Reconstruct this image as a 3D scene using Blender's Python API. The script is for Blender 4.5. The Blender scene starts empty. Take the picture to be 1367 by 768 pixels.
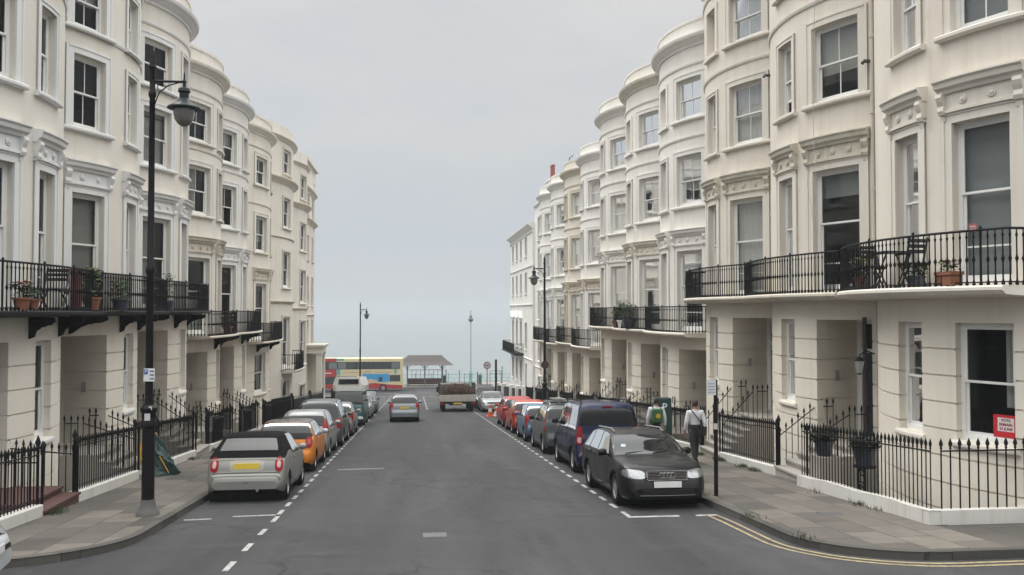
import bpy, bmesh, math, random
from math import sin, cos, pi, sqrt, radians
from mathutils import Vector, Matrix

SC = bpy.context.scene
COL = SC.collection
RND = random.Random(7)

# ------------------------------------------------------------------ camera, sky, sun, exposure
F_PX, YAW, PITCH, EYE = 1150.0, math.atan(128.5 / 1150), math.atan(31 / 1150), 2.75
cam_d = bpy.data.cameras.new("camera")
cam = bpy.data.objects.new("camera", cam_d); COL.objects.link(cam)
cam_d.sensor_width = 36.0
cam_d.lens = 36.0 * F_PX / 1367
cam_d.clip_start = 0.1; cam_d.clip_end = 40000
cam.location = (0, 0, EYE)
cam.rotation_euler = (pi / 2 + PITCH, 0, -YAW)
SC.camera = cam

SUN_EL, SUN_AZ = radians(56), radians(-38)      # azimuth measured from the street's direction, towards the left
W = bpy.data.worlds.new("World"); SC.world = W; W.use_nodes = True
nt = W.node_tree; nt.nodes.clear()
def wn(t, **k):
    n = nt.nodes.new(t)
    for a, b in k.items(): setattr(n, a, b)
    return n
def wmath(op, a, b=None, clamp=False):
    n = wn('ShaderNodeMath', operation=op, use_clamp=clamp)
    for i, v in enumerate((a, b)):
        if v is None: continue
        if isinstance(v, (int, float)): n.inputs[i].default_value = v
        else: nt.links.new(v, n.inputs[i])
    return n.outputs[0]
wtc = wn('ShaderNodeTexCoord')
wsep = wn('ShaderNodeSeparateXYZ'); nt.links.new(wtc.outputs['Generated'], wsep.inputs[0])
wz = wsep.outputs['Z']
wmap = wn('ShaderNodeMapping'); wmap.inputs['Scale'].default_value = (1.0, 1.0, 3.2)
nt.links.new(wtc.outputs['Generated'], wmap.inputs[0])
wno = wn('ShaderNodeTexNoise'); wno.inputs['Scale'].default_value = 2.6; wno.inputs['Detail'].default_value = 8; wno.inputs['Roughness'].default_value = .58
nt.links.new(wmap.outputs[0], wno.inputs['Vector'])
wshift = wmath('ADD', wz, wmath('MULTIPLY', wmath('SUBTRACT', wno.outputs['Fac'], .5), .62))
wramp = wn('ShaderNodeValToRGB'); nt.links.new(wshift, wramp.inputs[0])
cr = wramp.color_ramp
SKY = [(0.0, (.39, .415, .445)), (.09, (.395, .415, .438)), (.18, (.42, .433, .444)), (.28, (.452, .457, .457)), (.37, (.485, .48, .47)), (1, (.60, .60, .585))]
cr.elements[0].position, cr.elements[0].color = SKY[0][0], (*SKY[0][1], 1)
cr.elements[1].position, cr.elements[1].color = SKY[-1][0], (*SKY[-1][1], 1)
for p, c in SKY[1:-1]:
    e = cr.elements.new(p); e.color = (*c, 1)
# an overcast sky is several times brighter overhead than near the horizon
wbr = wmath('ADD', 1.0, wmath('MULTIPLY', wmath('POWER', wmath('MULTIPLY', wmath('SUBTRACT', wz, .34), 1 / .40, True), 1.2), 3.3))
wsc = wn('ShaderNodeVectorMath', operation='SCALE'); nt.links.new(wramp.outputs[0], wsc.inputs[0])
nt.links.new(wmath('MULTIPLY', wbr, 10.0), wsc.inputs['Scale'])
wsky = wn('ShaderNodeTexSky', sky_type='NISHITA', sun_disc=False)
wsky.sun_elevation = SUN_EL; wsky.sun_rotation = SUN_AZ
wmix = wn('ShaderNodeMix', data_type='RGBA'); wmix.inputs[0].default_value = .06
nt.links.new(wsc.outputs[0], wmix.inputs[6]); nt.links.new(wsky.outputs[0], wmix.inputs[7])
wbg = wn('ShaderNodeBackground'); wbg.inputs['Strength'].default_value = .1
nt.links.new(wmix.outputs[2], wbg.inputs['Color'])
wout = wn('ShaderNodeOutputWorld'); nt.links.new(wbg.outputs[0], wout.inputs['Surface'])

sun_d = bpy.data.lights.new("sun", 'SUN'); sun = bpy.data.objects.new("sun", sun_d); COL.objects.link(sun)
sun_d.energy = 1.0; sun_d.angle = radians(35); sun_d.color = (1, .97, .92)
sd = Vector((sin(SUN_AZ) * cos(SUN_EL), cos(SUN_AZ) * cos(SUN_EL), sin(SUN_EL)))
sun.rotation_euler = sd.to_track_quat('Z', 'Y').to_euler()
sun.location = (0, 0, 60)

SC.view_settings.view_transform = 'Standard'
SC.view_settings.look = 'None'
SC.view_settings.exposure = 0.55
SC.view_settings.gamma = 1.0
SC.render.engine = 'CYCLES'
SC.cycles.use_denoising = True
SC.cycles.max_bounces = 6; SC.cycles.diffuse_bounces = 5; SC.cycles.glossy_bounces = 3
SC.cycles.transmission_bounces = 4; SC.cycles.volume_bounces = 1; SC.cycles.transparent_max_bounces = 10
SC.cycles.caustics_reflective = False; SC.cycles.caustics_refractive = False

# ------------------------------------------------------------------ helpers
SLOPE = .0704
def gz(Y):
    """street level: falls towards the sea, level along the sea front"""
    if Y < 106: return -SLOPE * Y
    if Y < 118:
        t = (Y - 106) / 12
        return -SLOPE * (106 + 12 * (t - t * t / 2))
    return -SLOPE * 112
PAVE = .12

def tag(o, label=None, cat=None, group=None, kind=None):
    if label: o['label'] = label
    if cat: o['category'] = cat
    if group: o['group'] = group
    if kind: o['kind'] = kind
    return o

def empty(name, loc, label=None, cat=None, group=None):
    o = bpy.data.objects.new(name, None); COL.objects.link(o)
    o.location = loc; o.empty_display_size = .2
    return tag(o, label, cat, group)

def root_of(o):
    while o.parent: o = o.parent
    return o

def copy_tree(o, parent=None):
    c = o.copy(); COL.objects.link(c)
    if parent: c.parent = parent
    for ch in list(o.children): copy_tree(ch, c)
    return c

class MB:
    """collects geometry and links it as one mesh object"""
    def __init__(s, merge=False): s.v = []; s.f = []; s.k = {} if merge else None
    def vert(s, p):
        if s.k is not None:
            k = (round(p[0], 4), round(p[1], 4), round(p[2], 4))
            i = s.k.get(k)
            if i is None:
                i = len(s.v); s.v.append(tuple(p)); s.k[k] = i
            return i
        s.v.append(tuple(p)); return len(s.v) - 1
    def face(s, pts):
        ids = [s.vert(p) for p in pts]
        if len(set(ids)) == len(ids): s.f.append(ids)
        return s
    def grid(s, rows, close_u=False, close_v=False):
        """rows: list of lists of points"""
        n = len(rows[0]); ids = [[s.vert(p) for p in r] for r in rows]
        R = len(rows)
        for i in range(R if close_v else R - 1):
            a, b = ids[i], ids[(i + 1) % R]
            for j in range(n if close_u else n - 1):
                q = [a[j], a[(j + 1) % n], b[(j + 1) % n], b[j]]
                if len(set(q)) >= 3:
                    qq = []
                    for x in q:
                        if x not in qq: qq.append(x)
                    s.f.append(qq)
        return ids
    def box(s, c, d, M=None):
        x, y, z = d[0] / 2, d[1] / 2, d[2] / 2
        P = [Vector((a * x, b * y, e * z)) for a in (-1, 1) for b in (-1, 1) for e in (-1, 1)]
        if M is not None: P = [M @ p for p in P]
        P = [p + Vector(c) for p in P]
        i = len(s.v); s.v += [tuple(p) for p in P]
        for q in ((0, 1, 3, 2), (4, 6, 7, 5), (0, 4, 5, 1), (2, 3, 7, 6), (0, 2, 6, 4), (1, 5, 7, 3)):
            s.f.append([i + a for a in q])
        return s
    def box2(s, a, b):
        return s.box([(a[i] + b[i]) / 2 for i in range(3)], [abs(b[i] - a[i]) for i in range(3)])
    def tube(s, pts, r, n=6, cap=True):
        """tube through pts; r a number or one radius per point"""
        pts = [Vector(p) for p in pts]
        if not hasattr(r, '__len__'): r = [r] * len(pts)
        base = len(s.v); prev = None
        for i, p in enumerate(pts):
            t = (pts[min(i + 1, len(pts) - 1)] - pts[max(i - 1, 0)]).normalized()
            if prev is None:
                a = Vector((0, 0, 1)) if abs(t.z) < .9 else Vector((1, 0, 0))
                u = t.cross(a).normalized()
            else:
                u = (prev - t * prev.dot(t)).normalized()
            prev = u; w = t.cross(u)
            for k in range(n):
                an = 2 * pi * k / n
                s.v.append(tuple(p + u * (r[i] * cos(an)) + w * (r[i] * sin(an))))
        for i in range(len(pts) - 1):
            for k in range(n):
                a = base + i * n + k; b = base + i * n + (k + 1) % n
                s.f.append([a, b, b + n, a + n])
        if cap:
            s.f.append([base + k for k in range(n)][::-1])
            e = base + (len(pts) - 1) * n
            s.f.append([e + k for k in range(n)])
        return s
    def lathe(s, prof, c, n=12, M=None, cap=True):
        """prof: (radius, height) pairs turned about z at c"""
        base = len(s.v)
        for r, z in prof:
            for k in range(n):
                a = 2 * pi * k / n
                p = Vector((r * cos(a), r * sin(a), z))
                if M is not None: p = M @ p
                s.v.append(tuple(p + Vector(c)))
        for i in range(len(prof) - 1):
            for k in range(n):
                a = base + i * n + k; b = base + i * n + (k + 1) % n
                s.f.append([a, b, b + n, a + n])
        if cap:
            s.f.append([base + k for k in range(n)][::-1])
            e = base + (len(prof) - 1) * n
            s.f.append([e + k for k in range(n)])
        return s
    def prism(s, poly, ax, lo, hi, org=(0, 0, 0)):
        """extrude a 2-D polygon along axis ax ('x','y','z') between lo and hi"""
        def P(a, b, t):
            p = {'x': (t, a, b), 'y': (a, t, b), 'z': (a, b, t)}[ax]
            return (p[0] + org[0], p[1] + org[1], p[2] + org[2])
        n = len(poly)
        i = len(s.v)
        s.v += [P(a, b, lo) for a, b in poly] + [P(a, b, hi) for a, b in poly]
        s.f.append([i + k for k in range(n)][::-1]); s.f.append([i + n + k for k in range(n)])
        for k in range(n):
            s.f.append([i + k, i + (k + 1) % n, i + n + (k + 1) % n, i + n + k])
        return s
    def add(s, o):
        i = len(s.v); s.v += o.v; s.f += [[a + i for a in f] for f in o.f]; return s
    def build(s, name, mat, parent=None, smooth=None, fix=False):
        me = bpy.data.meshes.new(name)
        vs = s.v
        if parent:
            L = root_of(parent).location
            if L.length > 0: vs = [(x - L.x, y - L.y, z - L.z) for x, y, z in vs]
        me.from_pydata(vs, [], s.f)
        if fix:
            bm = bmesh.new(); bm.from_mesh(me); bmesh.ops.recalc_face_normals(bm, faces=bm.faces); bm.to_mesh(me); bm.free()
        me.materials.append(mat)
        if smooth:
            me.polygons.foreach_set('use_smooth', [True] * len(me.polygons))
            me.set_sharp_from_angle(angle=radians(smooth))
        o = bpy.data.objects.new(name, me); COL.objects.link(o)
        if parent: o.parent = parent
        return o

def bevel(o, w=.01, seg=2, ang=35):
    m = o.modifiers.new('bevel', 'BEVEL'); m.width = w; m.segments = seg; m.limit_method = 'ANGLE'; m.angle_limit = radians(ang)
    return o

def lerp(a, b, t): return a + (b - a) * t
def interp(pts, x):
    """monotone cubic through (x, y) points"""
    if x <= pts[0][0]: return pts[0][1]
    if x >= pts[-1][0]: return pts[-1][1]
    n = len(pts)
    for i in range(n - 1):
        if pts[i][0] <= x <= pts[i + 1][0]: break
    def d(k): return (pts[k + 1][1] - pts[k][1]) / (pts[k + 1][0] - pts[k][0])
    def m(k):
        if k == 0: return d(0)
        if k == n - 1: return d(n - 2)
        a, b = d(k - 1), d(k)
        return 0 if a * b <= 0 else 2 * a * b / (a + b)
    h = pts[i + 1][0] - pts[i][0]; t = (x - pts[i][0]) / h
    return ((2 * t**3 - 3 * t**2 + 1) * pts[i][1] + (t**3 - 2 * t**2 + t) * h * m(i)
            + (-2 * t**3 + 3 * t**2) * pts[i + 1][1] + (t**3 - t**2) * h * m(i + 1))

def text_obj(name, body, size, mat, M, parent=None, depth=.002, bold=0.0):
    cu = bpy.data.curves.new(name, 'FONT'); cu.body = body; cu.size = size; cu.extrude = depth; cu.offset = bold
    cu.align_x = 'CENTER'; cu.align_y = 'CENTER'
    t = bpy.data.objects.new(name, cu); COL.objects.link(t)
    dg = bpy.context.evaluated_depsgraph_get(); dg.update()
    me = bpy.data.meshes.new_from_object(t.evaluated_get(dg))
    bpy.data.objects.remove(t); bpy.data.curves.remove(cu)
    if parent: M = Matrix.Translation(-root_of(parent).location) @ M
    me.transform(M); me.materials.clear(); me.materials.append(mat)
    o = bpy.data.objects.new(name, me); COL.objects.link(o)
    if parent: o.parent = parent
    return o
# ------------------------------------------------------------------ materials
MATS = {}
class NT:
    def __init__(s, name):
        s.m = bpy.data.materials.new(name); s.m.use_nodes = True; s.t = s.m.node_tree; s.t.nodes.clear()
        s.out = s.n('ShaderNodeOutputMaterial'); s.b = s.n('ShaderNodeBsdfPrincipled')
        s.l(s.b.outputs[0], s.out.inputs['Surface'])
        s.co = s.n('ShaderNodeTexCoord').outputs['Object']
    def n(s, t, **k):
        x = s.t.nodes.new(t)
        for a, b in k.items(): setattr(x, a, b)
        return x
    def l(s, a, b): s.t.links.new(a, b)
    def put(s, sock, v):
        if isinstance(v, (int, float)): sock.default_value = v
        elif isinstance(v, (tuple, list)): sock.default_value = (*v, 1) if len(v) == 3 and sock.type == 'RGBA' else v
        else: s.l(v, sock)
    def mapv(s, scale=(1, 1, 1), rot=(0, 0, 0), loc=(0, 0, 0), src=None):
        m = s.n('ShaderNodeMapping'); m.inputs['Scale'].default_value = scale; m.inputs['Rotation'].default_value = rot; m.inputs['Location'].default_value = loc
        s.l(src or s.co, m.inputs[0]); return m.outputs[0]
    def noise(s, scale, detail=4, rough=.5, vec=None):
        x = s.n('ShaderNodeTexNoise'); x.inputs['Scale'].default_value = scale; x.inputs['Detail'].default_value = detail; x.inputs['Roughness'].default_value = rough
        s.l(vec or s.co, x.inputs['Vector']); return x.outputs['Fac']
    def ramp(s, fac, stops):
        x = s.n('ShaderNodeValToRGB'); s.l(fac, x.inputs[0]); e = x.color_ramp.elements
        def c4(c): return (*c, 1) if hasattr(c, '__len__') else (c, c, c, 1)
        e[0].position, e[0].color = stops[0][0], c4(stops[0][1]); e[1].position, e[1].color = stops[-1][0], c4(stops[-1][1])
        for p, c in stops[1:-1]:
            k = e.new(p); k.color = c4(c)
        return x.outputs[0]
    def mix(s, fac, a, b, mode='MIX'):
        x = s.n('ShaderNodeMix', data_type='RGBA', blend_type=mode)
        s.put(x.inputs[0], fac); s.put(x.inputs[6], a); s.put(x.inputs[7], b); return x.outputs[2]
    def math(s, op, a, b=0.0, clamp=False):
        x = s.n('ShaderNodeMath', operation=op, use_clamp=clamp); s.put(x.inputs[0], a); s.put(x.inputs[1], b); return x.outputs[0]
    def bump(s, h, strength=.3, dist=.02):
        x = s.n('ShaderNodeBump'); x.inputs['Strength'].default_value = strength; x.inputs['Distance'].default_value = dist
        s.l(h, x.inputs['Height']); s.l(x.outputs[0], s.b.inputs['Normal'])
    def set(s, col=None, rough=None, metal=None, spec=None, coat=None):
        for k, v in (('Base Color', col), ('Roughness', rough), ('Metallic', metal), ('Specular IOR Level', spec), ('Coat Weight', coat)):
            if v is not None: s.put(s.b.inputs[k], v)
        return s.m

def plain(name, col, rough=.5, metal=0., var=.08, scale=6., spec=.5, coat=None, bump=0):
    """a plain surface with a little natural unevenness in tone and gloss"""
    if name in MATS: return MATS[name]
    t = NT(name)
    n = t.noise(scale, 5, .6)
    c = t.mix(t.math('MULTIPLY', n, 1.0), tuple(x * (1 - var) for x in col), tuple(min(1, x * (1 + var)) for x in col))
    t.set(c, t.ramp(n, [(.3, max(.02, rough - .06)), (.7, min(1, rough + .06))]), metal, spec, coat)
    if bump: t.bump(t.noise(scale * 8, 4), bump, .01)
    MATS[name] = t.m; return t.m

def stucco(name, col, dirt=.5, warm=(.40, .33, .24)):
    """painted render: faint mottling, rain streaks and grime"""
    if name in MATS: return MATS[name]
    t = NT(name)
    big = t.noise(.45, 5, .55)
    streak = t.noise(1.0, 5, .65, t.mapv((3.2, 3.2, .16)))
    fine = t.noise(14, 4, .6)
    c = t.mix(t.ramp(big, [(.35, 0.), (.7, 1.)]), tuple(x * .93 for x in col), tuple(min(.85, x * 1.03) for x in col))
    c = t.mix(t.math('MULTIPLY', t.ramp(streak, [(.50, 0.), (.76, 1.)]), .36 * dirt), c, tuple(a * b * 1.5 for a, b in zip(col, warm)))
    blot = t.ramp(t.noise(2.3, 6, .7), [(.60, 0.), (.74, 1.)])
    c = t.mix(t.math('MULTIPLY', blot, .32 * dirt), c, tuple(a * b * 1.4 for a, b in zip(col, warm)))
    c = t.mix(t.math('MULTIPLY', fine, .08), c, tuple(x * .8 for x in col))
    t.set(c, .8, 0, .25)
    t.bump(fine, .12, .01)
    MATS[name] = t.m; return t.m

def glass(name, tint=(.015, .018, .02), clear=.55):
    if name in MATS: return MATS[name]
    t = NT(name)
    t.set(tint, .05, 0, .12)
    tr = t.n('ShaderNodeBsdfTransparent'); tr.inputs[0].default_value = (.88, .91, .91, 1)
    gl = t.n('ShaderNodeBsdfGlossy'); gl.inputs['Roughness'].default_value = .03; gl.inputs[0].default_value = (.95, .97, 1, 1)
    wob = t.n('ShaderNodeBump'); wob.inputs['Strength'].default_value = .08; wob.inputs['Distance'].default_value = .02
    t.l(t.noise(1.6, 2), wob.inputs['Height']); t.l(wob.outputs[0], gl.inputs['Normal'])
    lw = t.n('ShaderNodeFresnel'); lw.inputs[0].default_value = 1.34
    m1 = t.n('ShaderNodeMixShader'); m1.inputs[0].default_value = 1 - clear
    t.l(tr.outputs[0], m1.inputs[1]); t.l(t.b.outputs[0], m1.inputs[2])
    m2 = t.n('ShaderNodeMixShader'); t.l(t.math('MULTIPLY', lw.outputs[0], .85), m2.inputs[0])
    t.l(m1.outputs[0], m2.inputs[1]); t.l(gl.outputs[0], m2.inputs[2]); t.l(m2.outputs[0], t.out.inputs['Surface'])
    MATS[name] = t.m; return t.m

def paint(name, col, metal=.0, rough=.35, dusty=.035):
    """car paint under clear coat with a film of road dust"""
    if name in MATS: return MATS[name]
    t = NT(name)
    d = t.ramp(t.noise(2.2, 6, .65), [(.42, 0.), (.75, 1.)])
    c = t.mix(t.math('MULTIPLY', d, dusty), col, (.30, .28, .25))
    t.set(c, t.ramp(d, [(0, rough), (1, rough + .15)]), metal, .12, .34)
    t.b.inputs['Coat Roughness'].default_value = .03
    MATS[name] = t.m; return t.m

GLASS = glass('window_glass', clear=.8)
CAR_GLASS = glass('car_glass', (.006, .0075, .008), .04)
VAN_GLASS = glass('dark_car_glass', (.004, .005, .006), .0)
BLACK_IRON = plain('black_iron', (.008, .008, .009), .6, 0, .3, 20, spec=.18)
GREY_IRON = plain('weathered_iron', (.05, .052, .055), .6, 0, .3, 20)
RUBBER = plain('rubber', (.012, .012, .012), .85, 0, .3, 12, spec=.15)
PLASTIC = plain('black_plastic', (.012, .012, .013), .55, 0, .2, 10, spec=.2)
DARK = plain('dark_underside', (.008, .008, .008), .9)
ALLOY = plain('alloy', (.42, .42, .43), .35, .7, .1, 8)
CHROME = plain('chrome', (.7, .7, .7), .15, 1, .05)
WHITE_PAINT = plain('white_joinery', (.74, .74, .72), .45, 0, .05, 5)
WHITE_TRIM = stucco('white_trim', (.71, .71, .69), .5)
RED_LAMP = plain('red_lens', (.25, .005, .008), .4, 0, .15, 9, spec=.25)
CLEAR_LAMP = plain('clear_lens', (.26, .27, .28), .15, .6, .3, 12, coat=.3)
AMBER = plain('amber_lens', (.6, .22, .02), .25, 0, .1, 9, coat=.6)
YPLATE = plain('yellow_plate', (.62, .46, .05), .5, 0, .2, 7)
WPLATE = plain('white_plate', (.62, .62, .62), .5, 0, .15, 5)
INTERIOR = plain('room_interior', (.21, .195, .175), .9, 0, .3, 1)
CURTAIN = plain('net_curtain', (.62, .61, .58), .9, 0, .12, 3)
BLIND = plain('grey_blind', (.33, .34, .34), .9, 0, .06, 2)
BLIND_W = plain('cream_blind', (.55, .53, .48), .9, 0, .06, 2)
LEAD = plain('lead_roof', (.22, .23, .24), .7, 0, .15, 2)
STEP_STONE = stucco('step_stone', (.36, .34, .31), 1.0)
TERRACOTTA = plain('terracotta', (.20, .075, .04), .8, 0, .2, 12)
LEAF = plain('plant_leaf', (.05, .085, .025), .6, 0, .5, 14)
LEAF2 = plain('dark_leaf', (.03, .055, .02), .6, 0, .5, 14)

def asphalt():
    t = NT('asphalt')
    fine = t.noise(55, 3, .7); mid = t.noise(3.0, 6, .6); big = t.noise(.16, 4, .5)
    tracks = t.noise(1.0, 4, .55, t.mapv((1.1, .05, 1)))
    patch = t.n('ShaderNodeTexVoronoi', feature='F1'); patch.inputs['Scale'].default_value = .16; t.l(t.mapv((1.5, .55, 1)), patch.inputs['Vector'])
    pc = t.n('ShaderNodeSeparateColor'); t.l(patch.outputs['Color'], pc.inputs[0])
    v = t.math('ADD', t.math('MULTIPLY', mid, .35), t.math('MULTIPLY', tracks, .55))
    v = t.math('ADD', v, t.math('MULTIPLY', pc.outputs[0], .16))
    v = t.math('ADD', v, t.math('MULTIPLY', big, .3))
    c = t.ramp(v, [(.54, (.017, .0175, .0205)), (.68, (.030, .0305, .034)), (.86, (.054, .054, .056))])
    c = t.mix(t.math('MULTIPLY', fine, .40), c, (.048, .048, .050))
    oil = t.ramp(t.noise(.55, 5, .65, t.mapv((2.2, .35, 1), loc=(3.1, 1.7, 0))), [(.56, 0.), (.72, .65)])
    c = t.mix(oil, c, (.014, .014, .016))
    pale = t.ramp(t.noise(.8, 6, .7, t.mapv((1.3, .22, 1), loc=(9.1, 4.7, 0))), [(.58, 0.), (.75, .5)])
    c = t.mix(pale, c, (.062, .063, .067))
    smear = t.ramp(t.noise(1.0, 5, .6, t.mapv((.22, 1.5, 1), loc=(2, 8, 0))), [(.55, 0.), (.72, .4)])
    c = t.mix(smear, c, (.056, .056, .059))
    spk = t.ramp(t.noise(11, 2, .5), [(.765, 0.), (.79, .6)])
    c = t.mix(spk, c, (.16, .16, .16))
    crack = t.n('ShaderNodeTexVoronoi', feature='DISTANCE_TO_EDGE'); crack.inputs['Scale'].default_value = .42
    wv = t.n('ShaderNodeVectorMath', operation='ADD'); t.l(t.co, wv.inputs[0]); nv = t.n('ShaderNodeTexNoise'); nv.inputs['Scale'].default_value = 1.2; t.l(t.co, nv.inputs['Vector']); t.l(nv.outputs['Color'], wv.inputs[1]); t.l(wv.outputs[0], crack.inputs['Vector'])
    ck = t.ramp(crack.outputs['Distance'], [(0., 1.), (.018, 0.)])
    c = t.mix(t.math('MULTIPLY', ck, t.math('MULTIPLY', t.ramp(big, [(.46, 0.), (.56, 1.)]), .8)), c, (.009, .009, .010))
    t.set(c, t.ramp(mid, [(.3, .72), (.7, .9)]), 0, .35)
    t.bump(fine, .35, .008)
    return t.m
ASPHALT = asphalt()

def paving():
    t = NT('paving_slabs')
    v = t.mapv((1, 1, 1), (0, 0, pi / 2))
    br = t.n('ShaderNodeTexBrick', offset=.5, squash=1.0)
    br.inputs['Scale'].default_value = 1.0; br.inputs['Brick Width'].default_value = .95; br.inputs['Row Height'].default_value = .62
    br.inputs['Mortar Size'].default_value = .011; br.inputs['Color1'].default_value = (.066, .061, .056, 1); br.inputs['Color2'].default_value = (.175, .155, .133, 1)
    br.inputs['Mortar'].default_value = (.035, .034, .03, 1); br.inputs['Bias'].default_value = -.1
    t.l(v, br.inputs['Vector'])
    n = t.noise(2.4, 6, .65); n2 = t.noise(.5, 3)
    c = t.mix(t.ramp(n, [(.4, 0.), (.75, .6)]), br.outputs['Color'], (.075, .07, .062))
    c = t.mix(t.ramp(n2, [(.45, 0.), (.65, .3)]), c, (.155, .138, .12))
    spots = t.ramp(t.noise(26, 3, .7), [(.66, 0.), (.74, .5)])
    c = t.mix(spots, c, (.30, .29, .27))
    t.set(c, .85, 0, .3); t.bump(t.math('ADD', t.noise(40, 3), t.math('MULTIPLY', br.outputs['Fac'], -1.5)), .3, .01)
    return t.m
PAVING = paving()

def kerbstone():
    t = NT('kerb_stone')
    br = t.n('ShaderNodeTexBrick', offset=0); br.inputs['Brick Width'].default_value = .9; br.inputs['Row Height'].default_value = 5.0; br.inputs['Scale'].default_value = 1
    br.inputs['Mortar Size'].default_value = .008; br.inputs['Color1'].default_value = (.045, .044, .041, 1); br.inputs['Color2'].default_value = (.10, .094, .085, 1); br.inputs['Mortar'].default_value = (.03, .03, .028, 1)
    t.l(t.mapv((1, 1, 1), (0, 0, pi / 2)), br.inputs['Vector'])
    c = t.mix(t.ramp(t.noise(7, 6, .7), [(.4, 0.), (.7, .6)]), br.outputs['Color'], (.07, .068, .06))
    t.set(c, .85, 0, .3); t.bump(t.noise(30, 4), .4, .01); return t.m
KERB = kerbstone()

def road_paint(name, col, wear=.5):
    """thermoplastic line worn through to the asphalt"""
    t = NT(name)
    w = t.ramp(t.noise(9, 6, .75), [(.62 - .25 * wear, 0.), (.72, 1.)])
    c = t.mix(t.math('MULTIPLY', w, .85), col, (.07, .07, .07))
    t.set(c, .7, 0, .3); return t.m
LINE_W = road_paint('white_line', (.40, .40, .39), .85)
LINE_WORN = road_paint('worn_white_line', (.34, .34, .33), .95)
LINE_Y = road_paint('yellow_line', (.34, .275, .15), .95)
GRASS = plain('weeds', (.045, .062, .02), .8, 0, .5, 12)
# ------------------------------------------------------------------ ground, road, pavements, sea
SEA_Z = -26.0
def frange(a, b, st):
    n = max(1, int(round((b - a) / st))); return [a + (b - a) * i / n for i in range(n + 1)]

def kerb_r(Y):
    if Y >= 13.4: return 5.90
    return 7.65 - sqrt(max(0, 1.75**2 - (13.4 - Y)**2))
def kerb_l(Y):
    if Y >= 15.0: return -4.5
    return -6.5 + sqrt(max(0, 2.0**2 - (15.0 - Y)**2))
def pl_r(Y): return 8.68 if Y < 19.3 else 8.98
PL_L = -7.0

g = MB()
prof = [(-400, 26.0), (-60, -gz(60) - 2.6)] + [(y, gz(y) - 2.6) for y in frange(-40, 127, 6)] + [(127.9, -10.6), (129, SEA_Z + 1.5), (165, SEA_Z + .6), (190, SEA_Z - .8), (20000, SEA_Z - 1)]
XS = [-20000, -3000, -400, -80, -20, 0, 20, 80, 400, 3000, 20000]
g.grid([[(x, y, z) for x in XS] for y, z in prof])
tag(g.build('ground', plain('earth', (.12, .11, .10), .95, 0, .3, .5)), kind='structure')

r = MB()
for xs, ys in (([-5.2, -2, 0, 2, 4, 6.9], frange(15.4, 100.5, 2)), ([-90, -30, -12, -5.2, -2, 2, 6.9, 12, 30, 90], frange(-40, 15.4, 2)), ([-90, -30, -12, -5.2, -2, 2, 6.9, 12, 30, 90], frange(100.5, 119.6, 1.2))):
    ys2 = [y for y in ys if y < 14 or y > 15.39] if len(xs) > 6 and ys[0] < 0 else ys
    rows = []
    for y in ys2:
        rows.append([(x, y, gz(y) - (.018 * min(1, abs(x - .8) / 5) if len(xs) == 6 else 0)) for x in xs])
    r.grid(rows)
tag(r.build('road', ASPHALT), kind='structure')

def strip(mb, fl, fr, ys, h=PAVE, n=2):
    mb.grid([[(lerp(fl(y), fr(y), i / n), y, gz(y) + h) for i in range(n + 1)] for y in ys])
def kerb_run(mb, f, ys, inward, w=.14, h=PAVE):
    """kerb stones: a face to the road and a flat top, on the line x = f(y)"""
    rows = []
    for i, y in enumerate(ys):
        a, b = ys[max(0, i - 1)], ys[min(len(ys) - 1, i + 1)]
        dx, dy = f(b) - f(a), b - a; L = math.hypot(dx, dy) or 1
        nx, ny = (dy / L * inward, -dx / L * inward)
        x = f(y)
        rows.append([(x, y, gz(y) - .12), (x + nx * .012, y + ny * .012, gz(y) + h), (x + nx * .03, y + ny * .03, gz(y) + h + .006), (x + nx * w, y + ny * w, gz(y) + h + .006), (x + nx * w, y + ny * w, gz(y) - .1)])
    mb.grid(rows)
def arc_ys(c, rr, n=14): return [c - rr * cos(pi / 2 * i / n) for i in range(n)]
yr = arc_ys(13.4, 1.75) + [13.4]
pr = MB()
strip(pr, kerb_r, lambda y: 60, [y for y in yr if y <= 13.4], n=8)
strip(pr, kerb_r, lambda y: 60, [13.4, 13.62], n=8)
strip(pr, kerb_r, lambda y: 8.68 + .2, frange(13.62, 19.3, 1), n=4)
strip(pr, kerb_r, lambda y: 8.98 + .2, frange(19.3, 97, 2), n=4)
strip(pr, kerb_r, lambda y: 90, [97, 98.7, 100.4], n=8)
tag(pr.build('pavement', PAVING), kind='structure')
kb = MB()
kerb_run(kb, kerb_r, yr + frange(14, 100.4, 1), 1)
kb.box2((7.65, 11.65, gz(11.65) - .1), (60, 11.79, gz(11.65) + PAVE + .006))
tag(kb.build('kerb', KERB), kind='structure')
yl = arc_ys(15.0, 2.0) + [15.0]
plm = MB()
strip(plm, lambda y: -60, kerb_l, yl, n=8)
strip(plm, lambda y: -60, kerb_l, [15.0, 15.2], n=8)
strip(plm, lambda y: PL_L - .2, kerb_l, frange(15.2, 97, 2), n=4)
strip(plm, lambda y: -90, kerb_l, [97, 98.7, 100.4], n=8)
tag(plm.build('pavement', PAVING), kind='structure')
kb = MB()
kerb_run(kb, kerb_l, yl + frange(16, 100.4, 1), -1)
kb.box2((-60, 13.0, gz(13.0) - .1), (-6.5, 13.14, gz(13.0) + PAVE + .006))
tag(kb.build('kerb', KERB), kind='structure')
pm = MB(); strip(pm, lambda y: -90, lambda y: 90, frange(119.6, 127.9, 2), n=6)
pm.box2((-90, 119.45, gz(120) - .1), (90, 119.6, gz(120) + PAVE))
pm.box2((-90, 127.9, gz(120) - 2.7), (90, 128.3, gz(120) + PAVE + .02))
tag(pm.build('promenade', plain('promenade_paving', (.2, .19, .175), .85, 0, .15, 2)), kind='structure')

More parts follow.
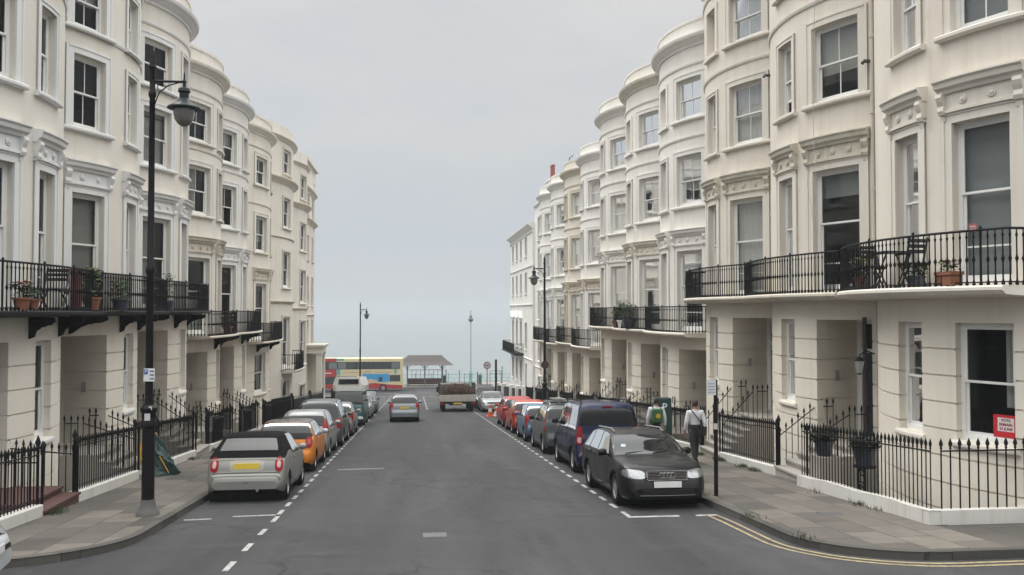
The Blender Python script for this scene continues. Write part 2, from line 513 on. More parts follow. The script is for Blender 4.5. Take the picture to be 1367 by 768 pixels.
# the sea, under haze
def sea_mat():
    t = NT('sea_water')
    t.set((.14, .165, .17), .3, 0, .5)
    t.bump(t.noise(.06, 6, .6, t.mapv((1, 2.2, 1))), .5, 1.2)
    return t.m
s = MB(); s.grid([[(x, y, SEA_Z) for x in (-20000, -3000, -300, 300, 3000, 20000)] for y in (165, 600, 3000, 20000)])
tag(s.build('sea', sea_mat()), kind='structure')

# painted lines (each a few mm above the road)
def on_road(x, y): return gz(y) - .018 * min(1, abs(x - .8) / 5) if 15.4 <= y <= 100.5 else gz(y)
def quadline(mb, x0, y0, x1, y1, w, lift=.006):
    d = Vector((x1 - x0, y1 - y0)); L = d.length; n = Vector((-d.y, d.x)) / L * (w / 2)
    k = max(1, int(L / .8))
    mb.grid([[(x0 + d.x * i / k + e * n.x, y0 + d.y * i / k + e * n.y, on_road(x0 + d.x * i / k, y0 + d.y * i / k) + lift) for e in (-1, 1)] for i in range(k + 1)])
m = MB(); y = 3.0
while y < 17.2:
    quadline(m, -2.63, y, -2.63, y + .62, .09); y += 1.35
y = 17.35
while y < 92:
    quadline(m, -2.65, y, -2.65, y + .56, .088); y += 1.02
tag(m.build('bay_dashes', LINE_W), kind='structure')
m = MB(); y = 16.05
while y < 92:
    quadline(m, 4.02, y, 4.02, y + .56, .088); y += 1.02
quadline(m, 3.97, 15.98, 4.98, 15.98, .10); quadline(m, 5.3, 15.98, 5.72, 15.98, .10)
tag(m.build('bay_dashes', LINE_W), kind='structure')
m = MB()
quadline(m, -2.7, 17.3, -3.5, 17.25, .09); quadline(m, -3.85, 17.05, -4.35, 17.0, .09)
tag(m.build('worn_marks', LINE_WORN), kind='structure')
m = MB(); quadline(m, -2.2, 25.0, -.9, 25.1, .16); tag(m.build('faint_mark', road_paint('faint_line', (.14, .14, .14), .6)), kind='structure')
m = MB()
y = 64
while y < 94:
    quadline(m, .86, y, .86, y + 2.0, .12); y += 3.6
for x in frange(-3.9, 5.2, .9)[:-1]: quadline(m, x, 98.4, x + .55, 98.4, .2)
for x in frange(-60, 60, 4): quadline(m, x, 110, x + 2, 110, .12)
tag(m.build('junction_lines', LINE_W), kind='structure')
m = MB()
def dbl(off):
    pts = [(5.90 - off, y) for y in frange(16.0, 13.4, .5)]
    R = 1.75 + off
    pts += [(7.65 - R * cos(a), 13.4 - R * sin(a)) for a in [pi / 2 * i / 12 for i in range(1, 13)]]
    pts += [(x, 13.4 - R) for x in (9, 12, 20, 40)]
    for a, b in zip(pts, pts[1:]): quadline(m, *a, *b, .062)
dbl(.20); dbl(.38)
tag(m.build('double_yellow_lines', LINE_Y), kind='structure')
m = MB()
def patch_rect(x0, y0, x1, y1, lift=.003):
    m.grid([[(x, y, on_road(x, y) + lift) for x in (x0, (x0 + x1) / 2, x1)] for y in frange(y0, y1, 1.0)])
patch_rect(-.9, 28, .3, 47)
tag(m.build('asphalt_patch', plain('new_asphalt', (.024, .024, .027), .85, 0, .3, 3, bump=.2)), kind='structure')
m = MB()
for i in range(3):
    for j in range(2):
        x = 10.0 + i * .62; yy = 12.05 + j * .62
        m.box2((x, yy, gz(yy) + .10), (x + .6, yy + .6, gz(yy) + PAVE + .006))
tag(m.build('red_paving', plain('red_paver', (.23, .10, .085), .85, 0, .2, 8)), kind='structure')
# manhole frames
def cover(x, y, w, d, base, label):
    zb = base
    o = MB()
    o.box2((x - w / 2, y - d / 2, zb - .02), (x + w / 2, y + d / 2, zb + .006))
    n = 7
    for i in range(n):
        for j in range(4):
            cx, cy = x - w / 2 + w * (i + .5) / n, y - d / 2 + d * (j + .5) / 4
            o.box2((cx - w / n * .33, cy - d / 4 * .33, zb), (cx + w / n * .33, cy + d / 4 * .33, zb + .012))
    tag(o.build('drain_cover', plain('worn_cover', (.12, .12, .12), .6, 0, .3, 20)), label, 'drain cover')
cover(.33, 14.67, .40, .30, on_road(.33, 14.67), 'small square iron cover let into the middle of the road')
cover(7.5, 15.0, .42, .30, gz(15.0) + PAVE, 'dark iron cover set in the paving near the white corner plinth')
# weeds at the foot of the plinths
wm = MB()
def tuft(x, y, z, n, sp, h):
    for _ in range(n):
        px, py = x + RND.gauss(0, sp), y + RND.gauss(0, sp * 1.6)
        a = RND.uniform(0, 2 * pi); hh = h * RND.uniform(.4, 1.2); w = .008
        dx, dy = cos(a) * w, sin(a) * w; lx, ly = RND.gauss(0, .04), RND.gauss(0, .04)
        wm.face([(px - dx, py - dy, z), (px + dx, py + dy, z), (px + lx, py + ly, z + hh)])
for x, y, n in ((8.55, 15.9, 40), (8.55, 15.2, 14), (8.5, 17.6, 12), (8.75, 21.6, 60), (8.8, 22.5, 60), (8.8, 24.2, 90), (8.75, 26, 90), (8.8, 27.4, 60), (-6.85, 24.3, 90), (-6.85, 25, 60), (-6.8, 17.4, 70), (-6.85, 27.5, 40), (5.98, 14.9, 12), (5.95, 17.6, 14), (6.0, 13.0, 12), (-6.85, 30.5, 50)):
    tuft(x, y, gz(y) + PAVE, n * 3, .09, .10)
tag(wm.build('weeds', GRASS), 'green weeds growing at the foot of the plinths', 'weeds', kind='stuff')
# ------------------------------------------------------------------ bow-fronted terraced houses
class Front:
    """plan of a house front: u runs along the street from its near end, off is towards the street"""
    def __init__(s, side, xf, y0, w, bulge):
        s.side, s.xf, s.y0, s.w, s.b = side, xf, y0, w, bulge
        s.r = (w * w / 4 + bulge * bulge) / (2 * bulge) if bulge > .001 else None
    def bow(s, u):
        if not s.r: return 0.0
        d = u - s.w / 2
        return sqrt(s.r * s.r - d * d) - (s.r - s.b)
    def nrm(s, u):
        """unit normal (towards the street, along the street)"""
        if not s.r: return (1.0, 0.0)
        d = u - s.w / 2
        return (sqrt(s.r * s.r - d * d) / s.r, d / s.r)
    def pt(s, u, off, z):
        n = s.nrm(u)
        d = s.bow(u) + n[0] * off
        return (s.side * (s.xf - d), s.y0 + u + n[1] * off, z)
    def us(s, a, b, step=.3):
        n = max(1, int(math.ceil((b - a) / step))) if s.r else 1
        return [a + (b - a) * i / n for i in range(n + 1)]

def arc_sweep(mb, F, us, prof, caps=True):
    """sweep a closed (off, z) outline along the front"""
    rows = [[F.pt(u, o, z) for o, z in prof] for u in us]
    ids = mb.grid(rows, close_u=True)
    if caps:
        mb.f.append(ids[0][::-1]); mb.f.append(ids[-1][:])
def arc_box(mb, F, a, b, z0, z1, o0, o1): arc_sweep(mb, F, F.us(a, b), [(o0, z0), (o1, z0), (o1, z1), (o0, z1)])

def wall_grid(F, zs, openings, step=.28, zoff=None):
    """zs: list of (z, offset of the row above it)"""
    mb = MB(True)
    us = set(round(u, 4) for u in F.us(0, F.w, step))
    for o in openings: us |= {round(o['u0'], 4), round(o['u1'], 4)}
    us = sorted(us)
    cl = []
    edges = [round(x, 4) for o in openings for x in (o['u0'], o['u1'])]
    for u in us:
        if u in edges or all(abs(u - e) > .05 for e in edges): cl.append(u)
    us = cl
    Z = sorted(set([z for z, _ in zs] + [z for o in openings for z in (o['z0'], o['z1'])]))
    def offz(z):
        v = 0
        for a, o in zs:
            if a <= z + 1e-6: v = o
        return v
    prev = None
    for j in range(len(Z) - 1):
        za, zb = Z[j], Z[j + 1]; zc = (za + zb) / 2; of = offz(zc)
        for i in range(len(us) - 1):
            uc = (us[i] + us[i + 1]) / 2
            if any(o['u0'] < uc < o['u1'] and o['z0'] < zc < o['z1'] for o in openings): continue
            mb.face([F.pt(us[i], of, za), F.pt(us[i + 1], of, za), F.pt(us[i + 1], of, zb), F.pt(us[i], of, zb)])
            if prev is not None and abs(prev - of) > 1e-6:
                mb.face([F.pt(us[i], prev, za), F.pt(us[i + 1], prev, za), F.pt(us[i + 1], of, za), F.pt(us[i], of, za)])
        prev = of
    for o in openings:
        a, b = frame_of(F, o)
        uu = [u for u in us if o['u0'] - 1e-6 <= u <= o['u1'] + 1e-6]
        def inner(t, z):
            p = a.lerp(b, t); return (p.x, p.y, z)
        o0 = offz((o['z0'] + o['z1']) / 2)
        Xd = (b - a).normalized() * .022
        jz = [z for z in Z if o['z0'] - 1e-6 <= z <= o['z1'] + 1e-6]
        for u, t, sg in ((o['u0'], 0, -1), (o['u1'], 1, 1)):
            pv = None
            for za, zb in zip(jz, jz[1:]):
                k = sg if offz((za + zb) / 2) < -1e-6 else 0
                def J(p): return (p[0] + Xd.x * k, p[1] + Xd.y * k, p[2])
                mb.face([J(F.pt(u, 0, za)), J(F.pt(u, 0, zb)), J(inner(t, zb)), J(inner(t, za))])
                if pv is not None and pv != k:
                    w = Xd * sg
                    mb.face([F.pt(u, 0, za), inner(t, za), tuple(Vector(inner(t, za)) + w), tuple(Vector(F.pt(u, 0, za)) + w)])
                pv = k
        for z in (o['z0'], o['z1']):
            for p, q in zip(uu, uu[1:]):
                t0, t1 = (p - o['u0']) / (o['u1'] - o['u0']), (q - o['u0']) / (o['u1'] - o['u0'])
                mb.face([F.pt(p, 0, z), F.pt(q, 0, z), inner(t1, z), inner(t0, z)])
        if o.get('blind'):
            mb.face([inner(0, o['z0']), inner(1, o['z0']), inner(1, o['z1']), inner(0, o['z1'])])
    return mb

def frame_of(F, o):
    """the two inner corners (in plan) of an opening, on a straight chord"""
    uc = (o['u0'] + o['u1']) / 2; n = F.nrm(uc); nv = Vector((-F.side * n[0], n[1], 0))
    a, b = Vector(F.pt(o['u0'], 0, 0)), Vector(F.pt(o['u1'], 0, 0))
    d = o.get('depth', .22)
    return a - nv * d, b - nv * d

def sash_window(parent, F, o, style, mats):
    """a sliding sash set in an opening; sub-parts: pane, architrave, sill, curtain"""
    a, b = frame_of(F, o)
    X = (b - a); wd = X.length; X.normalize(); Zv = Vector((0, 0, 1))
    uc = (o['u0'] + o['u1']) / 2; n = F.nrm(uc); Nn = Vector((-F.side * n[0], n[1], 0)); Nn = (Nn - X * Nn.dot(X)).normalized()
    R = Matrix((X, Nn, Zv)).transposed()
    z0, z1 = o['z0'], o['z1']; H = z1 - z0
    org = Vector((a.x, a.y, 0))
    def bx(mb, x0, x1, y0, y1, za, zb):
        c = org + X * ((x0 + x1) / 2) + Nn * ((y0 + y1) / 2); c.z = (za + zb) / 2
        mb.box(c, (x1 - x0, y1 - y0, zb - za), R)
    w = MB(); e = .075
    bx(w, 0, e, -.02, .07, z0, z1); bx(w, wd - e, wd, -.02, .07, z0, z1)
    bx(w, e, wd - e, -.02, .068, z1 - e, z1); bx(w, e, wd - e, -.02, .10, z0, z0 + .09)
    zm = z0 + H * o.get('meet', .5); st = .045
    for (za, zb, y) in ((zm - .02, z1 - e, .035), (z0 + .09, zm + .02, -.012)):
        up = o.get('open', 0) if y < 0 else 0
        za, zb = za + up, zb + up
        bx(w, e, e + st, y, y + .03, za, zb); bx(w, wd - e - st, wd - e, y, y + .03, za, zb)
        bx(w, e + st, wd - e - st, y, y + .03, zb - st, zb); bx(w, e + st, wd - e - st, y, y + .03, za, za + (st if y > 0 else .07))
        if style in ('four', 'two_v'): bx(w, wd / 2 - .011, wd / 2 + .011, y + .004, y + .026, za + st, zb - st)
        if style == 'tall' and y < 0: bx(w, e + st, wd - e - st, y + .004, y + .026, za + (zb - za) * .36, za + (zb - za) * .36 + .03)
        if style == 'nine':
            for k in (1, 2): bx(w, lerp(e, wd - e, k / 3) - .009, lerp(e, wd - e, k / 3) + .009, y + .004, y + .026, za + st, zb - st)
            bx(w, e + st, wd - e - st, y + .006, y + .024, (za + zb) / 2 - .009, (za + zb) / 2 + .009)
    win = w.build('window', mats['joinery'], parent)
    p = MB()
    def q(y, za, zb, x0=e + .02, x1=wd - e - .02):
        P = [org + X * x + Nn * y for x in (x0, x1)]
        p.face([(P[0].x, P[0].y, za), (P[1].x, P[1].y, za), (P[1].x, P[1].y, zb), (P[0].x, P[0].y, zb)])
    q(.05, zm, z1 - e); q(.003, z0 + .1 + o.get('open', 0), zm + o.get('open', 0))
    p.build('pane', GLASS, win)
    cu = o.get('curtain')
    if cu:
        kind, lo, hi, xa, xb = cu
        c = MB(); k = 24 if kind != 'blind' and kind != 'cream' else 2
        rows = []
        for zz in (z0 + H * lo, z0 + H * hi):
            row = []
            for i in range(k + 1):
                x = lerp(wd * xa, wd * xb, i / k); y = -.10 + (.022 * sin(i * 1.9 + z0) if k > 2 else 0)
                v = org + X * x + Nn * y; row.append((v.x, v.y, zz))
            rows.append(row)
        c.grid(rows)
        c.build('curtain' if k > 2 else 'blind', {'blind': BLIND, 'cream': BLIND_W}.get(kind, CURTAIN), win, smooth=60)
    trim = mats['trim']
    aw = o.get('arch', 0)
    if aw:
        t = MB()
        zt = z1 + aw
        for (u0, u1) in ((o['u0'] - aw, o['u0'] + .0), (o['u1'], o['u1'] + aw)):
            arc_box(t, F, u0, u1, z0, zt, -.02, .032)
            ue = (u0, u0 + .05) if u0 < o['u0'] - .01 and u1 <= o['u0'] + .01 else (u1 - .05, u1)
            arc_box(t, F, ue[0], ue[1], z0, zt + .003, -.02, .052)
        arc_box(t, F, o['u0'] + .002, o['u1'] - .002, z1, zt - .002, -.02, .032)
        arc_box(t, F, o['u0'] - aw + .06, o['u1'] + aw - .06, zt - .05, zt + .001, -.02, .050)
        t.build('architrave', trim, win)
    if o.get('sill'):
        ks = o.get('sillk', 1.0); t = MB(); arc_sweep(t, F, F.us(o['u0'] - aw - .08, o['u1'] + aw + .08), [(-.06, z0 - .13), (.10 * ks, z0 - .13), (.13 * ks, z0 - .10), (.13 * ks, z0 - .045), (.10 * ks, z0 - .02), (-.2, z0 + .004)])
        t.build('sill', trim, win)
    return win

def window_hood(parent, F, o, zt, mats):
    """entablature over a first-floor window: frieze with roundels, scrolled consoles, moulded cornice"""
    a, b = o['u0'] - .24, o['u1'] + .24
    h = MB(); us = F.us(a, b, .2)
    z = zt
    arc_box(h, F, o['u0'] - .2, o['u1'] + .2, z, z + .36, -.03, .05)
    arc_box(h, F, o['u0'] - .22, o['u1'] + .22, z + .0, z + .05, -.03, .09)
    arc_sweep(h, F, us, [(-.03, z + .36), (.10, z + .36), (.12, z + .42), (.19, z + .46), (.21, z + .54), (.25, z + .58), (.25, z + .61), (-.03, z + .66)])
    hood = h.build('window_hood', mats['trim2'], parent)
    for s in (0, 1):
        c = MB(); u0 = a + .02 if s == 0 else b - .15
        arc_sweep(c, F, [u0, u0 + .07, u0 + .13], [(-.03, z + .37), (.16, z + .37), (.18, z + .30), (.15, z + .22), (.11, z + .14), (.13, z + .05), (.10, z - .02), (-.03, z - .05)])
        arc_sweep(c, F, [u0 + .02, u0 + .11], [(.0, z - .05), (.07, z - .05), (.05, z - .14), (.0, z - .18)])
        c.build('console', mats['trim2'], hood)
    k = 3 if o['u1'] - o['u0'] > 1.1 else 2
    for i in range(k):
        d = MB(); u = lerp(o['u0'], o['u1'], (i + .5) / k)
        n = F.nrm(u); nv = Vector((-F.side * n[0], n[1], 0)); p = Vector(F.pt(u, .05, z + .20))
        M = nv.to_track_quat('Z', 'Y').to_matrix()
        d.lathe([(.075, 0), (.085, .012), (.07, .03), (.045, .022), (.04, .04), (.0, .05)], p, 12, M, cap=False)
        d.build('roundel', mats['trim2'], hood, smooth=50)

BAL_PROF = [(.017, 0), (.034, .02), (.026, .05), (.015, .10), (.013, .38), (.019, .41), (.033, .445), (.019, .48), (.013, .51), (.013, .80), (.024, .845), (.012, .875), (.012, .93)]
def balcony(parent, F, zf, uspan, ends, mats, e0=1.05, e1=1.45, slab=.17, rail_h=.95, screens=(), brackets=None, edge_mat=None, foot=0, far=False, flat_front=False):
    """slab with cast-iron balustrade; sub-parts: balustrade, screen, bracket"""
    a, b = uspan
    def front(u):
        t = u / F.w; s = 4 * t * (1 - t)
        return e0 + (e1 - e0) * (0 if flat_front else s)
    X = lambda d: F.side * (F.xf - d)
    us = frange(a, b, .22)
    top, bot = zf, zf - slab
    s = MB()
    s.grid([[(X(F.bow(min(max(u, 0), F.w)) - .1), F.y0 + u, top), (X(front(u)), F.y0 + u, top), (X(front(u) + .03), F.y0 + u, top - .03), (X(front(u) + .03), F.y0 + u, top - .08),
             (X(front(u) - .04), F.y0 + u, bot + .02), (X(front(u) - .25), F.y0 + u, bot), (X(F.bow(min(max(u, 0), F.w)) - .1), F.y0 + u, bot - .03)] for u in us], close_u=True)
    for u in (us[0], us[-1]):
        s.face([(X(F.bow(min(max(u, 0), F.w)) - .1), F.y0 + u, top), (X(front(u)), F.y0 + u, top), (X(front(u) + .03), F.y0 + u, top - .03), (X(front(u) + .03), F.y0 + u, top - .08),
                (X(front(u) - .04), F.y0 + u, bot + .02), (X(front(u) - .25), F.y0 + u, bot), (X(F.bow(min(max(u, 0), F.w)) - .1), F.y0 + u, bot - .03)])
    slabo = s.build('balcony', edge_mat or mats['trim'], parent, smooth=40, fix=True)
    # path of the balustrade
    path = [Vector((X(front(u) - .06), F.y0 + u, 0)) for u in us]
    if ends[0]: path = [Vector((X(F.bow(max(us[0], 0))), F.y0 + us[0] + .04, 0))] + path
    if ends[1]: path = path + [Vector((X(F.bow(min(us[-1], F.w))), F.y0 + us[-1] - .04, 0))]
    L = [0]
    for p, q in zip(path, path[1:]): L.append(L[-1] + (q - p).length)
    def at(d):
        for i in range(len(L) - 1):
            if d <= L[i + 1] + 1e-9: return path[i].lerp(path[i + 1], (d - L[i]) / max(1e-6, L[i + 1] - L[i]))
        return path[-1]
    r = MB(); n = int(L[-1] / .125); sg = 4 if far else 6
    for i in range(n + 1):
        p = at(L[-1] * i / n)
        if i % 11 == 0:
            r.lathe([(.024, 0), (.034, .03), (.022, .06), (.022, rail_h + .0), (.03, rail_h + .03), (.012, rail_h + .07)], (p.x, p.y, zf), sg)
        elif far: r.lathe([(.018, 0), (.014, .4), (.03, .445), (.014, .49), (.013, .93)], (p.x, p.y, zf), sg)
        else: r.lathe(BAL_PROF, (p.x, p.y, zf), sg)
    for h, rad in ((rail_h, .024), (.055, .013)):
        r.tube([(p.x, p.y, zf + h) for p in path], rad, 6)
    r.build('balustrade', BLACK_IRON, slabo, smooth=40)
    for (ua, ub, mt) in screens:
        m = MB(); m.grid([[(X(front(u) - .10), F.y0 + u, zf + h) for u in frange(ua, ub, .2)] for h in (.06, rail_h - .02)])
        m.build('screen', mt, slabo)
    for u in brackets or ():
        k = MB(); d0 = F.bow(u); d1 = front(u) - .12; z = zf - slab - .02; y = F.y0 + u
        th = .035
        prof = [(d0, z), (d1, z), (d1 + .02, z - .10), (d1 - .12, z - .16), (lerp(d0, d1, .55), z - .19), (lerp(d0, d1, .3), z - .28), (d0 + .10, z - .42), (d0, z - .46)]
        k.prism([(X(p), q) for p, q in prof], 'y', y - th, y + th)
        for t_, rr, zz in ((.25, .10, -.17), (.55, .075, -.12), (.8, .06, -.10)):
            c = lerp(d0, d1, t_)
            k.tube([(X(c + rr * cos(w)), y + .045, z + zz + rr * sin(w)) for w in [2 * pi * q / 10 for q in range(11)]], .018, 5)
            k.tube([(X(c + rr * cos(w)), y - .045, z + zz + rr * sin(w)) for w in [2 * pi * q / 10 for q in range(11)]], .018, 5)
        k.build('bracket', BLACK_IRON, slabo)
    return slabo

def groove_rows(z0, z1, step=.50, g=.036, depth=-.035):
    out = []; z = z1 - step
    while z > z0 + .15:
        out += [(z - g / 2, depth), (z + g / 2, 0)]; z -= step
    return sorted(out)

def bow_house(name, label, side, xf, y0, w, zf, eave, bulge, cols, opt=None, group=None):
    opt = opt or {}
    F = Front(side, xf, y0, w, bulge)
    yc = y0 + w / 2
    root = empty(name, (side * xf, yc, gz(yc) + PAVE), label, 'house', group)
    wallm, trimm, trim2, lowm = cols
    mats = dict(trim=trimm, trim2=trim2, joinery=opt.get('joinery', WHITE_PAINT))
    zb = gz(y0 + w) - 2.7
    zg = zf - .65                       # head of ground-floor openings
    thr = zf - 3.62                     # door threshold
    du0, du1 = opt.get('door') or (.14, 1.56)
    wu, nu = opt.get('wide', (.36, 1.62)), opt.get('narrow', (2.46, 3.28))
    gn = opt.get('gnarrow', nu)
    op = []
    cur = dict(opt.get('curtains', {})); cr_ = random.Random(int(y0 * 10) + side)
    for k in ('gw', 'gn', 'fw', 'fn', 'sw', 'sn', 'tw', 'tn'):
        q = cr_.random(); e = cr_.random()
        if k not in cur and q < opt.get('curtain_share', .62):
            cur[k] = ('net', 0, 1, 0, .28) if q < .2 else ('net', 0, 1, .7, 1) if q < .27 else ('cream', .45 + .4 * e, 1, 0, 1) if q < .42 else ('blind', .3 + .5 * e, 1, 0, 1) if q < .5 else ('net', 0, .5, 0, 1)
    def add(k, u, z0, z1, **kw):
        o = dict(u0=u[0], u1=u[1], z0=z0, z1=z1, key=k, curtain=cur.get(k), **kw); op.append(o); return o
    if opt.get('door', True): add('door', (du0, du1), thr, zg, depth=1.65, style='door')
    else: add('gw', wu, zf - 2.80, zg, style='two', arch=0, sill=True, sillk=.6)
    add('gn', gn, zf - 2.80, zg, style='two', arch=0, sill=True, sillk=.5)
    add('fw', wu, zf + .06, zf + 3.05, style='tall', arch=.2, hood=True, meet=.56)
    add('fn', nu, zf + .06, zf + 3.05, style='tall', arch=.2, hood=True, meet=.56)
    z2, z3 = zf + 4.75, zf + eave - 2.92
    add('sw', wu, z2, z2 + 1.9, style='four', arch=.2, sill=True)
    add('sn', nu, z2, z2 + 1.9, style=opt.get('sn_style', 'four'), arch=.14, sill=True, open=opt.get('sn_open', 0))
    add('tw', wu, z3, z3 + 1.5, style='four', arch=.2, sill=True)
    add('tn', nu, z3, z3 + 1.5, style='four', arch=.14, sill=True, blind=opt.get('tn_blind', False))
    if opt.get('basement', True): add('bn', nu, zf - 5.9, zf - 4.55, style='two', arch=0, sill=False)
    ze = zf + eave
    rows = [(zb, 0)] + groove_rows(zb + .5, zg + .005, opt.get('course', .5)) + [(zg + .02, 0), (ze - .3, 0), (ze + .35, 0)]
    if opt.get('smooth'): rows = [(zb, 0), (ze + .35, 0)]
    low = [(z, o) for z, o in rows if z < zf - .2] + [(zf - .19, 0)]
    lo_op = [o for o in op if o['z1'] < zf]; hi_op = [o for o in op if o['z1'] >= zf]
    wall_grid(F, low, lo_op).build('ground_floor_wall', lowm, root, smooth=30)
    hi = wall_grid(F, [(zf - .19, 0), (ze + .35, 0)], hi_op)
    hi.build('wall', wallm, root, smooth=30)
    # body behind the front: party walls, roof, rooms
    bd = MB(); X = lambda d: side * (xf + d)
    zr = ze - .1
    for y in (y0, y0 + w):
        s_ = .004 if y == y0 else -.004
        bd.face([(X(-.02), y + s_, zb), (X(9), y + s_, zb), (X(9), y + s_, zr), (X(-.02), y + s_, zr)])
    bd.face([(X(9), y0, zb), (X(9), y0 + w, zb), (X(9), y0 + w, zr), (X(9), y0, zr)])
    bd.build('side_wall', wallm, root)
    rf = MB(); us = F.us(0, w, .4)
    rf.f.append([rf.vert(F.pt(u, -.05, zr)) for u in us] + [rf.vert((X(9), y0 + w, zr)), rf.vert((X(9), y0, zr))])
    rf.build('roof', LEAD, root)
    rm = MB()
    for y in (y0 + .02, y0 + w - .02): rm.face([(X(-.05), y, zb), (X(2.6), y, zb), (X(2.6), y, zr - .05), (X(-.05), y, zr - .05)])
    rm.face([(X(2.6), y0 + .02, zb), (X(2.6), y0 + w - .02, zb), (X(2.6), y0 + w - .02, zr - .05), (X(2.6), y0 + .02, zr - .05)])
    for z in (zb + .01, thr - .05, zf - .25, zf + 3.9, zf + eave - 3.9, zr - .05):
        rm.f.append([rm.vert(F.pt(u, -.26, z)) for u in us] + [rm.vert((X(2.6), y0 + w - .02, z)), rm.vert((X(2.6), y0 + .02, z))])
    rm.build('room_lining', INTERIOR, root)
    # main cornice and parapet, string courses
    c = MB(); us = F.us(0, w, .2)
    arc_sweep(c, F, us, [(-.05, ze - .28), (.05, ze - .28), (.07, ze - .2), (.16, ze - .14), (.20, ze - .08), (.30, ze - .03), (.34, ze + .05), (.34, ze + .09), (.12, ze + .16), (-.05, ze + .16)])
    c.build('cornice', trim2 if opt.get('dirty_cornice') else trimm, root, smooth=35)
    c = MB(); ph = opt.get('parapet', .75)
    arc_sweep(c, F, us, [(-.22, ze + .0), (.02, ze + .10), (.02, ze + ph - .12), (.06, ze + ph - .1), (.06, ze + ph), (-.26, ze + ph + .03)])
    c.build('parapet', opt.get('parapet_mat', wallm), root, smooth=35)
    if not opt.get('no_string'):
        c = MB()
        for z in (zf + 7.25 if eave > 10 else zf + 6.9, ze - .98):
            arc_sweep(c, F, us, [(-.02, z), (.03, z), (.055, z + .05), (.055, z + .09), (-.02, z + .12)])
        c.build('string_course', trimm, root, smooth=35)
    ys0 = y0 + .02
    for o in op:
        if o['style'] == 'door': continue
        if o.get('blind'):
            t = MB(); aw = .14
            for (u0, u1) in ((o['u0'] - aw, o['u0']), (o['u1'], o['u1'] + aw)): arc_box(t, F, u0, u1, o['z0'], o['z1'] + aw, -.02, .045)
            arc_box(t, F, o['u0'], o['u1'], o['z1'], o['z1'] + aw - .002, -.02, .043)
            arc_box(t, F, o['u0'] - aw - .06, o['u1'] + aw + .06, o['z0'] - .13, o['z0'] - .001, -.06, .12)
            t.build('blind_window', trimm, root); continue
        sash_window(root, F, o, o['style'], mats)
        if o.get('hood'): window_hood(root, F, o, o['z1'] + .2, mats)
    # entrance: panelled door under a fanlight at the back of its recess, steps across the area
    if opt.get('door', True):
        o = op[0]; a, b = frame_of(F, o); Xv = (b - a).normalized(); wd = (b - a).length
        uc = (du0 + du1) / 2; n = F.nrm(uc); Nn = Vector((-side * n[0], n[1], 0)); R = Matrix((Xv, Nn, Vector((0, 0, 1)))).transposed()
        def bx(mb, x0, x1, y0_, y1_, za, zb_):
            cc = Vector((a.x, a.y, 0)) + Xv * ((x0 + x1) / 2) + Nn * ((y0_ + y1_) / 2); cc.z = (za + zb_) / 2
            mb.box(cc, (x1 - x0, y1_ - y0_, zb_ - za), R)
        fr = MB(); bx(fr, 0, .14, 0, .1, thr, zg); bx(fr, wd - .14, wd, 0, .1, thr, zg); bx(fr, .14, wd - .14, 0, .1, zg - .12, zg); bx(fr, .14, wd - .14, 0, .1, thr + 2.12, thr + 2.22)
        fro = fr.build('door_frame', mats['joinery'], root)
        f = MB(); bx(f, .14, wd - .14, .03, .04, thr + 2.22, zg - .12); f.build('fanlight', GLASS, fro)
        d = MB(); bx(d, .14, wd - .14, 0, .05, thr, thr + 2.12)
        for x0, x1 in ((.24, wd / 2 - .05), (wd / 2 + .05, wd - .24)):
            for za, zb_ in ((.2, .85), (1.0, 1.95)):
                bx(d, x0, x1, .05, .07, thr + za, thr + zb_)
        dr = d.build('door', opt.get('door_mat', plain('dark_door', (.03, .035, .04), .35, 0, .1, coat=.3)), root)
        h = MB(); cc = Vector((a.x, a.y, thr + 1.02)) + Xv * (wd - .26) + Nn * .09; h.lathe([(.02, -.03), (.035, 0), (.02, .03)], cc, 8); h.build('handle', CHROME, dr)
        ip = MB(); jm = Vector(F.pt(du1, 0, 0)) - Nn * .75
        ip.box((jm.x, jm.y - .018, thr + 1.55), (.10, .03, .26)); ip.build('intercom', plain('steel_plate', (.3, .3, .3), .4, .6), root)
        # steps
        pl = pl_r(y0 + 1) - .1 if side > 0 else -PL_L - .1
        gy = gz(y0 + 1.0) + PAVE
        rise = thr - gz(y0 + .6) - PAVE
        ns = max(2, int(round(rise / .17)))
        ya, yb = y0 + du0 - .18, y0 + du1 + .12
        xin = xf - F.bow((du0 + du1) / 2) + 1.6
        land = xf - F.bow((du0 + du1) / 2) - .15
        st = MB(); tread = min(.34, (land - pl) / max(1, ns - 1))
        x = pl
        for i in range(ns):
            z = thr + .012 - rise + rise * (i + 1) / ns
            xe = xin
            st.box2((side * x, ya - .003 * i, gz(yb) - 2.65 + i * .002), (side * xe, yb + .003 * i, z - .05))
            st.box2((side * (x - .035), ya - .02, z - .05), (side * (x + tread + .02 if i < ns - 1 else xe), yb + .02, z))
            x += tread
        st.build('front_steps', opt.get('step_mat', STEP_STONE), root)
        root['steps'] = [pl, land, ya, yb, gy, thr]
    return root, F

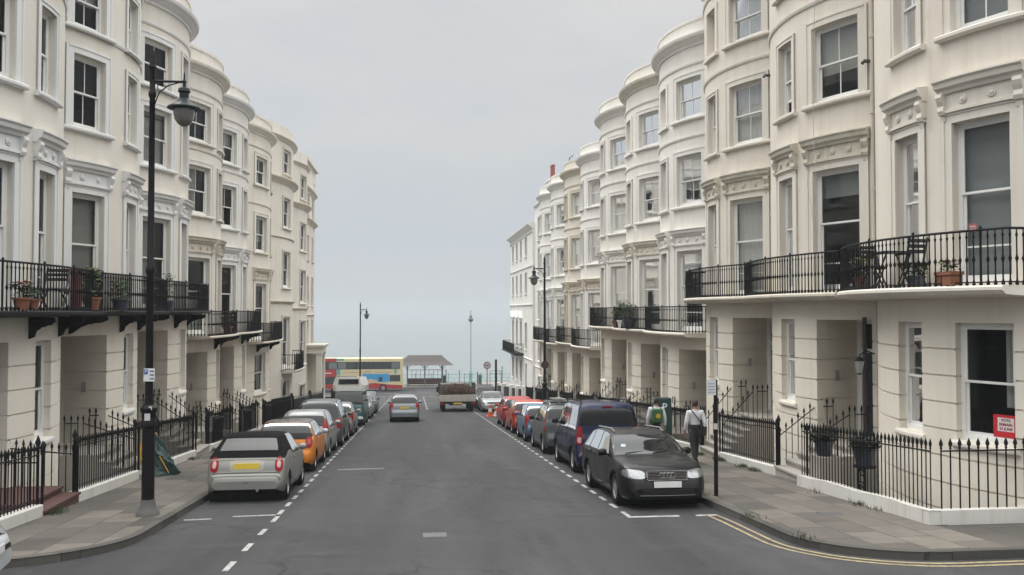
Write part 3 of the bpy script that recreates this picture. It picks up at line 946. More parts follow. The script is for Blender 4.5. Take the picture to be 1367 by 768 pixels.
def iron_run(mb, p0, p1, h=1.12, sp=.13, big=False, n=None, low=True):
    """railing bars with spear heads between two ground points (z = foot of the bars)"""
    p0, p1 = Vector(p0), Vector(p1); L = math.hypot(p1.x - p0.x, p1.y - p0.y)
    n = n or max(1, int(round(L / sp)))
    for i in range(n + 1):
        p = p0.lerp(p1, i / n); k = 1.25 if big else 1.0
        r = .0115 * k
        mb.lathe([(r, 0), (r, h - .17), (.021 * k, h - .155), (.013 * k, h - .135), (.030 * k, h - .085), (.024 * k, h - .05), (.008 * k, h), (.001, h + .025)], p, 6)
    for f in ([h - .20] + ([.10] if low else [])):
        mb.tube([(p0.x, p0.y, p0.z + f), (p1.x, p1.y, p1.z + f)], .014, 4)
def iron_post(mb, p, h=1.25):
    mb.lathe([(.028, 0), (.028, h - .2), (.045, h - .18), (.03, h - .14), (.055, h - .07), (.035, h - .01), (.008, h + .06)], p, 8)

def area_railing(label, side, ya, yb, xp, group, first=None, gate=None, plinth=True, back=None, white=True, h=1.12, org=None):
    """iron railing on its plinth along the pavement's inner edge"""
    yc = (ya + yb) / 2
    root = empty('iron_railing', (side * xp, yc, gz(yc) + PAVE), label, 'railing', group)
    ph = .22
    b = MB(); ys = frange(ya, yb, .6)
    b.grid([[(side * (xp - .10), y, gz(y) - .5), (side * (xp - .10), y, gz(y) + PAVE + ph - .02), (side * (xp - .08), y, gz(y) + PAVE + ph), (side * (xp + .1), y, gz(y) + PAVE + ph), (side * (xp + .1), y, gz(y) - 2.6)] for y in ys])
    for y in (ya, yb):
        b.face([(side * (xp - .10), y, gz(y) - .5), (side * (xp - .10), y, gz(y) + PAVE + ph - .02), (side * (xp - .08), y, gz(y) + PAVE + ph), (side * (xp + .1), y, gz(y) + PAVE + ph), (side * (xp + .1), y, gz(y) - 2.6)])
    if plinth: b.build('plinth', PLINTH_W if white else STEP_STONE, root, smooth=30, fix=True)
    segs = [(ya, yb)]
    if gate: segs = [(ya, gate[0]), (gate[1], yb)]
    for si, (a, c) in enumerate(segs):
        r = MB()
        if c - a > .15: iron_run(r, (side * xp, a + .05, gz(a) + PAVE + ph), (side * xp, c - .05, gz(c) + PAVE + ph), h)
        for y in ([ya + .02] if si == 0 else []) + ([yb - .02] if si == len(segs) - 1 else []): iron_post(r, (side * xp, y, gz(y) + PAVE + .1), h + .22)
        r.build('bars', BLACK_IRON, root, smooth=50)
    if gate:
        gt = MB(); a, c = gate
        z0, z1 = gz(a) + PAVE + .1, gz(c) + PAVE + .1
        th = .02
        gt.grid([[(side * (xp + e), y, z + q) for q in (0, h - .1)] for e, y, z in ((-th, a, z0), (-th, c, z1), (th, c, z1), (th, a, z0), (-th, a, z0))])
        for i in range(9):
            y = lerp(a, c, i / 8); gt.lathe([(.013, 0), (.013, h - .08), (.026, h - .02), (.004, h + .08)], (side * (xp - .03), y, lerp(z0, z1, i / 8)), 6)
        for q in (.15, h - .16): gt.tube([(side * (xp - .045), a, z0 + q), (side * (xp - .045), c, z1 + q)], .018, 4)
        gt.build('gate_panel', BLACK_IRON, root)
    return root

def stair_rails(root, side, st, both=True):
    """railings that climb beside a flight of front steps"""
    pl, land, ya, yb, gy, thr = st
    for y in (ya + .02, yb - .02) if both else (yb - .02,):
        r = MB()
        g0 = gz(y) + PAVE + .02
        xm = min(land - .1, pl + 1.5)
        iron_run(r, (side * (pl + .12), y, g0 + .17), (side * xm, y, thr), 1.0, .145, low=False)
        if land - xm > .2 or True: iron_run(r, (side * (xm + .13), y, thr), (side * (land + .35), y, thr), 1.0, .145, low=False)
        iron_post(r, (side * (pl + .03), y, g0 + .12), 1.2)
        r.build('handrail', BLACK_IRON, root, smooth=50)
PLINTH_W = stucco('white_plinth', (.58, .57, .54), 1.2)
# ------------------------------------------------------------------ the two terraces
def see_through(name, col, a):
    t = NT(name); t.set(col, .8, 0, .2)
    tr = t.n('ShaderNodeBsdfTransparent'); mx = t.n('ShaderNodeMixShader'); mx.inputs[0].default_value = a
    t.l(tr.outputs[0], mx.inputs[1]); t.l(t.b.outputs[0], mx.inputs[2]); t.l(mx.outputs[0], t.out.inputs['Surface']); return t.m
SCREEN = see_through('balcony_mesh', (.02, .024, .022), .72)

S_R1 = stucco('cream_render', (0.689, 0.641, 0.569), .8); S_R1T = stucco('cream_trim', (0.694, 0.655, 0.588), .7); S_R1D = stucco('stained_trim', (0.594, 0.560, 0.482), 1.8)
S_R1L = stucco('cream_ground_floor', (0.739, 0.692, 0.604), .6)
S_R2 = stucco('pale_render', (0.745, 0.722, 0.672), .7); S_R2T = stucco('pale_trim', (0.750, 0.734, 0.694), .6); S_R2D = stucco('pale_stained_trim', (0.650, 0.616, 0.538), 1.8); S_R2L = stucco('pale_ground_floor', (0.739, 0.692, 0.609), .6)
S_R3 = stucco('white_render', (0.773, 0.762, 0.728), .6); S_R3B = stucco('beige_render', (0.70, 0.665, 0.595), .8); S_R3T = stucco('white_render_trim', (0.773, 0.762, 0.739), .6); S_R3D = stucco('beige_stained_trim', (0.616, 0.571, 0.482), 1.6)
S_L1 = stucco('ivory_render', (0.690, 0.654, 0.591), .5); S_L1T = stucco('cool_white_trim', (0.70, 0.705, 0.70), .4); S_L1L = stucco('ivory_ground_floor', (0.751, 0.708, 0.635), .5)
S_L2 = stucco('buff_render', (0.683, 0.653, 0.599), .8); S_L2T = stucco('buff_trim', (0.672, 0.644, 0.588), .7); S_L2D = stucco('buff_stained_trim', (0.560, 0.521, 0.448), 1.8); S_L2L = stucco('buff_ground_floor', (0.721, 0.675, 0.597), .7)
S_L4 = stucco('sand_render', (0.672, 0.638, 0.571), .9); S_L4D = stucco('sand_stained_trim', (0.571, 0.532, 0.459), 1.8)

XR, XL = 10.7, 9.0
HR = [  # name suffix label, y0, w, zf, eave, colours, options
 ('cream bow-fronted corner house with a red poster in its ground floor window', 13.30, 5.65, 3.18, 10.95, (S_R1, S_R1T, S_R1T, S_R1L),
  dict(door=False, wide=(.60, 1.62), sn_style='four', curtains=dict(tw=None, gn=None, fw=('blind', .0, 1, .0, 1), fn=('blind', .0, 1, 0, 1), sw=('blind', .0, 1, 0, 1), sn=('net', 0, 1, .1, .9), gw=('net', .3, 1, 0, .3)))),
 ('cream bow-fronted house with tubs of plants by its door and a cable hanging down', 18.95, 5.7, 3.18, 10.95, (S_R1, S_R1T, S_R1D, S_R1L),
  dict(sn_open=.32, curtains=dict(sw=('cream', .38, 1, 0, 1), tw=('net', 0, 1, 0, 1), gn=('net', 0, 1, 0, .4)))),
 ('cream bow-fronted house with net curtains beside the parking sign post', 24.65, 5.6, 3.18, 10.95, (S_R1, S_R1T, S_R1D, S_R1L),
  dict(tn_blind=True, curtains=dict(fw=('net', 0, 1, 0, 1), sw=('net', 0, 1, 0, 1), tw=('net', 0, 1, 0, 1)))),
 ('pale bow-fronted house numbered 13 behind the walking man', 30.25, 5.6, 1.95, 10.95, (S_R2, S_R2T, S_R2T, S_R2L),
  dict(tn_blind=True, curtains=dict(tw=('cream', .5, 1, 0, 1)))),
 ('pale bow-fronted house with bushy potted plants along its balcony', 35.85, 5.7, 1.95, 10.95, (S_R2, S_R2T, S_R2D, S_R2L), dict(tn_blind=True, dirty_cornice=True, curtains={})),
 ('pale bow-fronted house where the higher balcony ends, before the lower white houses', 41.55, 5.7, 1.95, 10.95, (S_R2, S_R2T, S_R2T, S_R2L), dict(curtains=dict(sw=('net', 0, 1, 0, 1)))),
 ('white bow-fronted house with a small grey pipe on its roof', 47.25, 5.5, .72, 10.95, (S_R3, S_R3T, S_R3D, S_R2L), dict(curtains=dict(fw=('net', 0, 1, 0, 1)))),
 ('beige bow-fronted house standing between white ones', 52.75, 5.7, .72, 10.95, (S_R3B, S_R3D, S_R3D, S_R2L), dict(curtains={})),
 ('white bow-fronted house with a mast on its roof', 58.45, 5.7, .5, 11.15, (S_R3, S_R3T, S_R3T, S_R2L), dict(curtains=dict(sw=('net', 0, 1, 0, 1)))),
 ('white bow-fronted house below the red chimney pots', 64.15, 5.7, .5, 11.15, (S_R3, S_R3T, S_R3T, S_R2L), dict(curtains=dict(fw=('net', 0, 1, 0, 1)))),
]
houses = []
for i, (lab, y0, w, zf, eave, cols, opt) in enumerate(HR):
    opt['parapet_mat'] = cols[0]
    if i > 2: opt['curtain_share'] = .3
    root, F = bow_house('bow_fronted_house', lab, 1, XR, y0, w, zf, eave, .95, cols, opt, 'bow-fronted houses down the right side')
    houses.append((root, F, zf, cols))
    mats = dict(trim=cols[1])
    first = i in (0, 1, 3, 6, 8); last = i in (0, 2, 5, 7, 9)
    scr = {2: [(3.9, 5.55, SCREEN)], 1: [(.1, .5, SCREEN)], 3: [], 4: [(.6, 2.2, SCREEN)], 5: [(.8, 2.6, SCREEN), (4.6, 5.6, SCREEN)], 6: [(3.8, 5.4, SCREEN)], 7: [(2.8, 4.6, SCREEN)], 8: [(2, 3.4, SCREEN)], 9: [(.5, 2, SCREEN), (3.4, 5.5, SCREEN)]}.get(i, [])
    balcony(root, F, zf, (0.0, w), (first, last), mats, 1.05 if i else 1.0, 1.5 if i else 1.72, screens=scr, far=i > 4,
            edge_mat=S_R1T if i in (0, 3, 6) else (S_R2D if i != 1 else S_R1D))

HL = [
 ('ivory bow-fronted house with red tiled steps and a chair on its balcony', 17.10, 5.65, 2.75, 10.3, (S_L1, S_L1T, S_L1T, S_L1L), dict(step_mat=plain('red_tile', (.085, .04, .036), .7, 0, .3, 8), curtains=dict(fw=('blind', .5, 1, 0, 1)))),
 ('ivory bow-fronted house just left of the tall lamp post with a screened balcony end', 22.75, 5.7, 2.75, 10.3, (S_L1, S_L1T, S_L1T, S_L1L), dict(wide=(.36, 1.36), curtains=dict(fw=('cream', .0, 1, 0, 1), gn=('net', 0, 1, 0, .4)))),
 ('ivory bow-fronted house behind the lamp post at the end of the long iron balcony', 28.45, 5.5, 2.75, 10.3, (S_L1, S_L1T, S_L1T, S_L1L), dict(curtains=dict(fw=('cream', 0, 1, 0, .5), sw=('net', 0, 1, 0, 1)))),
 ('buff bow-fronted house just below the ivory terrace behind the street lamp head', 33.95, 5.3, 1.78, 10.55, (S_L2, S_L2T, S_L2D, S_L2L), dict(curtains=dict(sw=('net', 0, 1, 0, .6)))),
 ('buff bow-fronted house with white joinery and two screened balcony panels', 39.25, 5.9, 1.78, 10.6, (S_L2, S_L1T, S_L1T, S_L2L), dict(curtains={})),
 ('wide buff bow-fronted house with a railed balcony beside the narrow sand coloured bays', 45.4, 6.8, 1.15, 11.25, (S_L4, S_L4, S_L4D, S_L2L), dict(curtains={}, wide=(1.3, 2.8), narrow=(4.1, 5.2), door=False)),
]
for i, (lab, y0, w, zf, eave, cols, opt) in enumerate(HL):
    opt['parapet_mat'] = cols[0]
    root, F = bow_house('bow_fronted_house', lab, -1, XL, y0, w, zf, eave, .9, cols, opt, 'bow-fronted houses down the left side')
    houses.append((root, F, zf, cols))
    mats = dict(trim=cols[1])
    first = i in (0, 3, 5); last = i in (2, 4, 5)
    scr = {0: [(3.9, 5.6, SCREEN)], 1: [(.1, 1.6, SCREEN)], 2: [(.5, 1.5, SCREEN), (4.1, 5.4, SCREEN)], 3: [(3.0, 5.2, SCREEN)], 4: [(3.6, 5.8, SCREEN)], 5: [(4.4, 6.6, SCREEN)]}[i]
    br = {0: (2.2, 3.9), 1: (.35, 2.2, 4.0), 2: (.25, 2.0, 4.6), 3: (2.2, 4.2), 4: (.4, 2.4, 4.4), 5: (1.5, 4.6)}[i]
    balcony(root, F, zf, (0.0, w), (first, last), mats, 1.2, 1.5, slab=.12, screens=scr, brackets=br, far=i > 3, edge_mat=BLACK_IRON if i < 3 else S_L2D)

def flat_house(name, label, side, xf, y0, w, ztop, cols, columns, rows, cornices, bulge=0.0, group=None, bays=None, grooves=None, curtains=True, zsplit=None, roof_mat=LEAD):
    wallm, trimm, trim2 = cols
    F = Front(side, xf, y0, w, bulge); yc = y0 + w / 2
    root = empty(name, (side * xf, yc, gz(yc) + PAVE), label, 'house', group)
    mats = dict(trim=trimm, trim2=trim2, joinery=WHITE_PAINT)
    zb = gz(y0 + w) - 2.7
    op = []
    for (z0, z1, style, sel) in rows:
        for ci in (sel if sel is not None else range(len(columns))):
            u = columns[ci]
            c = None
            if curtains and RND.random() < .45: c = (RND.choice(['net', 'cream', 'blind']), RND.choice([0, .4, .55]), 1, 0, 1)
            op.append(dict(u0=u[0], u1=u[1], z0=z0, z1=z1, style=style, depth=.2 if style != 'door' else .6, arch=0 if style == 'door' else .13, sill=style != 'door', curtain=c))
    wall_grid(F, [(zb, 0)] + (groove_rows(*grooves) if grooves else []) + [(ztop, 0)], op).build('wall', wallm, root, smooth=30)
    X = lambda d: side * (xf + d)
    bd = MB()
    for y in (y0 + .004, y0 + w - .004): bd.face([(X(-.02), y, zb), (X(9), y, zb), (X(9), y, ztop), (X(-.02), y, ztop)])
    bd.face([(X(9), y0, zb), (X(9), y0 + w, zb), (X(9), y0 + w, ztop), (X(9), y0, ztop)])
    bd.build('side_wall', wallm, root)
    us = F.us(0, w, .5)
    rf = MB(); rf.f.append([rf.vert(F.pt(u, -.05, ztop - .3)) for u in us] + [rf.vert((X(9), y0 + w, ztop - .3)), rf.vert((X(9), y0, ztop - .3))]); rf.build('roof', roof_mat, root)
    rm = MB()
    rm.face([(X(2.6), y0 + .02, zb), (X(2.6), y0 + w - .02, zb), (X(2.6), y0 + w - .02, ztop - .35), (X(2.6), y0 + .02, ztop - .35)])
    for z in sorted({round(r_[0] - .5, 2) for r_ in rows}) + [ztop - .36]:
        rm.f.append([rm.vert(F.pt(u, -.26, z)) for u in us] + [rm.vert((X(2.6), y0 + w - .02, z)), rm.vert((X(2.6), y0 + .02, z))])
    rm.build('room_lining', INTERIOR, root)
    for z, k in cornices:
        c = MB(); ends = F.us(0 - .0, w, .3)
        arc_sweep(c, F, ends, [(-.05, z - .3 * k), (.05 * k, z - .3 * k), (.10 * k, z - .18 * k), (.28 * k, z - .06 * k), (.36 * k, z + .02 * k), (.36 * k, z + .08 * k), (-.05, z + .14 * k)])
        c.build('cornice', trim2, root, smooth=35)
    for o in op:
        if o['style'] == 'door':
            a, b = frame_of(F, o); d = MB()
            d.grid([[(a.x, a.y, z), (b.x, b.y, z)] for z in (o['z0'], o['z1'])]); d.build('door', plain('dark_door', (.03, .035, .04), .35, 0, .1), root); continue
        sash_window(root, F, o, o['style'], mats)
    return root, F, mats

# right: a flat-fronted house and the tall end house by the sea front
r_, F_, m_ = flat_house('flat_fronted_house', 'white flat-fronted house squeezed in beside the end building by the sea', 1, 10.7, 70.1, 7.0, 12.35, (S_R3, S_R3T, S_R3T),
    [(1.0, 2.0), (3.9, 4.9)], [(8.9, 10.9, 'four', None), (6.2, 8.2, 'four', None), (2.0, 4.4, 'four', None), (-1.6, .8, 'four', None), (-4.4, -3.0, 'two', None)], [(12.1, .5), (-2.2, .25)])
r_, F_, m_ = flat_house('end_building', 'tall white end building with a projecting cornice and little gables by the sea front', 1, 10.5, 77.1, 18.4, 10.75, (S_R3, S_R3T, S_R3T),
    [(4.2, 5.4), (8.2, 9.2), (11.8, 12.8), (15.3, 16.3)], [(7.95, 9.75, 'four', None), (4.4, 6.35, 'four', None), (-.9, 1.55, 'tall', None), (-4.4, -2.25, 'two', (1, 2, 3)), (-5.6, -2.3, 'door', (0,))], [(10.6, 1.3), (9.95, .3), (6.85, .3), (3.3, .35), (-1.75, .3)])
for u in (8.7, 12.3, 15.8):
    t = MB(); d0, d1 = 10.5 - .30, 10.5 + .1
    t.prism([(77.1 + u - .95, 2.05), (77.1 + u + .95, 2.05), (77.1 + u, 2.75)], 'x', d0, d1)
    t.prism([(77.1 + u - .8, 1.75), (77.1 + u + .8, 1.75), (77.1 + u + .8, 2.05), (77.1 + u - .8, 2.05)], 'x', d0 + .12, d1)
    t.build('gable', plain('bright_white', (.80, .80, .78), .6, 0, .05), r_)
balcony(r_, F_, -1.45, (6.6, 17.9), (True, True), m_, 1.0, 1.0, far=True, screens=[(12, 14, SCREEN)], edge_mat=BLACK_IRON, flat_front=True)

# left: narrow bays stepping down, the corner house and its porch
r_, F_, m_ = flat_house('bay_fronted_house', 'sand coloured bay-fronted house with a heavy cornice below its top floor and a small balcony', -1, 8.75, 52.2, 8.0, 14.1, (S_L4, S_L2T, S_L4D),
    [(1.9, 3.4), (6.4, 7.1)], [(11.25, 12.75, 'four', (0,)), (7.9, 9.75, 'four', (0,)), (4.2, 6.4, 'four', (0,)), (-.75, 2.35, 'tall', (0,)), (-3.6, -1.6, 'two', (0,))], [(13.35, .7), (10.8, .9), (7.25, .25), (3.3, .45)], bulge=.85)
balcony(r_, F_, -.9, (1.8, 7.9), (True, True), m_, 1.0, 1.6, far=True, screens=[(4.6, 7.6, SCREEN)], edge_mat=S_L4D)
r_, F_, m_ = flat_house('bay_fronted_house', 'narrow sand coloured bay-fronted house next to the corner house with the attic block', -1, 8.7, 60.2, 6.8, 13.9, (S_L4, S_L2T, S_L4D),
    [(1.7, 3.1)], [(10.7, 12.35, 'four', None), (7.0, 8.95, 'four', None), (3.3, 5.6, 'four', None), (-1.0, 2.0, 'tall', None), (-4.3, -2.5, 'two', None)], [(13.1, .6), (10.2, .9), (2.9, .4)], bulge=.8)
r_, F_, m_ = flat_house('corner_house', 'sand coloured corner house with a raised attic block and a columned porch', -1, 8.6, 67.0, 7.6, 13.6, (S_L4, S_L2T, S_L4D),
    [(1.8, 2.8), (5.0, 6.0)], [(10.4, 12.0, 'four', None), (6.8, 8.7, 'four', None), (3.2, 5.4, 'four', None), (-.3, 2.0, 'four', None)], [(12.35, .8), (9.9, .9), (2.4, .35)], bulge=.12)
a = MB(); a.box2((-8.5, 67.3, 13.3), (-14, 74.4, 14.4)); a.box2((-8.25, 67.1, 14.4), (-14.2, 74.6, 14.65)); a.build('attic', S_L4, r_)
p = MB()
zt = -.55; gy = gz(72) + .1
p.box2((-8.7, 67.6, zt), (-7.15, 70.6, zt + .42)); p.box2((-8.7, 67.45, zt + .42), (-7.05, 70.75, zt + .55)); p.box2((-8.7, 67.35, zt + .55), (-6.95, 70.85, zt + .70))
for y in (67.95, 70.25):
    p.box2((-7.62, y - .22, gy - .4), (-7.2, y + .22, zt - .12)); p.box2((-7.68, y - .28, zt - .12), (-7.14, y + .28, zt + .001)); p.box2((-7.68, y - .28, gy - .4), (-7.14, y + .28, gy + .35))
p.box2((-8.7, 70.0, gy - .4), (-7.68, 70.45, zt))
bevel(p.build('porch', S_L4, r_), .02)

# roof-top pieces
def chimney(label, x, y, z0, z1, pots):
    r = empty('chimney_stack', (x, y, z0), label, 'chimney', 'chimneys on the roofs')
    m = MB(); m.box2((x - .45, y - .9, z0 - .2), (x + .45, y + .9, z1)); m.box2((x - .52, y - .97, z1), (x + .52, y + .97, z1 + .14)); m.build('stack', S_R3, r)
    n = len(pots)
    for i, h in enumerate(pots):
        q = MB(); q.lathe([(.17, 0), (.16, .1), (.13, h - .12), (.17, h - .1), (.17, h), (.11, h), (.11, h - .3)], (x, y - .6 + 1.2 * (i + .5) / n, z1 + .14), 12); q.build('pot', plain('red_clay', (.27, .075, .05), .75, 0, .2, 6), r, smooth=40)
chimney('white chimney stack with two tall red clay pots', 11.2, 70.0, 12.0, 13.35, [1.25, 1.25])
chimney('low chimney stack with one short red pot beside the mast', 11.6, 63.8, 11.4, 12.6, [.4])
m = MB(); m.tube([(11.2, 62.2, 11.5), (11.2, 62.2, 14.0)], .035, 6); m.tube([(11.2, 62.2, 13.95), (11.5, 62.2, 14.2)], .03, 6); m.box((11.2, 62.2, 11.75), (.3, .3, .5)); tag(m.build('roof_mast', GREY_IRON), 'thin grey mast standing on the roof of a white house', 'mast')
m = MB(); m.lathe([(.14, 0), (.12, 1.5), (.16, 1.52), (.16, 1.62), (.08, 1.64)], (11.1, 50.4, 11.5), 10); m.box((11.1, 50.4, 11.6), (.5, .5, .5)); tag(m.build('vent_pipe', GREY_IRON), 'small grey vent pipe on the roof of a white bow-fronted house', 'vent pipe')

# drainpipes
def pipe(label, x, y, z0, z1, mat, r=.05):
    m = MB(); m.tube([(x, y, z0), (x, y, z1)], r, 8)
    for i in range(int((z1 - z0) / 1.8) + 1): m.lathe([(r + .018, -.04), (r + .018, .04)], (x, y, z0 + .5 + i * 1.8), 8)
    tag(m.build('drainpipe', mat, smooth=40), label, 'drainpipe', 'drainpipes on the fronts')
pipe('black drainpipe beside the first recessed door on the cream terrace', 10.42, 19.1, -.9, 2.6, plain('brown_iron', (.03, .018, .018), .5, 0, .2))
pipe('cream drainpipe running down between the two nearest cream houses', 10.60, 18.97, 3.3, 13.9, S_R1D, .045)
pipe('cream drainpipe high between the two cream houses with net curtains', 10.58, 24.65, 3.3, 13.9, S_R1T, .045)
pipe('white drainpipe between the two pale houses with balcony plants', 10.58, 41.55, -2.2, 12.6, S_R2T, .06)
pipe('grey drainpipe on the ivory ground floor wall by the railing', -8.9, 22.77, -1.6, 2.5, plain('blue_grey_paint', (.10, .12, .16), .5, 0, .2), .045)

# ---- railings along the areas
RG, LG = 'area railings down the right side', 'area railings down the left side'
def st_of(i): return list(houses[i][0].get('steps', [0] * 6)) if 'steps' in houses[i][0] else None
rr = empty('iron_railing', (8.68, 16.5, gz(16.5) + PAVE), 'black spear-headed railing on the white plinth round the street corner', 'railing', RG)
b = MB()
def plw(x0, y0, x1, y1, n=8):
    pts = [(lerp(x0, x1, i / n), lerp(y0, y1, i / n)) for i in range(n + 1)]
    dx, dy = x1 - x0, y1 - y0; L = math.hypot(dx, dy); nx, ny = dy / L, -dx / L
    hh = lambda y: .24 + .02 * sin(y * 3)
    b.grid([[(x - nx * .11, y - ny * .11, gz(y) - .4), (x - nx * .10, y - ny * .10, gz(y) + PAVE + hh(y)), (x + nx * .10, y + ny * .10, gz(y) + PAVE + hh(y) + .01), (x + nx * .11, y + ny * .11, gz(y) - 2.6)] for x, y in pts])
plw(8.68, 18.75, 8.68, 13.67); plw(8.57, 13.78, 18.0, 13.78, 14)
b.face([(8.57, 18.75, gz(18.7) - .4), (8.58, 18.75, gz(18.7) + PAVE + .24), (8.78, 18.75, gz(18.7) + PAVE + .25), (8.79, 18.75, gz(18.7) - 2.6)])
b.build('plinth', PLINTH_W, rr, fix=True)
r1 = MB(); iron_run(r1, (8.68, 13.8, gz(13.8) + PAVE + .25), (8.68, 18.7, gz(18.7) + PAVE + .25), 1.17, .128, low=False)
r2 = MB(); iron_run(r2, (8.86, 13.78, gz(13.8) + PAVE + .25), (18, 13.78, gz(13.8) + PAVE + .25), 1.17, .17, big=True, low=False)
r2.build('bars', BLACK_IRON, rr, smooth=50)
r1.build('bars', BLACK_IRON, rr, smooth=50)
sc = MB()     # scrolled stay behind the bars
cx, cz, cy = 8.9, gz(16.6) + .36, 16.5
for k, (rad, tt) in enumerate(((.15, 0), (.11, .32), (.13, -.34))):
    sc.tube([(cx + .02 * k, cy + rad * cos(w) * (1 - w / 14), cz + tt + rad * sin(w) * (1 - w / 14)) for w in [q * .45 for q in range(22)]], .014, 5)
sc.tube([(cx, cy + .12, cz - .75), (cx, cy + .10, cz + .6)], .016, 5); sc.build('scroll_stay', BLACK_IRON, rr)

def rail_between(i, j, side, lab, group, **k):
    """railing from the far side of house i's steps to the near side of the next house's"""
    a = st_of(i); c = st_of(j) if j is not None else None
    ya = a[3]; yb = c[2] if c else k.pop('yend')
    k.pop('yend', None)
    xp = (a[0] + .1)
    rt = area_railing(lab, side, ya, yb, xp, group, **k)
    stair_rails(rt, side, a)
    return rt
RL = ['railing beside the door with the tubs of plants, climbing its stone steps', 'tall climbing railing behind the parking sign post', 'railing behind the ticket machine and the two walking men',
      'railing opposite the dark blue van', 'railing beyond the dark blue van, below the end of the higher balcony', 'railing in front of the first white house past the step in the terrace', 'railing in front of the beige house between the white ones', 'railing before the white house with the roof mast', 'farthest spear-headed railing, beside the flat white house']
for n in range(1, 10):
    rail_between(n, n + 1 if n < 9 else None, 1, RL[n - 1], RG, yend=70.0, white=n < 4)
LLb = ['railing with a white plinth just beyond the red tiled steps', 'railing with a white painted plinth behind the green sack', 'railing with a closed black gate between the green sack and the soft-top car', 'railing with a black gate left of the silver soft-top car', 'railing with a black gate behind the soft-top car roof']
for n in range(10, 15):
    s0 = st_of(n); ya = s0[3]; yb = st_of(n + 1)[2] if n < 14 else 50.0
    gate = (ya + .9, ya + 2.4) if n in (12, 13, 14) else None
    rt = area_railing(LLb[n - 10], -1, ya, yb, 7.0, LG, gate=gate, white=n < 13)
    stair_rails(rt, -1, s0)
area_railing('short railing at the near end of the ivory terrace', -1, 13.9, st_of(10)[2], 7.0, LG)
area_railing('black boarded railing in front of the wide buff house', -1, 50.4, 58.5, 7.0, LG, gate=(51, 58), white=False)
area_railing('black boarded railing before the porch of the corner house', -1, 59, 67.0, 7.0, LG, gate=(59.4, 66.4), white=False)
# dark garden walls towards the sea front
m = MB()
for y in frange(75.5, 96.5, 3): m.box2((-7.2, y - .2, gz(y) - .5), (-6.8, y + .2, gz(y) + 1.35))
m.grid([[(-7.0, y, gz(y) + h) for h in (-.3, 1.15)] for y in frange(75.5, 96.5, 3)])
m.grid([[(-7.06, y, gz(y) + h) for h in (-.3, 1.15)] for y in frange(75.5, 96.5, 3)])
tag(m.build('garden_fence', BLACK_IRON), 'dark boarded garden fence between the porch and the sea front', 'fence')
rr = empty('garden_railing', (8.9, 83, gz(83)), 'dark railing with pale gate piers below the end building', 'railing')
for y in (71.0, 75.5, 80.5, 88, 95):
    m = MB(); m.box2((8.75, y - .22, gz(y) - .3), (9.2, y + .22, gz(y) + 1.5)); m.build('pier', S_R3, rr)
m = MB(); m.grid([[(8.98, y, gz(y) + h) for h in (0, 1.2)] for y in frange(71, 95, 2)]); m.grid([[(9.02, y, gz(y) + h) for h in (0, 1.2)] for y in frange(71, 95, 2)])
m.build('panel', BLACK_IRON, rr)
# ------------------------------------------------------------------ sea air
hz = MB(); hz.box2((-2600, -120, SEA_Z - 2.5), (2600, 3800, 24))
ho = hz.build('haze', None)
hm = bpy.data.materials.new('haze'); hm.use_nodes = True; ht = hm.node_tree; ht.nodes.clear()
hv = ht.nodes.new('ShaderNodeVolumePrincipled'); hv.inputs['Color'].default_value = (.51, .545, .58, 1); hv.inputs['Density'].default_value = .0008; hv.inputs['Anisotropy'].default_value = 0
ho_out = ht.nodes.new('ShaderNodeOutputMaterial'); ht.links.new(hv.outputs[0], ho_out.inputs['Volume'])
ho.data.materials[0] = hm
tag(ho, 'pale sea haze over the end of the street', 'haze', kind='stuff')
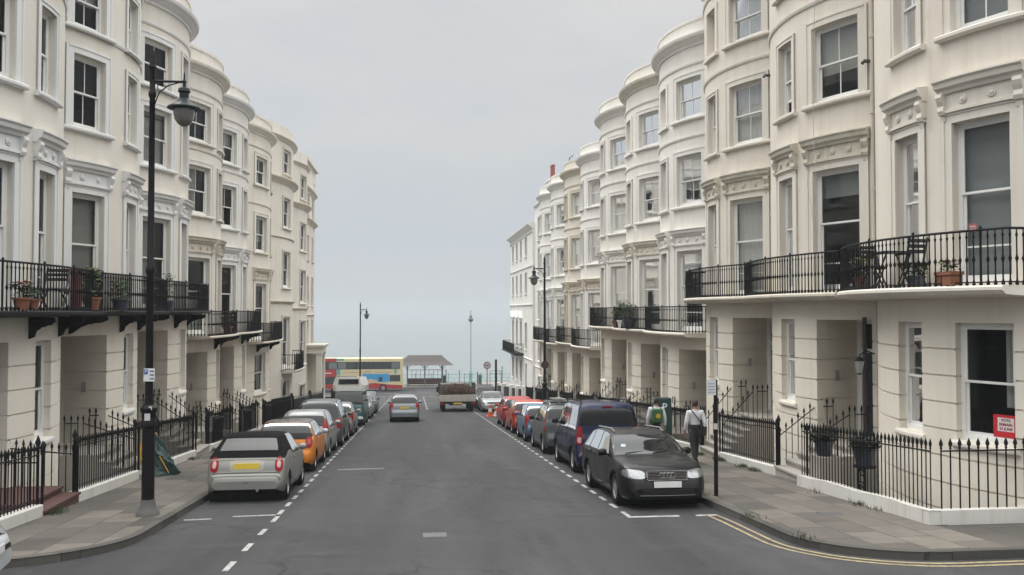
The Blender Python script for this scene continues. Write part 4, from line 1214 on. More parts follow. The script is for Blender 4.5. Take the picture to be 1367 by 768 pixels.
# ------------------------------------------------------------------ vehicles: a lofted body; windows, lamps and trim follow its surface
class Car:
    """local frame: x forward from the rear bumper, y to the left, z up from the road"""
    NSEC = 11
    def __init__(s, L, W, top, belt, wheels, R, tum=.34, zb=.19, tail=.30, nose=.34, taper=(.80, .74), round_roof=.85):
        s.L, s.W, s.top, s.belt, s.wheels, s.R, s.tum, s.zb = L, W / 2, top, belt, wheels, R, tum, zb
        s.tail, s.nose, s.taper, s.rr = tail, nose, taper, round_roof
        xs = set()
        n = 90; xa, xb = top[0][0], top[-1][0]
        fine = [xa + (xb - xa) * i / 2000 for i in range(2001)]
        acc = 0; px, pz = fine[0], interp(top, fine[0]); step = None; d = []
        for x in fine[1:]:
            z = interp(top, x); d.append(math.hypot(x - px, z - pz)); px, pz = x, z
        tot = sum(d); t = 0; k = 0; xs.add(round(xa, 4))
        for x, q in zip(fine[1:], d):
            t += q
            if t >= tot * (k + 1) / n: xs.add(round(x, 4)); k += 1
        for xw in wheels:
            for i in range(-9, 10): xs.add(round(xw + (R + .055) * sin(i / 9 * pi / 2), 4))
        xs.add(round(xb, 4)); out = []
        for x in sorted(xs):
            if xa <= x <= xb and (not out or x - out[-1] > .006): out.append(x)
        s.xs = out
    def P(s, x): return interp(s.top, x)
    def hw(s, x):
        w = s.W
        if x < s.tail: t = 1 - x / s.tail; w *= 1 - (1 - s.taper[0]) * t ** 2.6
        e = s.L - x
        if e < s.nose * 2: t = 1 - e / (s.nose * 2); w *= 1 - (1 - s.taper[1]) * t ** 2.6
        return w
    def bottom(s, x, arch=True):
        z = s.zb + .10 * max(0, 1 - x / .35) ** 2 + .04 * max(0, 1 - (s.L - x) / .3) ** 2
        if arch:
            for xw in s.wheels:
                q = (s.R + .055) ** 2 - (x - xw) ** 2
                if q > 0: z = max(z, s.R + sqrt(q))
        return z
    def section(s, x):
        P = s.P(x); w = s.hw(x); b = min(interp(s.belt, x), P - .035); zb = min(s.bottom(x), b - .03); g = P - b
        def low(f): return zb + f * (b - zb)
        z0 = s.bottom(x, False)
        def wid(z):     # barrel-sided body
            t = (z - z0) / max(.05, b - z0)
            return w * (1 - .07 * max(0, .28 - t) / .28 - .05 * max(0, t - .62) ** 1.5 / .38 ** 1.5)
        ws = wid(b); wg = ws - s.tum * g
        gr = min(1, g / .25)
        pts = [(wid(zb) - .015, zb), (wid(zb), zb + .012), (wid(low(.3)), low(.3)), (wid(low(.6)), low(.6)), (wid(low(.85)), low(.85)), (ws, b)]
        pts += [(lerp(ws * .97, ws - s.tum * g * .45 - .012 * gr, gr), b + .45 * g), (lerp(ws * .93, ws - s.tum * .86 * g - .02, gr), b + lerp(.75, .86, gr) * g),
                (lerp(ws * .84, wg * .93 - .01, gr), b + lerp(.9, .955, gr) * g), (lerp(ws * .55, wg * .62, gr), b + .99 * g), (0, P)]
        return pts
    def S(s, x, t):
        """surface point on the left side; t in section units 0..10"""
        sec = s.section(x); i = min(len(sec) - 2, max(0, int(t))); f = t - i
        a, b = sec[i], sec[i + 1]
        return Vector((x, lerp(a[0], b[0], f), lerp(a[1], b[1], f)))
    def N(s, x, t):
        e = .012; x = min(max(x, s.top[0][0] + e), s.L - e); t = min(max(t, .05), 9.95)
        du = s.S(x + e, t) - s.S(x - e, t); dv = s.S(x, t + .08) - s.S(x, t - .08)
        n = dv.cross(du)
        return n.normalized() if n.length > 1e-9 else Vector((0, 1, 0))
    def body(s):
        mb = MB(True); rows = []
        for x in s.xs:
            sec = s.section(x)
            rows.append([(x, y, z) for y, z in sec] + [(x, -y, z) for y, z in sec[-2::-1]])
        mb.grid(rows)
        n = len(rows[0])
        for r, fl in ((rows[0], 0), (rows[-1], 1)):
            for i in range(n // 2):
                a = [r[i], r[i + 1], r[n - 2 - i], r[n - 1 - i]]
                mb.face(a[::-1] if fl else a)
        return mb
    def side(s, mb, xb0, xb1, xt0, xt1, t0, t1, off, nx=10, nt=8, sides=(1, -1), thick=True):
        """patch on the flank between slanted front and rear edges"""
        for sg in sides:
            rows = []
            for j in range(nt + 1):
                f = j / nt; t = lerp(t0, t1, f); xa, xe = lerp(xb0, xt0, f), lerp(xb1, xt1, f)
                row = []
                for i in range(nx + 1):
                    x = lerp(xa, xe, i / nx); p = s.S(x, t) + s.N(x, t) * off
                    row.append((p.x, sg * p.y, p.z))
                rows.append(row if sg > 0 else row[::-1])
            mb.grid(rows)
    def over(s, mb, xa, xb, q, off, n=12, m=10, qa=None, tc=10.0, te=6.0):
        """patch across the top surface; q = half width as a fraction of the way down to section te"""
        rows = []
        for j in range(m + 1):
            x = lerp(xa, xb, j / m); qq = lerp(q, q if qa is None else qa, j / m); row = []
            for i in range(-n, n + 1):
                f = abs(i) / n * qq; t = tc - (tc - te) * f
                p = s.S(x, t) + s.N(x, t) * off
                row.append((p.x, p.y if i >= 0 else -p.y, p.z))
            rows.append(row)
        mb.grid(rows)
    def decal(s, mb, view, cy, cz, ry, rz, off=.012, pw=2.6, n=20, rings=4, shear=0.0, sides=(1, -1)):
        """a rounded panel seen square-on from the rear or the front, laid on the body surface"""
        if not hasattr(s, 'bvh'):
            from mathutils.bvhtree import BVHTree
            b = s.body(); s.bvh = BVHTree.FromPolygons([Vector(v) for v in b.v], b.f)
        x0, d = (-1, 1) if view == 'rear' else (s.L + 1, -1)
        for sg in sides:
            rows = []
            for k in range(rings + 1):
                row = []
                for i in range(n):
                    a = 2 * pi * i / n; c_, s_ = cos(a), sin(a)
                    r = (abs(c_) ** pw + abs(s_) ** pw) ** (-1 / pw) * k / rings
                    y, z = cy + ry * r * c_, cz + rz * r * s_ + shear * ry * r * c_
                    h, nn = None, None
                    for q in range(14):
                        h, nn, _, _ = s.bvh.ray_cast(Vector((x0, y, z)), Vector((d, 0, 0)), s.L * .6)
                        if h is not None: break
                        y -= .012 * (1 if cy > 0 else -1)
                    if h is None: h, nn = Vector((0 if view == 'rear' else s.L, y, z)), Vector((-d, 0, 0))
                    if nn.x * d > 0: nn = -nn
                    p = h + nn * off
                    row.append((p.x, p.y * sg, p.z))
                rows.append(row if sg * d > 0 else row[::-1])
            mb.grid(rows, close_u=True)
    def xz(s, z, front):
        """where the rear (or front) face reaches height z"""
        if front: lo, hi = s.L * .55, s.L
        else: lo, hi = 0, s.L * .45
        for _ in range(40):
            m = (lo + hi) / 2
            if (s.P(m) > z) == (not front): hi = m
            else: lo = m
        return (lo + hi) / 2

def wheel(parent, x, y, R, w, sg, rim='alloy'):
    t = MB(); k = R * .66
    M = Matrix.Rotation(pi / 2, 3, 'X')
    t.lathe([(k, -w / 2), (R - .03, -w / 2), (R - .006, -w / 2 + .03), (R, 0), (R - .006, w / 2 - .03), (R - .03, w / 2), (k, w / 2), (k, -w / 2)], (x, y, R), 28, M, cap=False)
    tyre = t.build('wheel', RUBBER, parent, smooth=35)
    r = MB(); yo = sg * (w / 2 - .02)
    r.lathe([(k + .004, -w / 2 + .01), (k + .004, w / 2 - .01), (k - .02, w / 2 - .015), (k - .03, w * .1), (k - .03, -w / 2 + .01)] if sg < 0 else [(k + .004, w / 2 - .01), (k + .004, -w / 2 + .01), (k - .02, -w / 2 + .015), (k - .03, -w * .1), (k - .03, w / 2 - .01)], (x, y, R), 24, M, cap=False)
    if rim == 'alloy':
        for i in range(7):
            a = 2 * pi * i / 7
            Ms = Matrix.Rotation(-a, 3, 'Y')
            c = Ms @ Vector((k * .53, 0, 0))
            r.box((x + c.x, y + yo * .72, R + c.z), (k * .92, .035, .055), Ms)
        r.lathe([(.0, -.03), (.065, -.02), (.07, .02), (0, .03)], (x, y + yo * .75, R), 12, M, cap=False)
    else:
        r.lathe([(k - .01, 0), (k * .8, .012), (k * .4, .03), (0, .035)] if sg < 0 else [(k - .01, 0), (k * .8, -.012), (k * .4, -.03), (0, -.035)], (x, y + yo * .8, R), 20, M, cap=False)
    r.build('rim', ALLOY, tyre, smooth=40)
    b = MB(); b.lathe([(k - .03, -.01), (0, -.01)], (x, y + yo * .1, R), 16, M, cap=False); b.build('brake', DARK, tyre)

def make_car(name, label, cat, car, col, windows, screen, rear, lamps, group=None, metal=.35, mirrors=None, plate=None, fplate=None, grille=None, rim='alloy', glassm=None, extras=None, doors=(), handles=(), bumper=None, plate_text=None, roof=None, sill=True):
    """windows: (xb0, xb1, xt0, xt1) on the flank; screen / rear: (x of the foot, x of the head)"""
    gm = glassm or CAR_GLASS
    root = empty(name, (0, 0, 0), label, cat, group)
    pm = paint(col if isinstance(col, str) else 'paint_' + label.replace(' ', '_')[:40], lamps.get('rgb', (.4, .4, .4)), metal)
    body = car.body().build('body', pm, root, smooth=38)
    u = MB(); u.box2((.25, -car.W * .60, .17), (car.L - .25, car.W * .60, .62)); u.box2((.10, -car.W * .72, .24), (car.L - .12, car.W * .72, .50))
    for xw in car.wheels:
        M = Matrix.Rotation(pi / 2, 3, 'X')
        u.lathe([(car.R + .05, -car.W + .03), (car.R + .05, car.W - .03)], (xw, 0, car.R), 24, M, cap=False)
    u.build('underbody', DARK, root)
    for xw in car.wheels:
        for sg in (1, -1): wheel(root, xw, sg * (car.W - .125), car.R, .20, sg, rim)
    t0, t1 = 5.12, 7.35
    for w in windows:
        m = MB(); car.side(m, *w[:4], t0 + (w[4] if len(w) > 4 else 0), t1, .006)
        for k, sg in enumerate((1, -1)):
            m = MB(); car.side(m, *w[:4], t0 + (w[4] if len(w) > 4 else 0), t1, .006, sides=(sg,)); m.build('side_window', gm, root, smooth=60)
    # dark surrounds under the glass
    if windows:
        xa, xb = min(w[0] for w in windows), max(w[1] for w in windows); ta, tb = min(w[2] for w in windows), max(w[3] for w in windows)
        for sg in (1, -1):
            m = MB(); car.side(m, xa - .03, xb + .03, ta - .03, tb + .03, 5.03, 7.55, .003, nx=20, sides=(sg,)); m.build('window_surround', PLASTIC, root, smooth=60)
    def seam(m, x, ta=.6, tb=5.0): car.side(m, x - .005, x + .005, x - .005, x + .005, ta, tb, .0025, nx=1, nt=10)
    if screen:
        m = MB(); car.over(m, screen[0], screen[1], .98, .006, qa=.98, te=7.0); m.build('windscreen', gm, root, smooth=60)
        m = MB(); car.over(m, screen[0] + .06, screen[1] - .03, 1.06, .003, te=7.0); m.build('windscreen_seal', PLASTIC, root, smooth=60)
        m = MB()
        for sg in (0, -.6): m.tube([(screen[0] - .02, sg + .05, car.P(screen[0] - .02) + .02), (lerp(screen[0], screen[1], .18), sg + .5, car.P(lerp(screen[0], screen[1], .18)) + .0)], .008, 4)
        m.build('wipers', PLASTIC, root)
    if rear:
        m = MB(); car.over(m, rear[0], rear[1], .9, .006, te=7.0); m.build('rear_window', rear[2] if len(rear) > 2 else gm, root, smooth=60)
    m = MB()
    for x in doors: seam(m, x)
    if m.v: m.build('door_seams', DARK, root)
    if handles:
        m = MB()
        for x in handles:
            p = car.S(x, 4.3)
            for sg in (1, -1): m.box((p.x, sg * (p.y + .012), p.z), (.17, .03, .03))
        bevel(m.build('door_handles', lamps.get('handle', pm), root), .008)
    # lamps
    for spec in lamps.get('head', ()):
        for sg in (1, -1):
            m = MB(); car.side(m, *spec[:6], .008, sides=(sg,)); m.build('headlight', CLEAR_LAMP, root, smooth=60)
    for spec in lamps.get('tail', ()):
        for sg in (1, -1):
            m = MB(); car.side(m, *spec[:6], .009, sides=(sg,)); o = m.build('tail_light', spec[6] if len(spec) > 6 else RED_LAMP, root, smooth=60)
    for nm, view, mat, args in lamps.get('decals', ()):
        for sg in (1, -1):
            m = MB(); car.decal(m, view, *args, sides=(sg,)); m.build(nm, mat, root, smooth=60)
    if grille:
        z0, z1, q = grille[:3]; m = MB(); car.over(m, car.xz(z0, True), car.xz(z1, True), q, .008, te=5.0); g_ = m.build('grille', grille[3] if len(grille) > 3 else PLASTIC, root, smooth=60)
    if bumper:
        for (front, z0, z1, q, mat) in bumper:
            m = MB(); car.over(m, car.xz(z0, front), car.xz(z1, front), q, .010, te=4.0); m.build('bumper_trim', mat, root, smooth=60)
    if mirrors:
        x, z = mirrors; p = car.S(x, 5.2)
        for sg in (1, -1):
            m = MB(); m.lathe([(.0, -.10), (.05, -.09), (.075, -.04), (.078, .03), (.06, .085), (.0, .10)], (x, sg * (p.y + .11), z), 10, Matrix.Rotation(pi / 2, 3, 'X') @ Matrix.Diagonal((.75, 1, 1)))
            m.tube([(x + .02, sg * (p.y - .02), z - .05), (x, sg * (p.y + .08), z - .02)], .022, 6)
            m.build('wing_mirror', lamps.get('mirror', pm), root, smooth=50)
    for pl, front in ((plate, False), (fplate, True)):
        if not pl: continue
        z, mat = pl[:2]; w = pl[2] if len(pl) > 2 else .26; hh = .055
        x0, x1 = car.xz(z - hh, front), car.xz(z + hh, front)
        xm = max(x0, x1) + .014 if front else min(x0, x1) - .014
        m = MB(); m.box((xm, 0, z), (.012, 2 * w, 2 * hh)); bevel(m.build('number_plate', mat, root), .004)
    return root

def place(root, x, y, heading, roll=True):
    """stand a vehicle (modelled with x forward from the rear) on the road; heading: +1 facing the sea, -1 facing us"""
    L = root['L'] if 'L' in root else 0
    pitch = math.atan(SLOPE) if roll else 0
    M = Matrix.Translation((x, y, gz(y) - .018 * min(1, abs(x - .8) / 5))) @ Matrix.Rotation(-pitch, 4, 'X') @ Matrix.Rotation(pi / 2 * heading, 4, 'Z') @ Matrix.Translation((-L / 2, 0, 0))
    for ch in root.children:
        pass
    root.matrix_world = M
    return root

def mini_car(H, cabrio=False):
    z = H - 1.41
    top = [(0, .46), (.03, .56), (.075, .60), (.12, .78), (.19, .93), (.30, 1.02 if cabrio else 1.08), (.52, 1.20 if cabrio else 1.32 + z), (.78, 1.37 if cabrio else 1.395 + z), (1.2, 1.41 + z), (1.75, 1.40 + z), (2.0, 1.36 + z), (2.25, 1.22), (2.62, .985), (2.78, .95), (3.2, .90), (3.45, .80), (3.58, .62), (3.63, .45)]
    belt = [(0, .93), (.4, .95), (2.5, .90), (3.0, .86), (3.63, .55)]
    return Car(3.63, 1.69, top, belt, (.58, 3.05), .295, tum=.42 if cabrio else .36, tail=.30, taper=(.80, .72))
SILVERBEIGE = dict(rgb=(.36, .35, .31))
# 1 beige-silver small car with a black fabric roof
FABRIC = plain('soft_top_fabric', (.008, .008, .009), .95, 0, .2, 30, spec=.1, bump=.2)
c = mini_car(1.41, True)
r = make_car('parked_car', 'beige silver small car with a black fabric soft top, parked by the lamp post', 'car', c, 0,
    [(1.28, 2.42, 1.22, 2.02)], (2.70, 2.0), None, dict(rgb=(.225, .225, .212), decals=[('tail_light', 'rear', RED_LAMP, (.675, .80, .085, .155)), ('tail_lens', 'rear', plain('pale_lens', (.5, .32, .32), .2, 0, .1), (.675, .80, .04, .075, .018))]), mirrors=(2.25, 1.0), plate=None, doors=(1.25, 2.45), handles=(1.4,), group='cars parked along the left kerb',
    bumper=[(False, .30, .45, .95, None or plain('grey_bumper', (.10, .10, .095), .5, 0, .1))])
m = MB(); c.over(m, .20, 2.0, .965, .012, te=5.25, m=24, n=16); m.build('soft_top', FABRIC, r, smooth=60)
m = MB(); c.over(m, .36, .66, .50, .022, te=6.6); m.build('rear_window', plain('clear_plastic_window', (.075, .075, .078), .45, 0, .3), r, smooth=60)
for sg in (1, -1):
    m = MB(); c.side(m, 1.28, 2.40, 1.25, 2.0, 5.16, 7.2, .022, sides=(sg,)); m.build('side_window', CAR_GLASS, r, smooth=60)
m = MB(); m.box((c.xz(.77, False) - .016, 0, .77), (.012, .54, .125)); bevel(m.build('number_plate', YPLATE, r), .004)
m = MB(); c.decal(m, 'rear', 0, .77, .36, .125, .006, 6, sides=(1,)); m.build('plate_recess', plain('shaded_silver', (.30, .295, .26), .4, .3), r, smooth=60)
m = MB(); m.box((.015, 0, .42), (.03, .12, .035)); m.build('fog_lamp', RED_LAMP, r)
m = MB(); m.tube([(-.02, -.25, .27), (.2, -.25, .27)], .032, 10); m.build('exhaust', CHROME, r)
m = MB(); c.over(m, c.xz(.89, False), c.xz(.915, False), .55, .012, te=4.6, m=2); m.build('boot_trim', plain('boot_trim', (.18, .175, .155), .4, .3), r)
m = MB(); c.over(m, c.xz(.618, False), c.xz(.632, False), .66, .007, te=4.4, m=2); c.over(m, c.xz(.56, False), c.xz(.568, False), .97, .005, te=3.6, m=2); m.build('boot_seam', DARK, r)
r['L'] = 3.63; place(r, -3.60, 20.78, 1)
# 2 orange small car with a dark roof
c = mini_car(1.41)
r = make_car('parked_car', 'orange small car with a dark glass roof, behind the soft top car', 'car', c, 0,
    [(.62, 1.22, .68, 1.22), (1.28, 2.42, 1.25, 2.02)], (2.70, 2.0), (.24, .56), dict(rgb=(.52, .17, .018), decals=[('tail_light', 'rear', RED_LAMP, (.675, .83, .095, .15)), ('tail_lens', 'rear', plain('deep_red_lens', (.3, .005, .008), .2), (.675, .83, .05, .08, .018))], mirror=plain('pale_blue_mirror', (.35, .42, .48), .3, 0, .05, coat=.5)), mirrors=(2.25, 1.0), plate=(.74, YPLATE), doors=(1.25, 2.45), handles=(1.4,), metal=.1, group='cars parked along the left kerb',
    bumper=[(False, .30, .42, .95, PLASTIC)])
m = MB(); c.over(m, .60, 1.96, .95, .010, te=7.5, m=16); m.build('roof_panel', plain('brown_black_roof', (.035, .028, .026), .3, 0, .25, 3, coat=.5), r, smooth=60)
m = MB(); c.over(m, .18, .30, .8, .008, te=6.0); m.build('rear_trim', PLASTIC, r, smooth=60)
m = MB(); m.tube([(.9, 0, 1.41), (.7, 0, 1.62)], .006, 4); m.build('aerial', PLASTIC, r)
r['L'] = 3.63; place(r, -3.62, 26.2, 1)

def hatch(L=3.85, W=1.69, H=1.5, hood=.95, cowl=.98, belt0=.98, rearslope=.42, R=.30):
    k = L / 3.85
    top = [(0, .50), (.03, .60), (.07, .66), (.10, .84), (.16, 1.0), (rearslope, H - .12), (rearslope + .22, H - .03), (1.3 * k, H), (1.9 * k, H - .02), (2.2 * k, H - .10), (2.95 * k, cowl + .03), (3.08 * k, cowl - .02), (3.5 * k, hood - .12), (3.72 * k, hood - .28), (L - .03, .56), (L, .44)]
    belt = [(0, belt0 - .02), (1.5, belt0 - .02), (2.9 * k, belt0 - .09), (3.4 * k, .80), (L, .55)]
    return Car(L, W, top, belt, (.62 * k, L - .78 * k), R, tum=.32, tail=.28, taper=(.82, .72))
def hatch_car(label, rgb, x, y, heading, tail, L=3.85, W=1.69, H=1.5, metal=.4, plate=YPLATE, group=None, tailx=(.06, .26), tail2=None, rearz=(1.02, 1.36), name='parked_car', glassm=None, head=True, rim='alloy', **k):
    c = hatch(L, W, H, **k); q = L / 3.85
    t = [(tailx[0], tailx[1], tailx[0] + tail[2], tailx[1] + tail[2], tail[0], tail[1])]
    if tail2: t.append(tail2)
    dec = [('tail_light', 'rear', RED_LAMP, (W / 2 - .12, .93 if tail[1] < 6 else 1.05, .10, .13 if tail[1] < 6 else .20)), ('headlight', 'front', CLEAR_LAMP, (W / 2 - .24, .70, .19, .09, .012, 2.6, 20, 4, .12))]
    r = make_car(name, label, 'car', c, 0, [(.58 * q, 1.42 * q, .70 * q, 1.42 * q), (1.5 * q, 2.72 * q, 1.48 * q, 2.15 * q)], (2.98 * q, 2.22 * q), (c.xz(rearz[0], False), c.xz(min(rearz[1], H - .1), False)),
        dict(rgb=rgb, tail=t, decals=dec), mirrors=(2.50 * q, 1.02), plate=(.78, plate), fplate=(.50, WPLATE), doors=(.98 * q + .45, 2.68 * q), handles=(1.62 * q, .72 * q + .45), metal=metal, group=group,
        grille=(.62, .74, .55), bumper=[(False, .34, .44, .9, PLASTIC), (True, .36, .50, .6, PLASTIC)], glassm=glassm, rim=rim)
    r['L'] = L; return place(r, x, y, heading), c
GL, GR = 'cars parked along the left kerb', 'cars parked along the right kerb'
hatch_car('silver hatchback with tall narrow red tail lamps, parked ahead of the orange car', (.27, .28, .28), -3.62, 30.35, 1, (3.9, 7.0, .16), L=3.83, H=1.53, group=GL, tailx=(.09, .20))
# 4 dark grey estate
def estate(L=4.55, W=1.80, H=1.56, R=.33):
    top = [(0, .52), (.03, .62), (.08, .68), (.11, .88), (.20, 1.08), (.50, H - .13), (.70, H - .04), (1.3, H), (2.3, H - .02), (2.65, H - .10), (3.35, 1.06), (3.5, 1.01), (4.1, .92), (4.4, .76), (L - .03, .56), (L, .44)]
    return Car(L, W, top, [(0, 1.02), (1.8, 1.0), (3.4, .93), (4.0, .84), (L, .55)], (.82, L - .92), R, tum=.30, tail=.30, taper=(.84, .74))
c = estate(4.5, 1.82, 1.76)
r = make_car('parked_car', 'dark grey estate car with a wide dark rear window, parked ahead of the silver hatchback', 'car', c, 0, [(.45, 1.15, .62, 1.15), (1.2, 2.0, 1.2, 1.98), (2.08, 3.1, 2.06, 2.6)], (3.38, 2.68), (.155, .50, VAN_GLASS),
    dict(rgb=(.085, .088, .09), decals=[('tail_light', 'rear', RED_LAMP, (.74, .88, .12, .17, .012, 4)), ('tail_lens', 'rear', plain('pale_lens', (.5, .32, .32), .2, 0, .1), (.74, .90, .09, .05, .018, 4))]), mirrors=(2.85, 1.1), plate=(.80, YPLATE), doors=(1.18, 2.04, 3.0), handles=(1.35, 2.2), group=GL, bumper=[(False, .34, .5, .95, PLASTIC)])
for sg in (1, -1):
    m = MB(); m.tube([(.7, sg * .54, 1.70), (.8, sg * .55, 1.785), (2.2, sg * .55, 1.785), (2.35, sg * .54, 1.71)], .018, 6); m.build('roof_rail', PLASTIC, r); r['L'] = 4.5; place(r, -3.60, 34.7, 1)
hatch_car('light grey small hatchback between the dark estate and the green camper van', (.24, .235, .22), -3.5, 39.7, 1, (3.6, 5.1, .03), L=3.7, H=1.46, group=GL, tailx=(.08, .30))
hatch_car('silver hatchback parked just beyond the green camper van', (.25, .26, .265), -3.4, 53.2, -1, (3.6, 5.1, .03), L=3.9, H=1.5, group=GL)
hatch_car('dark grey hatchback last in the left parking row before the sea front', (.12, .125, .13), -3.4, 59.5, -1, (3.6, 5.1, .03), L=4.0, H=1.48, group=GL)
# the silver hatchback driving away
r, c = hatch_car('silver grey hatchback driving away down the middle of the street', (.20, .215, .23), -.60, 49.7, 1, (3.8, 5.3, .02), L=3.75, W=1.66, H=1.5, name='moving_car', tailx=(.07, .30))
m = MB(); m.tube([(.75, 0, 1.48), (.45, 0, 1.78)], .006, 4); m.build('aerial', PLASTIC, r)

# the black estate facing us
top = [(0, .55), (.03, .64), (.09, .70), (.12, .88), (.20, 1.0), (.70, 1.33), (.95, 1.40), (1.5, 1.43), (2.1, 1.42), (2.5, 1.37), (2.75, 1.28), (3.32, 1.00), (3.45, .955), (4.0, .90), (4.3, .82), (4.43, .70), (4.52, .52), (4.55, .42)]
c = Car(4.55, 1.77, top, [(0, .95), (2, .95), (3.3, .90), (3.9, .84), (4.4, .68), (4.55, .5)], (.86, 3.62), .32, tum=.36, tail=.32, nose=.30, taper=(.84, .76))
r = make_car('parked_car', 'black estate car with four linked rings on its chrome grille, nearest on the right', 'car', c, 0, [(.42, 1.0, .80, 1.06), (1.06, 1.86, 1.12, 1.86), (1.92, 3.05, 1.92, 2.5)], (3.36, 2.6), (.22, .66),
    dict(rgb=(.006, .0065, .008), tail=[(.08, .28, .11, .3, 3.6, 5.05)], decals=[('headlight', 'front', CLEAR_LAMP, (.63, .69, .205, .082, .012, 3.2, 24, 4, .10)), ('headlight_lens', 'front', plain('lens_core', (.30, .31, .32), .2, .5, .2, 30), (.60, .69, .06, .05, .018))]), mirrors=(2.86, 1.0), plate=(.82, YPLATE), fplate=None, doors=(1.02, 1.9, 3.0), handles=(1.2, 2.1), group=GR, metal=.3,
    bumper=[(True, .26, .40, .95, PLASTIC)])
m = MB(); m.box((4.505, 0, .675), (.05, .80, .20)); bevel(m.build('grille', PLASTIC, r), .02)
g_ = MB()
for z, w in ((.585, .40), (.765, .42)): g_.box((4.53, 0, z), (.02, 2 * w, .022))
for sg in (1, -1): g_.box((4.53, sg * .405, .675), (.02, .022, .18))
for i in range(5): g_.box((4.530, 0, .615 + i * .03), (.008, .78, .008))
g_.build('grille_surround', CHROME, r)
m = MB()
for i in range(4):
    m.tube([(4.548, (i - 1.5) * .075 + .052 * cos(a), .675 + .052 * sin(a)) for a in [2 * pi * k / 20 for k in range(21)]], .0085, 6, cap=False)
m.build('ring_emblem', CHROME, r, smooth=60)
m = MB(); m.box((4.57, 0, .50), (.012, .56, .12)); bevel(m.build('number_plate', WPLATE, r), .004)
m = MB()
for sg in (1, -1): m.lathe([(.045, -.01), (.04, .012), (0, .016)], (4.47, sg * .60, .44), 12, Matrix.Rotation(pi / 2, 3, 'Y'))
m.build('fog_lamps', CLEAR_LAMP, r)
for sg in (1, -1):
    m = MB(); m.tube([(.75, sg * .555, 1.345), (.85, sg * .565, 1.43), (2.15, sg * .56, 1.46), (2.4, sg * .55, 1.39)], .017, 6); m.build('roof_rail', CHROME, r)
m = MB(); c.over(m, 4.44, 4.5, .35, .006, te=5.0); 
m = MB(); m.box((3.06, -.52, 1.135), (.012, .10, .09), Matrix.Rotation(radians(-25), 3, 'Y')); m.build('windscreen_sticker', plain('permit', (.6, .7, .75), .5), r)
for sg in (1, -1):
    m = MB(); c.side(m, 3.5, 4.38, 3.5, 4.38, 5.75, 5.86, .004, nx=14, nt=1, sides=(sg,)); m.build('bonnet_seam', DARK, r)
m = MB(); c.over(m, 4.455, 4.462, .86, .004, te=5.0, m=2); m.build('bumper_seam', DARK, r)
m = MB(); m.box2((4.535, -.52, .30), (4.56, .52, .40)); bevel(m.build('lower_grille', PLASTIC, r), .01)
m = MB(); m.tube([(4.566, -.56, .29), (4.572, 0, .285), (4.566, .56, .29)], .008, 5); m.build('chin_trim', plain('dull_trim', (.10, .10, .10), .4, .3), r)
r['L'] = 4.55; place(r, 4.97, 18.95, -1)

# navy blue van showing its rear
top = [(0, .50), (.03, .60), (.06, .66), (.085, 1.0), (.12, 1.25), (.20, 1.62), (.30, 1.74), (.55, 1.79), (2.2, 1.80), (2.6, 1.74), (2.9, 1.58), (3.5, 1.16), (3.62, 1.12), (4.0, 1.0), (4.2, .84), (4.26, .6), (4.28, .45)]
c = Car(4.28, 1.80, top, [(0, 1.06), (2.6, 1.05), (3.5, 1.0), (4.0, .88), (4.28, .55)], (.80, 3.46), .32, tum=.17, tail=.18, taper=(.93, .76))
r = make_car('parked_van', 'dark blue van with a yellow rear number plate, parked behind the black estate', 'van', c, 0, [(.35, 1.45, .42, 1.45), (1.52, 2.25, 1.52, 2.22), (2.32, 3.30, 2.30, 2.72)], (3.52, 2.82), (.115, .205, VAN_GLASS),
    dict(rgb=(.008, .014, .045), decals=[('tail_light', 'rear', RED_LAMP, (.80, .97, .085, .23, .012, 4)), ('tail_lens', 'rear', plain('pale_lens', (.5, .32, .32), .2, 0, .1), (.80, .86, .05, .07, .018, 4)), ('headlight', 'front', CLEAR_LAMP, (.66, .76, .17, .10))], mirror=PLASTIC), mirrors=(3.12, 1.2), plate=(.86, YPLATE), doors=(1.48, 2.28, 3.2), handles=(1.65, 2.5), group=GR, metal=.2,
    bumper=[(False, .30, .56, .98, plain('grey_bumper', (.10, .10, .095), .5, 0, .1)), (True, .36, .6, .9, PLASTIC)], rim='disc')
for sg in (1, -1):
    m = MB(); c.side(m, .25, 3.4, .25, 3.4, 2.0, 2.5, .012, nx=30, nt=2, sides=(sg,)); m.build('side_moulding', PLASTIC, r, smooth=60)
for sg in (1, -1):
    m = MB(); m.tube([(.4, sg * .66, 1.775), (.5, sg * .66, 1.83), (2.5, sg * .66, 1.83), (2.65, sg * .64, 1.75)], .02, 6); m.build('roof_rail', PLASTIC, r)
m = MB(); m.box((.21, 0, 1.68), (.03, .28, .03)); m.build('brake_lamp', RED_LAMP, r); r['L'] = 4.28; place(r, 5.15, 24.75, 1); r.matrix_world = r.matrix_world @ Matrix.Diagonal((1, 1, 1.06, 1))

